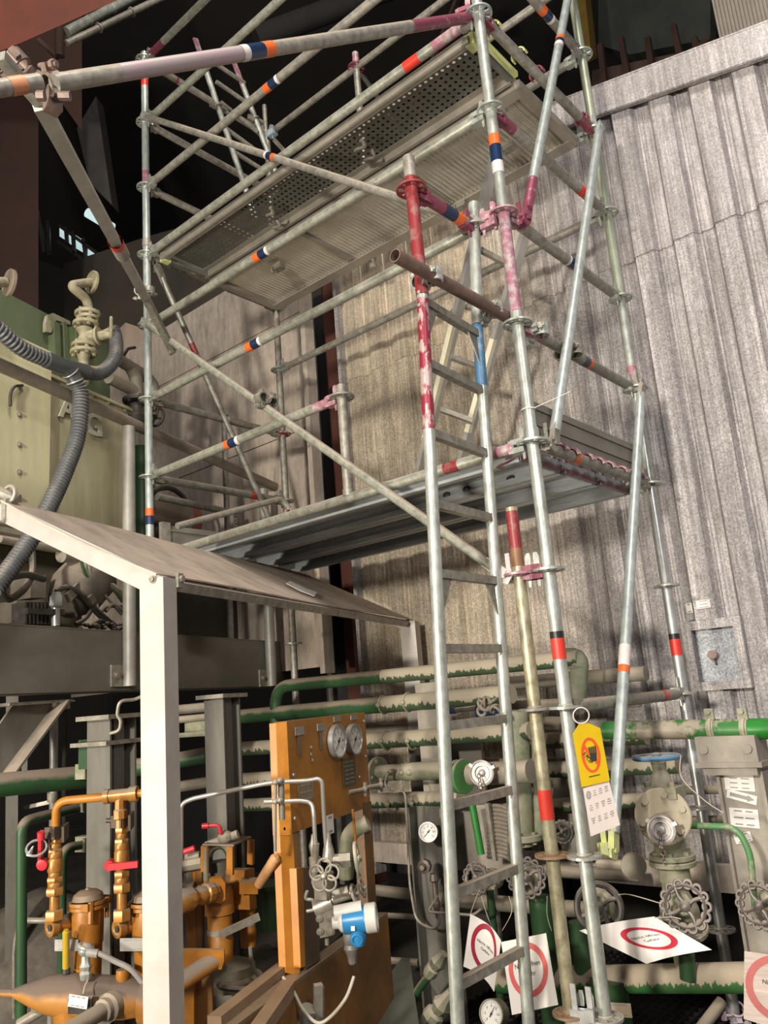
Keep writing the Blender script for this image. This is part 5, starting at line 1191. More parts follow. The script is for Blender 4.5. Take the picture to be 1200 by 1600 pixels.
# second support further left (column behind ladder with gauge)
gs = thing('gauge_column', 'grey dusty steel channel column behind the ladder carrying a small gauge', 'column', y_(668,1600,0.66))
c0, c1 = y_(690,1640,0.70), y_(625,1262,0.70)
yc_ = 0.70; xx0 = y_(640,1262,yc_).x; xx1 = y_(690,1262,yc_).x
zt_ = y_(660,1262,yc_).z
mb = MB(); mb.box(((xx0+xx1)/2, yc_+0.05, (zt_-0.5)/2), (xx1-xx0, 0.012, zt_+0.5)); mb.box((xx0, yc_+0.02, (zt_-0.5)/2), (0.012, 0.07, zt_+0.5)); mb.box((xx1, yc_+0.02, (zt_-0.5)/2), (0.012, 0.07, zt_+0.5)); mb.build('profile', BEAMB, gs)
mb = MB(); mb.box(((xx0+xx1)/2, yc_+0.11, (zt_+1.0)/2), ((xx1-xx0)*0.75, 0.03, 1.0-zt_+0.3)); mb.build('back_plate', DS, gs)
mb = MB(); mb.box((xx0+0.03, yc_+0.3, 0.3), (0.5, 0.02, 1.2)); mb.build('side_sheet', mat('dim_grey_sheet',(0.17,0.15,0.125),(0.12,0.105,0.09),0.7), gs)
def saddle_bolt(p, m=DULL, parent=None):
    mb = MB(); mb.sphere(p, 0.022, (1,0.6,0.7), 10, 6); mb.box(V(p)-YY*0.012, (0.045,0.006,0.006)); return mb
sb = thing('pipe_straps', 'dusty pipe straps and bolts on the green pipes beside the ladder', 'pipe strap', y_(600,1160))
for px, py in ((600,1101),(604,1157),(614,1255),(638,1097),(645,1157),(652,1253)):
    mb = MB(); c = y_(px,py); mb.torus(c, XX, 0.047, 0.007, 20, 6); mb.sphere(c-YY*0.05, 0.017, (1,0.7,0.8), 10, 6); mb.build('strap', BEIGEV, sb)

def gauge(lab, c, nrm, R, ang, depth_=0.03, parent=None, name='pressure_gauge', case=None, up=None, needle=INK):
    n = V(nrm).normalized(); up = V(up) if up is not None else ZZ; ux = up.cross(n).normalized(); uy = n.cross(ux); c = V(c)
    t = thing(name, lab, 'pressure gauge', c, 'pressure gauges') if parent is None else parent
    mb = MB(); mb.lathe(c-n*depth_, n, [(0,R*0.9),(0.004,R),(depth_,R),(depth_+0.006,R*1.0),(depth_+0.006,R*0.9),(depth_-0.002,R*0.88)], 36, (True, False)); mb.build('case', case or STEEL, t)
    mb = MB(); mb.lathe(c-n*0.004, n, [(0,R*0.9),(0.004,R*0.9)], 36); o = mb.build('dial', WHITE, t)
    mb = MB()
    for i in range(25):
        a = math.radians(225-270*i/24); e = ux*math.cos(a)+uy*math.sin(a); l = 0.16 if i % 4 == 0 else 0.09
        mb.bar(c+n*0.0008+e*R*0.82, c+n*0.0008+e*R*(0.82-l), R*0.03, 0.0004, n)
    for i in range(0, 7):
        a = math.radians(225-270*i/6); e = ux*math.cos(a)+uy*math.sin(a); mb.text(str(i*2), c+n*0.0012+e*R*0.53, ux, uy, R*0.24)
    mb.build('scale_marks', INK, o, fix=False)
    mb = MB(); a = math.radians(ang); e = ux*math.cos(a)+uy*math.sin(a); s_ = n.cross(e)
    mb.prism([c+n*0.003-e*R*0.25+s_*R*0.05, c+n*0.003-e*R*0.25-s_*R*0.05, c+n*0.003+e*R*0.75], n*0.001); mb.lathe(c, n, [(0,R*0.09),(0.005,R*0.09)], 12); mb.build('needle', needle, o)
    return t
tocam = (CAM-y_(670,1300)).normalized()
g = gauge('small round pressure gauge on the grey column behind the ladder', y_(669,1300,0.60), (tocam.x*0.7, -0.8, 0.1), 0.047, 228)
mb = MB(); mb.lathe(y_(666,1352,0.6), (0.3,-1,0), [(0,0.03),(0.01,0.034),(0.035,0.034),(0.04,0.02),(0.06,0.012)], 8); mb.lathe(y_(678,1365,0.62), -ZZ, [(0,0.02),(0.03,0.025),(0.04,0.014),(0.12,0.014),(0.13,0.02),(0.2,0.008)], 10); mb.build('needle_valve', mat('dull_bronze',(0.19,0.15,0.12),(0.11,0.09,0.07),0.5,0.3,14), label='dark knob needle valve below the small gauge', cat='valve')
g = gauge('pressure gauge with thick dusty case at the bottom between the signs', y_(768,1584,0.25), (0.15,-0.9,0.25), 0.052, 62, 0.06, case=PIPEG)
pipe('impulse_tube', 'thin bent steel tube looping down the grey column', [y_(607,1206,.6), y_(600,1226,.6), y_(612,1240,.6), y_(633,1233,.6), y_(637,1300,.62), y_(640,1380,.62), y_(650,1440,.62), y_(676,1452,.62), y_(687,1445,.62), y_(682,1410,.62)], 0.007, DULL, 0.05, 'tube')
pipe('impulse_tube', 'thin tube kinked towards the folded sign', [y_(684,1400,.5), y_(668,1425,.5), y_(740,1430,.5), y_(752,1420,.5)], 0.006, DULL, 0.03, 'tube')
pipe('small_green_pipe', 'green pipe curving up at the bottom beside the grey column', [y_(643,1640,.45), y_(643,1560,.45), y_(672,1522,.45), y_(690,1500,.48)], 0.018, GREENH, 0.1)
mb = MB(); a_, b_ = y_(668,1525,.45), y_(700,1482,.47); mb.lathe(a_, b_-a_, [(0,0.024),(0.02,0.034),(0.05,0.034),(0.055,0.026),(0.09,0.04),(0.12,0.028),(0.14,0.02)], 8); mb.build('union_valve', BEIGEV, label='dusty union fitting at the lower left of the ladder, upper of two', cat='valve')
mb = MB(); a_, b_ = y_(668,1600,.40), y_(705,1550,.42); mb.lathe(a_, b_-a_, [(0,0.04),(0.03,0.05),(0.07,0.045),(0.08,0.03),(0.12,0.045),(0.15,0.028),(0.2,0.02)], 8); mb.build('union_valve', BEIGEV, label='larger dusty fitting at the very bottom beside the ladder foot', cat='valve')
# flanged stub beside panel
fs_ = thing('flanged_stub', 'dusty pipe stub with round bolted flange to the right of the orange panel', 'pipe', y_(620,1208,.7))
mb = MB(); mb.tube(y_(590,1208,.7), y_(700,1203,.7), 0.042); mb.tube(y_(630,1206,.68), y_(700,1203,.68), 0.045); mb.build('pipe', BEIGEV, fs_); mb = MB(); flange(mb, y_(591,1208,.7), XX, 0.085, 0.02, 4); mb.build('flange', BEIGEV, fs_)
mb = MB()
for px in (610,628,640): mb.sphere(y_(px,1207,.64), 0.02, (1,1,0.8), 8, 6)
mb.build_each('lump', BEIGEV, fs_)

def coupling_cap(parent, c, nrm, R=0.045, m=ALU):
    n = V(nrm).normalized(); c = V(c); mb = MB()
    mb.lathe(c-n*0.05, n, [(0,R*0.8),(0.02,R*0.9),(0.03,R*1.0),(0.05,R*1.0),(0.052,R*0.86),(0.044,R*0.82),(0.044,R*0.68),(0.05,R*0.66),(0.05,R*0.55),(0.038,R*0.5),(0.038,R*0.3),(0.05,R*0.26),(0.054,R*0.1)], 32)
    u, w_, d = basis(n)
    for i in range(3):
        a = 2*PI*i/3+0.4; e = u*math.cos(a)+w_*math.sin(a); mb.box(c+e*R*1.03-n*0.008, (0.018,0.014,0.02), (e, n.cross(e), n))
    o = mb.build('coupling_cap', mat('coupling_white', (0.62,0.58,0.54),(0.40,0.35,0.32),0.4,0.3,20), parent)
    mb = MB()
    for i in range(7): mb.torus(c-ZZ*(R*0.2+0.017*i)+n*(0.045-0.004*i), (XX if i % 2 else YY), 0.009, 0.0022, 10, 5)
    mb.build('chain', mat('rusty_chain',(0.25,0.19,0.15),None,0.5,0.4), parent)
# blue wheel valve on the right
bv = thing('blue_wheel_valve', 'large dusty green gate valve with blue handwheel and hose coupling cap', 'valve', y_(1060,1530,.55))
Y1 = 0.55; v_ = lambda x, y, Y=Y1: at(x, y, y=Y)
wc = v_(1026,1183); handwheel(bv, wc, ZZ, 0.086, BLUEW, 0.010, 5, label='blue enamelled handwheel')
mb = MB(); mb.lathe(v_(1028,1186), -ZZ, [(0,0.02),(0.01,0.03),(0.045,0.026),(0.06,0.034),(0.10,0.042),(0.13,0.05)], 16); mb.build('bonnet', BEIGEV, bv)
fc = (V((0.30,-0.93,0.05))).normalized()
mb = MB(); mb.box(v_(1038,1233), (0.13,0.10,0.022)); mb.box(v_(1039,1241), (0.13,0.10,0.022))
for dx in (-0.05,0.05): mb.lathe(v_(1036,1233)+V((dx,-0.03,0.03)), -ZZ, [(0,0.012),(0.07,0.012)], 6)
mb.build('bonnet_flange', BEIGEV, bv)
mb = MB(); cen = v_(1040,1275,0.60); mb.sphere(cen, 0.095, (0.9,1.0,1.05), 20, 14); mb.tube(cen, cen-ZZ*0.24, 0.06); mb.build('valve_body', BEIGEV, bv)
mb = MB(); flange(mb, v_(1036,1275,.50), fc, 0.105, 0.022, 6); mb.build('front_flange', mat('flange_tan',(0.44,0.38,0.27),(0.20,0.24,0.13),0.6,0,9,contrast=(0.33,0.42)), bv)
mb = MB(); q = v_(1034,1292,.47); mb.tube(q-fc*0.03, q+fc*0.05, 0.05); mb.build('nozzle', PIPEG, bv)
coupling_cap(bv, v_(1033,1297,.40), V((0.25,-0.95,0.12)), 0.052)
mb = MB(); flange(mb, v_(1050,1338,.60), ZZ, 0.088, 0.02, 6); flange(mb, v_(1051,1348,.60), ZZ, 0.09, 0.02, 0); mb.tube(v_(1052,1348,.6), v_(1056,1400,.6), 0.05); mb.build('lower_flange', BEIGEV, bv)
lv = thing('scalloped_wheel_valve', 'valve with black scalloped handwheel under the blue wheel valve', 'valve', v_(1066,1450,.55))
mb = MB(); mb.sphere(v_(1062,1425,.6), 0.075, (1,1,1), 18, 12); flange(mb, v_(1066,1448,.58), V((0.2,-0.3,1)), 0.095, 0.022, 6); mb.tube(v_(1060,1450,.6), v_(1072,1530,.62), 0.035); mb.build('valve_body', BEIGEV, lv)
wn = V((0.2,-0.95,0.2))
mb = MB(); mb.tube(v_(1062,1420,.58), v_(1070,1414,.42), 0.014); mb.lathe(v_(1072,1405,.47), -YY, [(0,0.03),(0.03,0.03)], 6); mb.build('stem', BEIGEV, lv)
SCW = mat('wheel_black_dusty', (0.07,0.06,0.055), (0.15,0.125,0.11), 0.42, 0.3, 18, dust=0.05)
handwheel(lv, v_(1071,1416,.42), wn, 0.083, SCW, 0.010, 4, True)
def wheelvalve(lab, px, py, Y, R, wn, m, scal, body=None, rr=0.009, spokes=4, pts=None, name='wheel_valve'):
    c = v_(px, py, Y); t = thing(name, lab, 'valve', c+YY*0.1, 'handwheel valves'); n = V(wn).normalized()
    handwheel(t, c, n, R, m, rr, spokes, scal)
    mb = MB(); mb.tube(c, c-n*0.10, 0.012); mb.lathe(c-n*0.18, n, [(0,R*0.7),(0.04,R*0.75),(0.05,R*0.5),(0.09,R*0.4)], 12); mb.build('bonnet', body or BEIGEV, t)
    return t
wheelvalve('black rimmed handwheel partly behind the foot of the corner post', 936,1418,.45,0.085,(0.45,-0.85,0.15),DARKM,False,rr=0.013,spokes=4)
wheelvalve('scalloped handwheel at the right edge in front of the support post', 1186,1414,.55,0.075,(0.0,-0.95,0.1),SCW,True)
wheelvalve('small black scalloped handwheel between the two posts', 879,1300,.6,0.042,(0.2,-0.95,0.1),DARKM,True,rr=0.011)
wheelvalve('scalloped handwheel between the ladder stiles', 744,1373,.45,0.062,(0.1,-0.95,0.2),SCW,True)
wheelvalve('tangled dark handwheel behind the right ladder stile', 822,1372,.45,0.075,(0.5,-0.8,0.2),SCW,True)
pipe('green_tube', 'slim green tube bending down in front of the support post', [v_(1075,1290,.6), v_(1150,1292,.6), v_(1172,1330,.6), v_(1180,1420,.6)], 0.012, mat('green_tube_m',(0.08,0.22,0.08),(0.28,0.27,0.18),0.5,0,14,contrast=(0.4,0.5)), 0.12)
mb = MB(); cc_ = v_(990,1353,.6); mb.lathe(cc_, V((0.35,-0.93,0.0)), [(-0.04,0.02),(-0.01,0.05),(0.0,0.05),(0.022,0.048)], 28); mb.tube(v_(935,1350,.62), cc_, 0.02); mb.build('round_cap', PIPEG, label='flat round grey cap on a stub pipe left of the large valve', cat='cap')
# bottom pipe and uprights
hp = hpipe('thick green pipe crossing the bottom right, dust on top', (780,1532), (1200,1527), 0.052, mat('green_bottom', (0.03,0.15,0.035), (0.05,0.11,0.04), 0.45, 0, 7, dust=0.62, drip=1, dustcol=(0.36,0.30,0.22)), Y=.62, Yb=.62)
pipe('green_riser', 'dark green vertical pipe behind the foot of the corner post', [v_(905,1440,.62), V((v_(905,1440,.62).x, .62, -0.5))], 0.045, mat('green_riser_m',(0.07,0.16,0.07),(0.05,0.11,0.05),0.5,0,9), 0)
pipe('green_riser', 'thick green riser at the bottom with a brass name plate', [v_(950,1530,.58), V((v_(950,1530,.58).x, .58, -0.5))], 0.075, GREEN, 0)
plate('name_plate', 'small pale engraved plate strapped to the thick green riser', 'plate', v_(966,1578,.49), 0.10, 0.05, V((0.85,0.3,0)), ZZ, m=mat('brass_plate',(0.55,0.42,0.30),(0.45,0.34,0.24),0.4,0.2), lines=2, cols=2)
pipe('green_riser', 'small green bottle shaped riser behind the golden standard', [v_(843,1400,.6), V((v_(843,1400,.6).x, .6, -0.5))], 0.05, GREEN, 0)
pipe('green_riser', 'green upright behind the ladder, left of the folded sign', [v_(765,1390,.7), V((v_(765,1390,.7).x, .7, -0.5))], 0.018, GREEN, 0)
pipe('green_riser', 'short pale green peg on top of the bottom pipe', [v_(1075,1530,.56), v_(1073,1490,.56)], 0.03, GREEN, 0)
pipe('grey_pipe', 'grey horizontal pipe passing behind the ladder foot', [v_(690,1405,.75), v_(960,1425,.75)], 0.035, PIPEG, 0)
pipe('grey_pipe', 'lower slim grey pipe left of the grey column', [v_(560,1388,.95), v_(650,1398,.95)], 0.03, PIPEG, 0)
pipe('grey_pipe', 'lowest slim grey pipe left of the grey column', [v_(600,1430,.95), v_(655,1433,.95)], 0.015, PIPEG, 0)
pipe('grey_pipe', 'slim grey bar left of the grey column near the bottom', [v_(600,1500,.9), v_(655,1504,.9)], 0.018, PIPEG, 0)
# green vertical with valve at x~845 (behind golden standard)
gv = thing('green_block_valve', 'tall dusty green valve body behind the golden standard', 'valve', v_(820,1330,.8))
mb = MB(); mb.tube(v_(815,1320,.8), v_(806,1110,.8), 0.06, n=20); flange(mb, v_(818,1308,.8), ZZ, 0.09, 0.03, 6); mb.tube(v_(845,1310,.85), v_(838,1110,.85), 0.03); mb.build('body', BEIGEV, gv)
# hose coupling left of ladder stile
hc_ = thing('hose_coupling', 'dusty pipe end with green flange and white ringed coupling cap seen through the ladder', 'coupling', v_(740,1215,.5))
mb = MB(); mb.tube(v_(735,1210,.5), v_(830,1205,.5), 0.05); mb.build('pipe', PIPEG, hc_)
mb = MB(); flange(mb, v_(716,1213,.5), V((1,-0.1,0)), 0.075, 0.018, 6); flange(mb, v_(724,1213,.5), V((1,-0.1,0)), 0.078, 0.016, 0); mb.build('green_flange', mat('flange_green',(0.06,0.27,0.06),(0.1,0.2,0.08),0.5,0,12,dust=0.2), hc_)
coupling_cap(hc_, v_(752,1208,.38), V((0.35,-0.93,0.1)), 0.055)
# blue junction bits at ladder
bj = thing('pipe_bracket_pile', 'dusty shackles and blue strap lying on the pipe behind the ladder', 'fittings', v_(765,1105,.6))
mb = MB()
for k in range(9): mb.torus(v_(752+random.uniform(0,24),1100+random.uniform(-12,12),.58), V((random.uniform(-1,1),random.uniform(-1,0),random.uniform(-1,1))), 0.022, 0.007, 14, 6)
mb.build_each('shackle', PIPEG, bj)
mb = MB(); mb.tube(v_(745,1116,.6), v_(782,1112,.6), 0.016); mb.tube(v_(702,1111,.62), v_(712,1110,.62), 0.016); mb.build_each('blue_strap', S_BL, bj)
mb = MB(); mb.tube(v_(712,1110,.62), v_(745,1106,.6), 0.013); mb.build('hose', DARKM, bj)
# coil / finned element
cf = thing('finned_coil', 'dusty finned coil element hanging behind the ladder', 'coil', v_(778,1345,.75))
mb = MB()
for k in range(13): mb.path(spline([v_(763,1262+k*6.4,.75), v_(775,1259+k*6.4,.72), v_(792,1263+k*6.4,.72), v_(797,1268+k*6.4,.75)], 4), 0.010, 8)
mb.build('fins', mat('fin_dusty',(0.25,0.22,0.17),(0.14,0.12,0.10),0.6,0,18,dust=0.2), cf)
mb = MB(); mb.bar(v_(762,1255,.70), v_(774,1345,.70), 0.02, 0.02); mb.build('bar', DULL, cf)
pipe('green_strip', 'bright narrow green pipe behind the ladder rungs', [v_(738,1258,.8), v_(752,1335,.8)], 0.018, mat('bright_green'.replace('bright','vivid'),(0.05,0.32,0.06),None,0.4), 0)
# sheet metal panel behind the ladder bottom
mb = MB(); mb.prism([v_(705,1260,.95), v_(800,1255,.95), v_(820,1360,.95), v_(715,1360,.95)], YY*0.03); mb.build('backing_plate', DS, label='pale dusty plate behind the coil', cat='plate')
mb = MB(); mb.prism([v_(862,1215,1.2), v_(930,1212,1.2), v_(955,1340,1.2), v_(880,1342,1.2)], YY*0.03); mb.build('backing_plate', PIPEG, label='dusty plate behind the small black handwheel', cat='plate')
# signs
def sign(lab, cs, ring, Yd=None, txt=('Nicht öffnen','Gefahr'), mring=PAPERR, bend=0.0, tsz=0.022, name='warning_sign', dust=None, ctr=(0.5,0.5), rot=0.0, group='red ring warning signs', ell=(1,1)):
    """paper sheet through four corners (tl,tr,br,bl), red ring and text follow its bend"""
    t = thing(name, lab, 'sign', cs[3], group); tl0, tr0, br0, bl0 = [V(q) for q in cs]
    wv = ((tr0-tl0)+(br0-bl0))/2; hv = ((bl0-tl0)+(br0-tr0))/2; nn = wv.cross(hv).normalized(); nn = -nn if nn.dot(_F) > 0 else nn
    def S(u, v, l=0.0): return tl0.lerp(tr0, u).lerp(bl0.lerp(br0, u), v)+nn*(bend*math.sin(PI*u)+l)
    n = 14; vs = [S(i/n, j/n) for i in range(n+1) for j in range(n+1)]; fs = [(i*(n+1)+j, (i+1)*(n+1)+j, (i+1)*(n+1)+j+1, i*(n+1)+j+1) for i in range(n) for j in range(n)]
    N0 = len(vs); vs += [v-nn*0.0015 for v in vs]; fs += [tuple(q+N0 for q in reversed(f)) for f in fs]
    mb = MB(); mb.add(vs, fs); o = mb.build('sheet', dust or PAPER, t)
    W__, H__ = wv.length, hv.length; R0 = ring; mb = MB(); vs = []; k = 40
    for i in range(k):
        a = 2*PI*i/k; 
        for rr in (R0, R0*0.77): vs.append(S(ctr[0]+rr*math.cos(a)*ell[0]/W__, ctr[1]+rr*math.sin(a)*ell[1]/H__, 0.0015))
    mb.add(vs, [(2*i, 2*((i+1) % k), 2*((i+1) % k)+1, 2*i+1) for i in range(k)]); mb.build('red_ring', mring, t, fix=False)
    mb = MB()
    for li, tt in enumerate(txt):
        m2 = MB(); m2.text(tt, (0,0,0), XX, YY, tsz)
        cr_, sr = math.cos(rot), math.sin(rot)
        vs = []
        for p in m2.v:
            x, y = p[0], p[1]+(0.5-li)*tsz*1.3; x, y = x*cr_-y*sr, x*sr+y*cr_; vs.append(S(ctr[0]+x/W__, ctr[1]-y/H__, 0.002))
        mb.add(vs, m2.f)
    mb.build('lettering', INK, t, fix=False)
    return t
pD = 0.30
sign('curved white sign with red ring hanging from the wire beside the bottom green pipe', [v_(1020,1433,.42), v_(1110,1484,.36), v_(1050,1503,.34), v_(905,1450,.42)] if False else [v_(905,1454,.42), v_(1022,1432,.42), v_(1112,1484,.34), v_(1010,1506,.36)], 0.088, bend=0.02, ctr=(0.57,0.52), tsz=0.023, ell=(1,1.0))
sign('white sign with faded red ring behind the right ladder stile at the bottom', [v_(783,1472,.22), v_(853,1458,.22), v_(872,1570,.16), v_(800,1586,.16)], 0.092, mring=PAPERP, ctr=(0.5,0.45), tsz=0.024)
sign('folded white sign with dark red ring between the ladder stiles', [v_(735,1428,.20), v_(783,1470,.22), v_(772,1550,.20), v_(724,1510,.20)], 0.062, bend=-0.03, ctr=(0.5,0.45), tsz=0.016, ell=(1.0,1.45), mring=mat('dark_red_ring',(0.40,0.02,0.05),None,0.5))
sign('striped worn sign with dull red ring at the right edge', [v_(1163,1486,.38), v_(1262,1500,.38), v_(1262,1622,.38), v_(1162,1592,.38)], 0.105, mring=mat('dull_ring',(0.50,0.13,0.12),None,0.5), ctr=(0.55,0.45), tsz=0.02, dust=mat('striped_paper',(0.60,0.50,0.44),(0.42,0.34,0.30),0.7,0,30,(0.2,0.2,3.0)))
for pts, lab in (([(1022,1434),(1050,1433),(1064,1436)],'thin wire holding the curved sign'), ([(966,1398),(985,1398),(1034,1412)],'thin wire running to the scalloped handwheel'), ([(768,1480),(793,1440),(800,1420),(795,1400)],'thin wire above the faded sign'), ([(735,1428),(745,1400),(752,1385)],'pale string holding the folded sign'), ([(783,1470),(765,1440),(752,1400)],'second pale string of the folded sign'), ([(1064,1180),(1065,1215),(1100,1250),(1130,1270)],'thin wire by the blue wheel'), ([(855,1400),(855,1430),(862,1455)],'thin wire hanging behind the golden post')):
    mb = MB(); mb.path(spline([v_(x,y,.36) for x,y in pts], 6), 0.0018, 6); mb.build('wire', CABW, label=lab, cat='wire')
# base fittings between the posts: coupler with tall wedges
bf = thing('twin_wedge_coupler', 'bright twin wedge coupler joining the two front posts at their feet', 'coupler', at(912,1580,y=-0.02))
for px, py, h_ in ((897,1560,0.09),(921,1564,0.085)):
    mb = MB(); c = at(px,py,y=-0.04); mb.box(c, (0.02,0.006,h_)); mb.tube(c+V((0,-0.004,h_*0.35)), c+V((0,-0.0035,h_*0.35))+YY*0.001, 0.003); mb.build('wedge', STEEL, bf)
mb = MB(); mb.box(at(910,1588,y=-0.03), (0.07,0.04,0.045)); mb.box(at(921,1588,y=-0.06), (0.035,0.01,0.035)); mb.build('body', STEEL, bf)
# diagonal foot brace with coupler, bottom right
pipe('foot_brace', 'short grey tube slanting up to the foot of the right standard', [V((PC.x-0.2,PC.y-0.45,-0.5)), at(1128,1565,y=W_-0.05)], 0.024, PIPEG, 0, 'tube')
coupler('swivel_coupler', 'coupler with pinkish stain at the foot of the right standard', at(1140,1580,y=W_), ZZ, V((0.3,-0.6,0.6)), m=mat('pinkish_coupler',(0.45,0.40,0.42),(0.3,0.2,0.26),0.45,0.3,18))
# ================================================================== ORANGE PUMP SKID
q_ = lambda x, y, d: at(x, y, d=d)
SV = V((-0.31, 0.951, 0)); SN = V((0.951, 0.31, 0))
pc0 = q_(450, 1215, 3.15)
def ps(px, py, off=0.0):      # point on the panel plane (normal SN), off towards the viewer
    r = ray(px, py); t = (SN.dot(pc0)+off-SN.dot(CAM))/SN.dot(r); return CAM+r*t
pan = thing('instrument_board', 'orange gauge board on an orange post with two round gauges and name plates', 'panel', V((pc0.x, pc0.y, -0.35)))
mb = MB(); mb.prism([ps(447,1127), ps(570,1113), ps(579,1260), ps(456,1302)], -SN*0.05); mb.build('board', ORANGE, pan)
fl = ps(447,1127); fr_ = (V((0.55,-0.83,0))).normalized()
# side flange facing left: a bright angle running down as the post
e0 = ps(447,1127); e1 = ps(462,1305); lf_ = (-SV*0.6-SN*0.8).normalized()
def pd(px, py, o=0.0): return at(px, py, d=3.12+o)
mb = MB(); mb.prism([ps(431,1130,-0.03), ps(448,1127,0.004), ps(456,1305,0.004), ps(437,1305,-0.03)], (-SN*0.03)); mb.build('side_flange', ORANGB, pan)
mb = MB(); mb.prism([ps(437,1296,-0.03), ps(457,1303,0.002), ps(470,1500,0.002), ps(468,1524,0.002), ps(447,1520,-0.03)], -SN*0.03); mb.prism([ps(456,1303,0.0), ps(468,1300,-0.06), ps(480,1508,-0.06), ps(469,1522,0.0)], -SN*0.01); mb.build('post', ORANGB, pan)
mb = MB(); mb.lathe(ps(444,1295,0.0), SN, [(0,0.006),(0.003,0.006)], 10); mb.build('hole', BLACK, pan)
mb = MB(); mb.prism([ps(566,1255), ps(580,1252), ps(590,1448), ps(578,1458)], -SN*0.05); mb.build('rear_post', DORANGE, pan)
for k, (px, py, lab) in enumerate(((529,1158,'left pressure gauge on the orange board'),(555,1155,'right pressure gauge on the orange board'))):
    gauge(lab, ps(px,py,0.022), SN, 0.072 if k == 0 else 0.070, 232, 0.022, up=ZZ)
for px, py, w_, h_ in ((468,1142,0.075,0.034),(502,1136,0.075,0.030),(527,1123.5,0.07,0.022),(553,1121,0.07,0.020)):
    plate('name_plate', None, None, ps(px,py,0.004), w_, h_, SV, ZZ, m=mat('plate_grey',(0.36,0.33,0.27),(0.25,0.23,0.19),0.45,0.3), lines=2, parent=pan, th=0.004)
for px, py, h_ in ((468,1162,0.09),(502,1154,0.09)):
    plate('scale_strip', None, None, ps(px,py,0.003), 0.03, h_, SV, ZZ, m=mat('strip_brown',(0.20,0.13,0.07),None,0.5), parent=pan)
plate('data_plate', None, None, ps(546,1206,0.004), 0.13, 0.125, SV, ZZ, m=mat('plate_dark',(0.13,0.11,0.08),(0.09,0.08,0.06),0.45,0.3), lines=6, parent=pan, cols=2, tm=mat('plate_light',(0.32,0.29,0.22),None,0.5))
plate('worn_label', None, None, ps(478,1237,0.003), 0.13, 0.075, SV, ZZ, m=mat('worn_label_m',(0.30,0.22,0.14),(0.22,0.15,0.08),0.6,0,30), lines=3, parent=pan)
plate('label_plate', 'small cream label plate on a bracket under the orange board', 'label', ps(516,1288,0.03), 0.06, 0.075, SV, ZZ, m=PAPER, lines=2)
mb = MB()
for px, py in ((458,1211),(460,1279),(568,1127),(571,1182),(561,1214)): mb.lathe(ps(px,py,0.002), SN, [(0,0.008),(0.006,0.006)], 8)
for px, py in ((486,1168),(486,1179),(488,1188)): mb.lathe(ps(px,py,0.002), SN, [(0,0.007),(0.004,0.007)], 8)
mb.build_each('screw', GALV, pan)
for k, (px, py) in enumerate(((552,1236),(578,1229))):
    t = thing('gauge_cock', ('left' if k == 0 else 'right')+' small wing valve at the lower right of the orange board', 'valve', ps(px,py,0.05), 'wing valves of the board'); mb = MB(); c = ps(px,py,0.0)
    mb.tube(c-SV*0.05, c+SV*0.04+SN*0.03, 0.010); mb.lathe(c+SV*0.04+SN*0.03, SV+SN*0.4, [(0,0.012),(0.01,0.016),(0.02,0.01)], 8); mb.build('body', DULL, t)
    mb = MB(); mb.bar(c+SV*0.055+SN*0.035-ZZ*0.03, c+SV*0.055+SN*0.035+ZZ*0.03, 0.008, 0.014); mb.build('wing', DULL, t)
# base tank of the skid
bs = thing('skid_base', 'dirty orange steel base tank under the gauge board with dusty rim', 'machine base', at(500,1600,z=-0.5))
zt2 = ps(469,1524).z
A0, B0, C0 = at(380,1600,z=zt2), at(606,1430,z=zt2), at(456,1518,z=zt2)
sd = (B0-A0).normalized(); A1 = A0-sd*0.5; wd_ = V((-sd.y, sd.x, 0)); 
mb = MB(); mb.prism([A1, B0, B0-ZZ*0.62, A1-ZZ*0.62], wd_*0.03); mb.prism([B0, B0+sd*0.001, B0-ZZ*0.62], wd_*0.4) if False else None
mb.build('side_plate', DORANGE, bs)
mb = MB(); mb.prism([A1+V((0,0,0.0)), B0, B0+wd_*0.06, A1+wd_*0.06], ZZ*0.012); mb.build('rim', mat('rim_dusty',(0.24,0.17,0.10),(0.16,0.11,0.07),0.6), bs)
# two channels left of the post
for k, ((xa,ya),(xb,yb)) in enumerate((((335,1600),(455,1505)),((395,1625),(460,1530)))):
    mb = MB(); a_, b_ = at(xa,ya,z=zt2+0.02-k*0.03), at(xb,yb,z=zt2+0.02-k*0.03); mb.bar(a_, b_, 0.05, 0.045); mb.build('channel_rail', mat('rail_orange_dusty',(0.30,0.20,0.12),(0.22,0.14,0.08),0.6), bs)
mb = MB(); mb.prism([at(555,1600,z=-0.3), at(628,1500,z=-0.2), at(640,1500,z=-0.2), at(660,1640,z=-0.3)], ZZ*0.01); mb.build('drip_tray', mat('tray_green_grey',(0.12,0.125,0.095),(0.09,0.09,0.07),0.6), None, 'grey green folded drip tray at the bottom between base and column', 'tray')
t = thing('cable_bracket', 'steel bracket and tube stub on the orange base side', 'bracket', q_(500,1590,2.9)); mb = MB(); mb.bar(q_(497,1610,2.9), q_(497,1538,2.9), 0.03, 0.02); mb.bar(q_(503,1610,2.92), q_(503,1540,2.92), 0.012, 0.03); mb.build('post', DULL, t)
mb = MB(); mb.tube(q_(475,1600,2.9), q_(483,1575,2.9), 0.03); mb.build('stub', GALV, t)
mb = MB(); mb.path(spline([q_(442,1527,2.95), q_(458,1548,2.9), q_(474,1578,2.85), q_(495,1598,2.8), q_(515,1590,2.8), q_(540,1560,2.8), q_(553,1526,2.85)], 8), 0.006, 8); mb.build('pale_cable', CABW, label='pale cable drooping across the orange base below the transmitter', cat='cable')
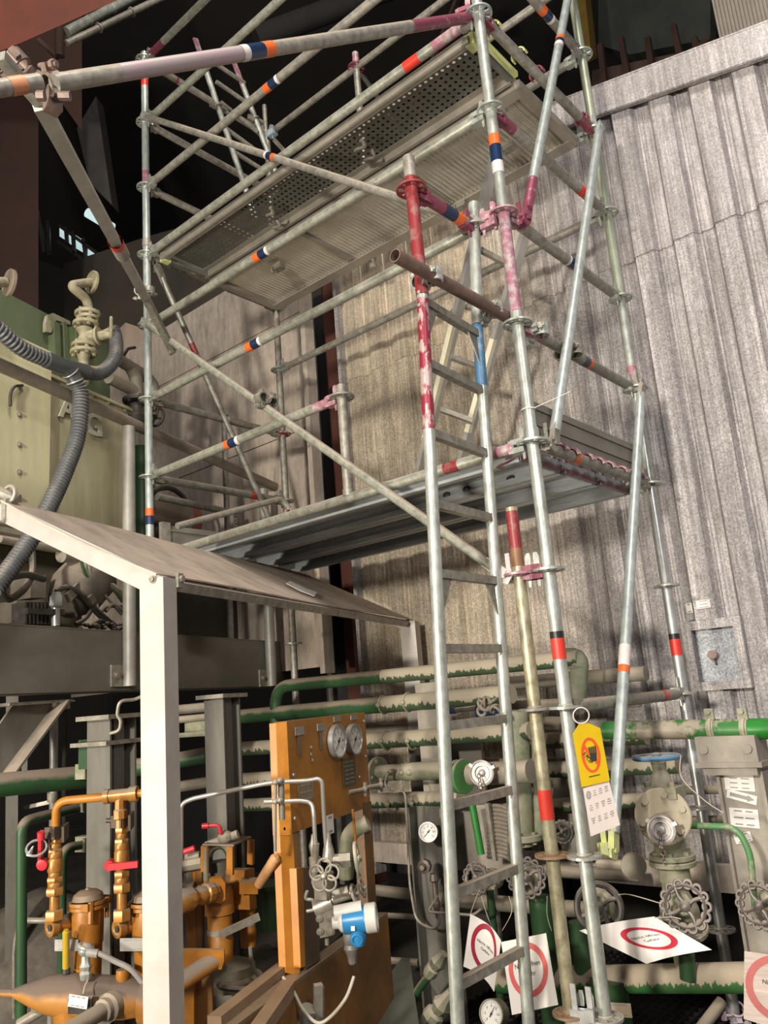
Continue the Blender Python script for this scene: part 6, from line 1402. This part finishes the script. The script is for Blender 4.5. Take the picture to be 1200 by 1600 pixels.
plate('danger_sticker', 'small bright orange red sticker near the bottom of the orange base', 'sticker', q_(432,1597,2.95), 0.05, 0.04, SV, ZZ, m=S_RED)
# mounting plate and manifold
mf = thing('valve_manifold', 'steel instrument manifold with handwheels bolted to a plate on the orange post', 'valve manifold', ps(500,1400,0.05))
mb = MB(); mb.prism([ps(463,1357,0.02), ps(474,1355,0.02), ps(477,1510,0.02), ps(470,1512,0.02)], -SN*0.03); mb.build('angle', ORANGB, mf)
mb = MB(); mb.prism([ps(474,1357,0.02), ps(496,1352,0.02), ps(500,1500,0.02), ps(478,1514,0.02)], -SN*0.012); mb.build('back_plate', mat('plate_brown',(0.17,0.12,0.08),(0.11,0.08,0.055),0.5,0.2), mf)
DM = 2.95
mm_ = lambda x, y, o=0: at(x, y, d=DM+o)
IR = mat('instrument_steel', (0.46,0.42,0.34),(0.27,0.24,0.19),0.4,0.5,24)
mb = MB(); mb.tube(mm_(491,1380), mm_(494,1318), 0.012); mb.lathe(mm_(493,1362), ZZ, [(0,0.02),(0.05,0.022),(0.055,0.014),(0.09,0.02),(0.11,0.012),(0.13,0.008)], 8)
mb.lathe(mm_(514,1345), ZZ, [(0,0.026),(0.04,0.02),(0.06,0.014),(0.1,0.01)], 10); mb.tube(mm_(512,1346), mm_(548,1342), 0.022, n=8); mb.tube(mm_(530,1344), mm_(548,1342), 0.027, n=6)
mb.box(mm_(506,1385), (0.06,0.05,0.08), (SV,SN,ZZ)); mb.tube(mm_(493,1420), mm_(520,1408), 0.034); mb.tube(mm_(515,1408), mm_(552,1395), 0.018); mb.tube(mm_(520,1400), mm_(545,1392), 0.022, n=6); mb.build('valve_bodies', IR, mf)
pc_ = mm_(507,1368,-0.10); pu, pw, pdd = basis(V((0.45,-0.88,0.1))); mb = MB()
for i in range(5):
    a = 2*PI*i/5+0.3; mb.torus(pc_+(pu*math.cos(a)+pw*math.sin(a))*0.031, pdd, 0.0245, 0.0045, 20, 8)
mb.lathe(pc_-pdd*0.01, pdd, [(0,0.010),(0.02,0.012),(0.026,0.006)], 12); mb.tube(pc_-pdd*0.08, pc_, 0.009); mb.build('handwheel', IR, mf)
handwheel(mf, mm_(558,1342), V((0.75,0.6,0.1)), 0.055, BEIGEV, 0.007, 4)
handwheel(mf, mm_(554,1397), V((0.8,0.5,0.3)), 0.032, DULL, 0.006, 3)
handwheel(mf, mm_(566,1388,0.05), V((0.8,0.5,0.3)), 0.03, DULL, 0.005, 3)
mb = MB(); mb.path(spline([mm_(480,1392), mm_(478,1404), mm_(490,1407), mm_(492,1420), mm_(479,1424)], 5), 0.006, 8); mb.build('bracket_hook', GALV, mf)
mb = MB(); mb.prism([mm_(497,1418,-.03), mm_(521,1415,-.03), mm_(523,1461,-.03), mm_(500,1466,-.03)], _F*0.05); 
for px, py in ((499,1435),(517,1434),(500,1455),(518,1455)): mb.lathe(mm_(px,py,-0.03), -_F, [(0,0.013),(0.006,0.013),(0.007,0.007),(0.010,0.007)], 12)
mb.tube(mm_(511,1465), mm_(511,1476), 0.008); mb.build('manifold_block', IR, mf)
# transmitter
tr = thing('pressure_transmitter', 'blue pressure transmitter with pale glass covered end caps beside the manifold', 'transmitter', mm_(555,1470))
TX = (V((0.75,0.60,0.06))).normalized()
c0 = mm_(537,1440,-0.06); mb = MB(); mb.lathe(c0, TX, [(-0.005,0.030),(0.0,0.042),(0.075,0.044),(0.08,0.046)], 28); mb.build('housing', BLUET, tr)
mb = MB(); mb.lathe(c0+TX*0.08, TX, [(0,0.047),(0.004,0.050),(0.038,0.050),(0.042,0.046),(0.042,0.036),(0.036,0.034)], 28); mb.build('end_cap', GREYW, tr)
mb = MB(); mb.lathe(c0+TX*0.112, TX, [(0,0.034),(0.002,0.034)], 24); mb.build('glass', mat('dark_glass',(0.05,0.05,0.04),None,0.15), tr)
mb = MB(); mb.lathe(c0+TX*0.01, -TX, [(0,0.036),(0.02,0.036),(0.03,0.022),(0.05,0.022)], 16); mb.tube(c0+ZZ*0.03-TX*0.03, c0+ZZ*0.035+TX*0.07, 0.028); mb.build('pale_neck', GREYW, tr)
mb = MB(); mb.lathe(c0+TX*0.05, -ZZ, [(0.02,0.03),(0.06,0.028),(0.085,0.02)], 16); mb.torus(c0+TX*0.045-ZZ*0.055-_F*0.02, -_F, 0.018, 0.007); mb.build('lower_boss', BLUET, tr)
mb = MB(); mb.box(c0+TX*0.035-_F*0.045-ZZ*0.006, (0.014,0.016,0.002), (_R,_U,_F)); mb.build('white_patch', WHITE, tr)
mb = MB(); mb.sphere(mm_(548,1462,-.05), 0.032, (0.9,0.9,1.3), 12, 10); mb.lathe(mm_(549,1472,-.05), -ZZ, [(0,0.024),(0.02,0.03),(0.04,0.02),(0.07,0.014),(0.075,0.008)], 10); mb.sphere(mm_(556,1474,-.05), 0.018, (1,1,1.5), 10, 8); mb.build('cable_gland', mat('gland_grey',(0.24,0.22,0.20),(0.15,0.135,0.12),0.5,0.2,20), tr)
# instrument tubes
IT = mat('instrument_tube', (0.55,0.52,0.46),(0.40,0.37,0.31),0.35,0.6)
def itube(lab, pts, r=0.008, fil=0.05, m=IT): pipe('instrument_tube', lab, pts, r, m, fil, 'tube', n=12)
itube('bright thin tube from the white post over the orange board down to the manifold', [q_(283,1345,3.0), q_(283,1256,3.0), q_(300,1248,3.0), q_(425,1222,3.0), q_(480,1220,3.0), q_(503,1215,3.0), q_(507,1290,2.97), q_(511,1340,2.95)], 0.0085)
itube('second bright thin tube below it, bending down to the bonnet', [q_(413,1253,3.0), q_(470,1251,3.0), q_(487,1254,3.0), q_(490,1270,2.98), q_(493,1325,2.95)], 0.0085)
itube('thin vertical rod in front of the orange post, left of two', [q_(431,1222,3.0), q_(430,1252,3.0), q_(430,1330,3.0)], 0.006)
itube('thin vertical rod in front of the orange post, right of two', [q_(439,1218,3.02), q_(441,1280,3.02)], 0.012, m=DULL)
itube('thin orange rod hanging under the board', [q_(551,1265,3.35), q_(556,1318,3.35)], 0.006, m=ORANGE)
mb = MB()
for x, y, wh in ((431,1222,'upper left'),(438,1219,'upper right'),(431,1252,'lower left'),(438,1250,'lower right')):
    mb = MB(); mb.sphere(q_(x,y,2.99), 0.014, (1,1,0.8), 8, 6); mb.build('tube_clamp', DULL, label=wh+' of four small clamps on the bright tubes at the orange post', cat='clamp', group='clamps on the instrument tubes')
mb = MB(); a_, b_ = q_(432,1338,3.05), q_(404,1383,3.1); mb.lathe(a_, b_-a_, [(0,0.010),(0.01,0.02),(0.10,0.02),(0.16,0.018),(0.165,0.01)], 14); mb.build('lever_handle', mat('orange_lever',(0.62,0.34,0.16),(0.5,0.26,0.1),0.5), None, 'worn orange lever handle slanting left of the orange post', 'handle')
# behind board: green elbow pipe and motor-ish shapes
mb = MB(); mb.path(fillet([q_(575,1285,3.7), q_(545,1300,3.7), q_(540,1370,3.7)], 0.07), 0.038, 14); mb.build('green_elbow', BEIGEV, None, 'dusty green elbow seen under the orange board', 'pipe')

# ---- strainer group behind / left of the white post
def hexstack(mb, p, segs, ax=ZZ):
    """column of hex nuts and collars; segs=[(length, radius, sides)] going along ax"""
    p = V(p)
    for ln, r, n in segs: mb.lathe(p, ax, [(0, r*0.95), (ln*0.12, r), (ln*0.88, r), (ln, r*0.95)], n); p = p+V(ax)*ln
    return p
OD = 3.15
o_ = lambda x, y, o=0: at(x, y, d=OD+o)
# pipework header
hd = thing('orange_header_pipe', 'bright orange bent pipe with tee feeding the two ball valves', 'pipe', o_(150,1245))
mb = MB(); mb.path(fillet([o_(87,1292), o_(88,1252), o_(168,1245)], 0.075, 8), 0.016, 14); mb.tube(o_(205,1241), o_(245,1237), 0.016); mb.build('pipe', ORANGB, hd)
mb = MB(); mb.tube(o_(163,1245), o_(212,1240), 0.024); mb.lathe(o_(163,1245), o_(212,1240)-o_(163,1245), [(0,0.028),(0.02,0.028)], 12); mb.lathe(o_(203,1241), o_(212,1240)-o_(203,1241), [(0,0.03),(0.03,0.03)], 12); mb.lathe(o_(188,1243), -ZZ, [(0,0.02),(0.05,0.022),(0.055,0.027),(0.085,0.027),(0.09,0.018),(0.12,0.018)], 8); mb.build('tee', BRASS, hd)
for k, (x, lab) in enumerate(((87,'left ball valve column with upright red lever'),(190,'right ball valve column with red lever turned sideways'))):
    t = thing('ball_valve', 'orange '+lab, 'valve', o_(x,1440), 'orange ball valves'); top = o_(x,1296 if k == 0 else 1278); bot = o_(x,1432); L = top.z-bot.z
    mb = MB(); mb.box(top-ZZ*0.01, (0.065,0.05,0.045), (SV,SN,ZZ)); mb.tube(top-ZZ*0.01-SV*0.0, top-ZZ*0.01-_R*0.06, 0.009); mb.box(top-ZZ*0.01+_R*0.038, (0.01,0.05,0.06), (_R,_F,_U)); mb.build('pipe_clamp', mat('clamp_brown',(0.12,0.09,0.065),(0.07,0.055,0.04),0.5,0.3), t)
    segs = [(0.022,0.024,6),(0.02,0.020,16),(0.012,0.026,6),(0.025,0.024,16),(0.05,0.026,16),(0.018,0.022,16),(0.02,0.028,6),(0.02,0.024,16),(0.028,0.031,6),(0.055,0.017,16),(0.036,0.032,6)]
    s_ = (L-0.035)/sum(q[0] for q in segs); mb = MB(); hexstack(mb, top-ZZ*0.03, [(a*s_, b*1.1, n) for a, b, n in segs], -ZZ); mb.build('valve_body', BRASS, t)
    c = o_(67,1350,-0.05) if k == 0 else o_(171,1352,-0.06)
    mb = MB()
    if k == 0:
        mb.lathe(c, -_F, [(-0.03,0.012),(-0.005,0.021),(0.012,0.021),(0.014,0.014)], 18); mb.bar(c+_R*-0.01+ZZ*0.015, o_(64,1300,-0.07), 0.012, 0.024, _F); mb.tube(o_(64,1300,-0.07), o_(64,1312,-0.07), 0.014)
    else:
        mb.lathe(c, -_F, [(-0.03,0.015),(0.006,0.020)], 16); mb.prism([c-ZZ*0.012-_F*0.01, c+ZZ*0.012-_F*0.01, o_(216,1346,-0.07)+ZZ*0.004, o_(216,1354,-0.07)], -_F*0.010)
    mb.build('lever', REDL, t, label='red lever')
    if k == 0:
        mb = MB(); mb.torus(o_(57,1325,-0.07), V((0.5,-0.3,0.6)), 0.036, 0.005, 20, 6); mb.tube(o_(45,1336,-0.07), o_(52,1322,-0.07), 0.012, 0.003); mb.build('wire_ring', STEEL, t)
# strainers
def strainer(x0, x1, ytop, ybot, lab, o=0.0):
    cx = (x0+x1)/2; w_ = (x1-x0)/FPX*(OD+o)/2; t = thing('strainer', lab, 'strainer', o_(cx,ybot,o), 'orange strainers'); c = o_(cx, ytop, o)
    H = c.z-o_(cx,ybot,o).z
    mb = MB(); mb.lathe(c, -ZZ, [(0,w_*0.92),(0.02,w_*0.94),(H*0.45,w_*0.9),(H*0.47,w_*0.85),(H*0.95,w_*0.78),(H,w_*0.4)], 28); mb.build('body', ORANGE, t)
    mb = MB()
    for i in range(2): mb.lathe(c+ZZ*(0.004+0.016*i), ZZ, [(0,w_*1.13),(0.012,w_*1.13)], 24)
    mb.box(c+ZZ*0.018+SV*w_*0.8, (w_*1.2,w_*1.3,0.028), (SV,SN,ZZ)); mb.box(c+ZZ*0.018-SV*w_*0.6+SN*w_*0.2, (w_*0.8,w_*1.4,0.028), (SV,SN,ZZ))
    for q in (-1,1): mb.lathe(c+SN*w_*0.85+SV*q*w_*0.7+ZZ*0.035, -ZZ, [(0,0.010),(0.075,0.010)], 6)
    mb.build('lid_flange', ORANGE, t)
    mb = MB(); mb.lathe(c+ZZ*0.035, ZZ, [(0,w_*0.95),(0.02,w_*0.85),(0.033,w_*0.55),(0.036,w_*0.2)], 24); mb.lathe(c+ZZ*0.07, ZZ, [(0,0.012),(0.006,0.01)], 6); mb.build('lid', mat('lid_dusty',(0.27,0.20,0.14),(0.2,0.14,0.09),0.6), t)
    return t, c, w_
s1t, c1, w1 = strainer(112,163,1420,1530,'first orange strainer pot with dusty lid, fully visible at the left')
s2t, c2, w2 = strainer(205,262,1420,1535,'second orange strainer pot, half hidden behind the white post')
for (x, y, t) in ((77,1450,s1t),(182,1452,s2t)):
    mb = MB(); a_ = o_(x,y,-0.06); b_ = o_(x+38,y-12,0.02); d = (b_-a_).normalized(); mb.lathe(a_, b_-a_, [(0.006,0.016),(0,0.022),(0.0,0.034),(0.025,0.036),(0.03,0.03),(0.09,0.031),(0.1,0.046),(0.12,0.046),(0.14,0.05)], 20, (True,True)); mb.build('side_nozzle', BRASS, t)
    mb = MB(); mb.lathe(a_-d*0.001, d, [(0,0.013),(0.002,0.013)], 14); mb.build('nozzle_bore', DARKM, t)
plate('name_plate', 'grey engraved plate behind the yellow cylinder on the first strainer', 'label', o_(104,1477,-0.09), 0.09, 0.04, _R, ZZ, m=mat('engraved_plate',(0.42,0.40,0.36),(0.3,0.28,0.25),0.5,0.2), lines=2, cols=3, group='engraved plates')
plate('name_plate', 'grey two line engraved plate on the second strainer beside the white post', 'label', o_(211,1476,-0.10), 0.115, 0.045, _R, ZZ, m=mat('engraved_plate',(0.4,0.4,0.4)), lines=2, cols=5, group='engraved plates')
plate('name_plate', 'grey engraved strip lying on the orange vessel', 'label', o_(98,1531,-0.1), 0.105, 0.024, (_R+ZZ*0.1), (ZZ-_R*0.1), m=mat('engraved_plate',(0.4,0.4,0.4)), lines=1, cols=6, group='engraved plates')
mb = MB(); mb.lathe(o_(103,1512,-0.12), o_(103,1455,-0.12)-o_(103,1512,-0.12), [(0,0.008),(0,0.013),(0.135,0.013),(0.137,0.009),(0.143,0.009)], 16); mb.lathe(o_(104,1520,-0.12), ZZ, [(0,0.015),(0.018,0.014)], 8, mi=1); mb.build('yellow_cylinder', [mat('yellow_gold',(0.70,0.50,0.06),(0.6,0.4,0.04),0.25,0.3), DARKM], None, 'small shiny yellow cylinder standing in front of the first strainer', 'cylinder')
# vessel lying at the bottom
vs_ = thing('orange_vessel', 'dusty orange horizontal vessel with tapered nose at the bottom left', 'vessel', o_(150,1600))
a_, b_ = o_(-60,1548,-0.1), o_(262,1562,-0.15); L = (b_-a_).length
mb = MB(); mb.lathe(a_, b_-a_, [(0,0.012),(L*0.25,0.014),(L*0.30,0.03),(L*0.42,0.065),(L*0.5,0.075),(L*0.8,0.072),(L*0.88,0.06),(L*0.885,0.085),(L*0.93,0.085),(L*0.935,0.07),(L,0.07)], 28); mb.build('shell', mat('vessel_orange_dusty',(0.50,0.22,0.04),(0.36,0.16,0.035),0.45,0,8,dust=0.42,dustcol=(0.15,0.11,0.085)), vs_)
mb = MB(); mb.lathe(o_(114,1556,-0.12), -ZZ, [(0,0.075),(0.2,0.06)], 20); mb.lathe(o_(192,1535,-0.14), ZZ, [(0,0.02),(0.02,0.026),(0.045,0.024)], 12); mb.build('foot_and_stub', ORANGE, vs_)
mb = MB(); q0 = o_(168,1575,-0.22); q1 = o_(125,1600,-0.35); mb.lathe(q0, q1-q0, [(-0.03,0.05),(0.0,0.05),(0.01,0.04),(0.03,0.04),(0.035,0.03),(0.3,0.028)], 14); mb.build('drain_pipe', PIPEG, vs_)
mb = MB(); c = o_(134,1530,-0.17); mb.lathe(c, ZZ, [(0,0.02),(0.02,0.024),(0.03,0.018),(0.045,0.024),(0.06,0.016),(0.08,0.016)], 8); mb.sphere(c+ZZ*0.1, 0.028, (1,1,0.9), 12, 8); mb.torus(c+ZZ*0.11, V((0.3,0.2,1)), 0.024, 0.008); mb.build('cable_gland', GALV, vs_)
mb = MB(); mb.path(spline([o_(137,1488,-0.17), o_(155,1490,-0.17), o_(180,1502,-0.17), o_(205,1515,-0.17), o_(226,1540,-0.17)], 8), 0.010, 10); mb.tube(o_(136,1488,-0.17), o_(153,1490,-0.17), 0.015); mb.build('sensor_cable', mat('cable_grey',(0.36,0.34,0.31),None,0.5), label='grey sensor cable running from the vessel gland behind the white post', cat='cable')
t = thing('white_tag', 'white printed tag on a grey holder in front of the orange vessel', 'tag', o_(124,1570,-0.25)); ux = (_R-ZZ*0.15).normalized()
plate('tag_face', None, None, o_(122,1565,-0.255), 0.070, 0.040, ux, (ZZ+_R*0.15).normalized(), lines=2, parent=t, cols=3)
mb = MB(); mb.box(o_(126,1570,-0.235), (0.085,0.055,0.02), (_R,_U,_F)); mb.build('holder', DARKM, t)
mb = MB(); mb.path(spline([o_(130,1552,-.25), o_(133,1540,-.22), o_(137,1532,-.2)], 4), 0.003, 6); mb.build('wire', CABW, t)
t = thing('steel_bits', 'steel brackets and tubes below the vessel nose at the bottom left', 'bracket', o_(60,1600,0.1)); mb = MB(); mb.path(fillet([o_(85,1580,0), o_(52,1578,0), o_(55,1568,0), o_(70,1562,0)], 0.02), 0.012, 8); mb.tube(o_(30,1600,0.1), o_(80,1570,0.1), 0.02); mb.tube(o_(80,1580,0.05), o_(80,1620,0.05), 0.015); mb.build('bits', DULL, t)

# ---- filter group right of the white post
FD = 3.5
f_ = lambda x, y, o=0: at(x, y, d=FD+o)
def filt(x0, x1, ytop, ybot, lab, o=0.0, m=ORANGE):
    cx = (x0+x1)/2; w_ = (x1-x0)/FPX*(FD+o)/2; t = thing('filter_housing', lab, 'filter', f_(cx,ybot,o), 'orange filter housings'); c = f_(cx,ytop,o); H = c.z-f_(cx,ybot,o).z
    mb = MB(); mb.lathe(c, -ZZ, [(0,w_*0.9),(0.03,w_*1.12),(H*0.33,w_*1.12),(H*0.36,w_*1.15),(H*0.38,w_*0.95),(H*0.7,w_*0.95),(H*0.72,w_*1.0),(H*0.98,w_*0.9),(H,w_*0.6)], 24); mb.build('bowl', m, t)
    mb = MB(); mb.lathe(c-ZZ*H*0.56, -ZZ, [(0,w_*0.99),(0.02,w_*0.99)], 24, (False,False)); mb.build('band', DULL, t)
    return t, c, w_
ft, fc_, fw = filt(322,362,1385,1495,'front orange filter housing with square flange and steel band')
mb = MB(); mb.prism([f_(318,1378,-.10), f_(324,1373,-.10), f_(346,1372,-.10), f_(352,1380,-.10), f_(352,1405,-.10), f_(345,1412,-.10), f_(320,1408,-.10)], _F*0.02); mb.build('square_flange', ORANGB, ft)
mb = MB(); a_ = f_(336,1392,-.10); b_ = f_(272,1412,-.28); mb.lathe(a_, b_-a_, [(0,0.034),(0.02,0.034),(0.025,0.042),(0.055,0.042),(0.06,0.034),(0.08,0.04),(0.10,0.034),(0.13,0.034),(0.135,0.045),(0.2,0.05),(0.22,0.04)], 10); mb.build('inlet_fitting', BRASS, ft)
ft2, _, _ = filt(372,398,1385,1475,'rear orange filter housing beside the lever', 0.15)
mb = MB(); mb.box(f_(376,1388,0.05), (0.05,0.12,0.16), (SV,SN,ZZ)); mb.box(f_(390,1384,0.0), (0.08,0.05,0.05), (_R,_F,_U)); mb.build('block', ORANGE, ft2)
mb = MB(); mb.bar(f_(345,1460,-.12), f_(405,1432,-.05), 0.012, 0.03); mb.build('clamp_strap', DULL, None, 'steel strap across the two orange filter housings', 'strap')
t = thing('belt_guard', 'small orange guard frame with dusty top plate above the filters', 'frame', f_(355,1370))
mb = MB(); mb.prism([f_(316,1321,-.1), f_(352,1308,.1), f_(393,1309,.1), f_(365,1322,-.1)], ZZ*0.006); mb.build('top_plate', mat('guard_top',(0.25,0.20,0.14),(0.2,0.15,0.1),0.6), t)
for x, y0, y1, o in ((360,1322,1366,-.1),(392,1312,1350,.1),(320,1322,1362,-.1)):
    mb = MB(); mb.bar(f_(x,y0,o), f_(x,y1,o), 0.015, 0.03, SN); mb.build('leg', ORANGE, t)
mb = MB(); mb.torus(f_(343,1342,.15), V((0.3,-0.9,0)), 0.06, 0.02, 24, 8); mb.lathe(f_(345,1345,.15), ZZ*-1, [(0,0.05),(0.12,0.05)], 16); mb.build('pulley', mat('pulley_olive',(0.12,0.11,0.07),(0.08,0.07,0.05),0.5), None, 'dark olive wheel under the orange guard frame', 'wheel')
t = thing('red_lever_valve', 'small valve with thin red lever on top of the guard frame', 'valve', f_(345,1315,-0.05))
mb = MB(); mb.tube(f_(322,1322,-.05), f_(372,1303,-.05), 0.018); mb.sphere(f_(352,1308,-.05), 0.035, (1,1,0.8), 10, 8); mb.build('body', PIPEG, t)
mb = MB(); mb.path(fillet([f_(345,1303,-.08), f_(343,1289,-.08), f_(316,1291,-.08)], 0.02), 0.008, 8); mb.tube(f_(326,1290,-.08), f_(316,1291,-.08), 0.012); mb.build('lever', REDL, t)
t = thing('dusty_fittings', 'dusty fittings and small red lever just right of the white post', 'fittings', f_(300,1360)); mb = MB()
mb.tube(f_(283,1353), f_(316,1347), 0.03, n=8); mb.tube(f_(290,1340), f_(312,1336), 0.018); mb.tube(f_(322,1325,-.1), f_(322,1375,-.1), 0.012); mb.box(f_(288,1395), (0.09,0.08,0.10), (_R,_F,_U)); mb.tube(f_(293,1378), f_(293,1362), 0.02, n=6); mb.build('fittings', PIPEG, t)
mb = MB(); mb.tube(f_(284,1332,-.05), f_(304,1325,-.05), 0.012); mb.build('lever', REDL, t)
t = thing('filter_stand', 'orange upright profile behind the white post carrying the filter pipes', 'stand', f_(300,1500))
for x0, x1, y0, y1 in ((291,305,1420,1490),(305,315,1350,1490),(300,306,1355,1420)):
    mb = MB(); mb.prism([f_(x0,y0), f_(x1,y0-2), f_(x1+1,y1), f_(x0+1,y1)], _F*0.05); mb.build('upright', DORANGE if x0 == 305 else ORANGE, t)
t = thing('discharge_pipe', 'thick dusty orange pipe ending in an orange plate right of the white post', 'pipe', f_(320,1560,-.3))
mb = MB(); a_, b_ = f_(262,1547,-.45), f_(345,1495,-.25); mb.tube(a_, b_, 0.035, n=20); mb.build('pipe', mat('pipe_orange_dusty',(0.48,0.22,0.05),(0.36,0.16,0.04),0.45,0,8,dust=0.45,dustcol=(0.27,0.22,0.17)), t)
mb = MB(); mb.prism([f_(278,1484,-.3), f_(350,1484,-.3), f_(350,1502,-.3), f_(346,1515,-.3), f_(300,1512,-.3), f_(278,1530,-.3)], _F*0.012); mb.build('end_plate', ORANGE, t)
mb = MB(); mb.prism([f_(283,1530,-.25), f_(303,1520,-.25), f_(303,1640,-.25), f_(283,1640,-.25)], _F*0.04); mb.prism([f_(304,1520,-.2), f_(330,1510,-.2), f_(334,1640,-.2), f_(306,1640,-.2)], _F*0.03, 1); mb.build('stand', [ORANGE, DORANGE], t)
mb = MB(); mb.path(spline([f_(391,1480), f_(394,1505), f_(402,1522), f_(418,1530), f_(440,1527)], 6), 0.009, 8); mb.build('grey_cable', mat('cable_grey',(0.3,0.3,0.3)), label='grey cable dropping from the rear filter to the rail', cat='cable')
t = thing('green_bucket', 'dark green bucket shaped pump behind the orange lever', 'pump', f_(425,1440,.3)); mb = MB(); mb.lathe(f_(420,1380,.4), -ZZ, [(0,0.10),(0.02,0.10),(0.025,0.085),(0.2,0.075)], 20); mb.build('body', GREEN, t)
mb = MB(); mb.lathe(f_(360,1500,.1), -ZZ, [(0,0.06),(0.02,0.11),(0.06,0.11),(0.07,0.14),(0.1,0.14)], 20); mb.build('filter_pedestal', BEIGEV, None, 'dusty green round base under the front filter', 'base')
mb = MB(); mb.torus(f_(375,1540,.0), V((0,0.2,1)), 0.09, 0.012, 24, 8); mb.build('coiled_hose', RUBB, label='dark coiled hose lying under the filters', cat='hose')
# floor of the skid, dusty
mb = MB(); mb.prism([at(40,1640,z=-0.42), at(40,1480,z=-0.42), at(420,1480,z=-0.42), at(640,1640,z=-0.42)], ZZ*0.02); mb.build('machine_floor_plate', mat('dusty_floor_plate',(0.13,0.11,0.085),(0.06,0.05,0.04),0.9,0,6), label='dusty dark floor plate under the orange machinery', cat='floor plate')

# dust heap on the machine floor, lower left
mb = MB(); n = 26; vs = []; rnd = random.Random(3)
a_ = at(-20,1560,z=-0.4); ax = (at(140,1560,z=-0.4)-a_)
o0 = at(40,1600,d=4.6); o0.z = -0.5
for i in range(n):
    for j in range(n):
        u, v = i/(n-1)-0.5, j/(n-1)-0.5; r2 = (u*u+v*v)*4
        vs.append(o0+_r*u*1.5+V((_F.x,_F.y,0)).normalized()*v*1.6+ZZ*(max(0, 1-r2)*0.62+rnd.uniform(-0.012,0.012)+0.05*math.sin(9*u+5*v)*max(0,1-r2)))
mb.add(vs, [(i*n+j, (i+1)*n+j, (i+1)*n+j+1, i*n+j+1) for i in range(n-1) for j in range(n-1)])
mb.build('dust_heap', mat('dust_heap_m',(0.17,0.145,0.115),(0.09,0.078,0.062),0.95,0,9,bump=0.5), None, 'heap of grey brown dust behind the green riser at the lower left', 'dust', kind='stuff')
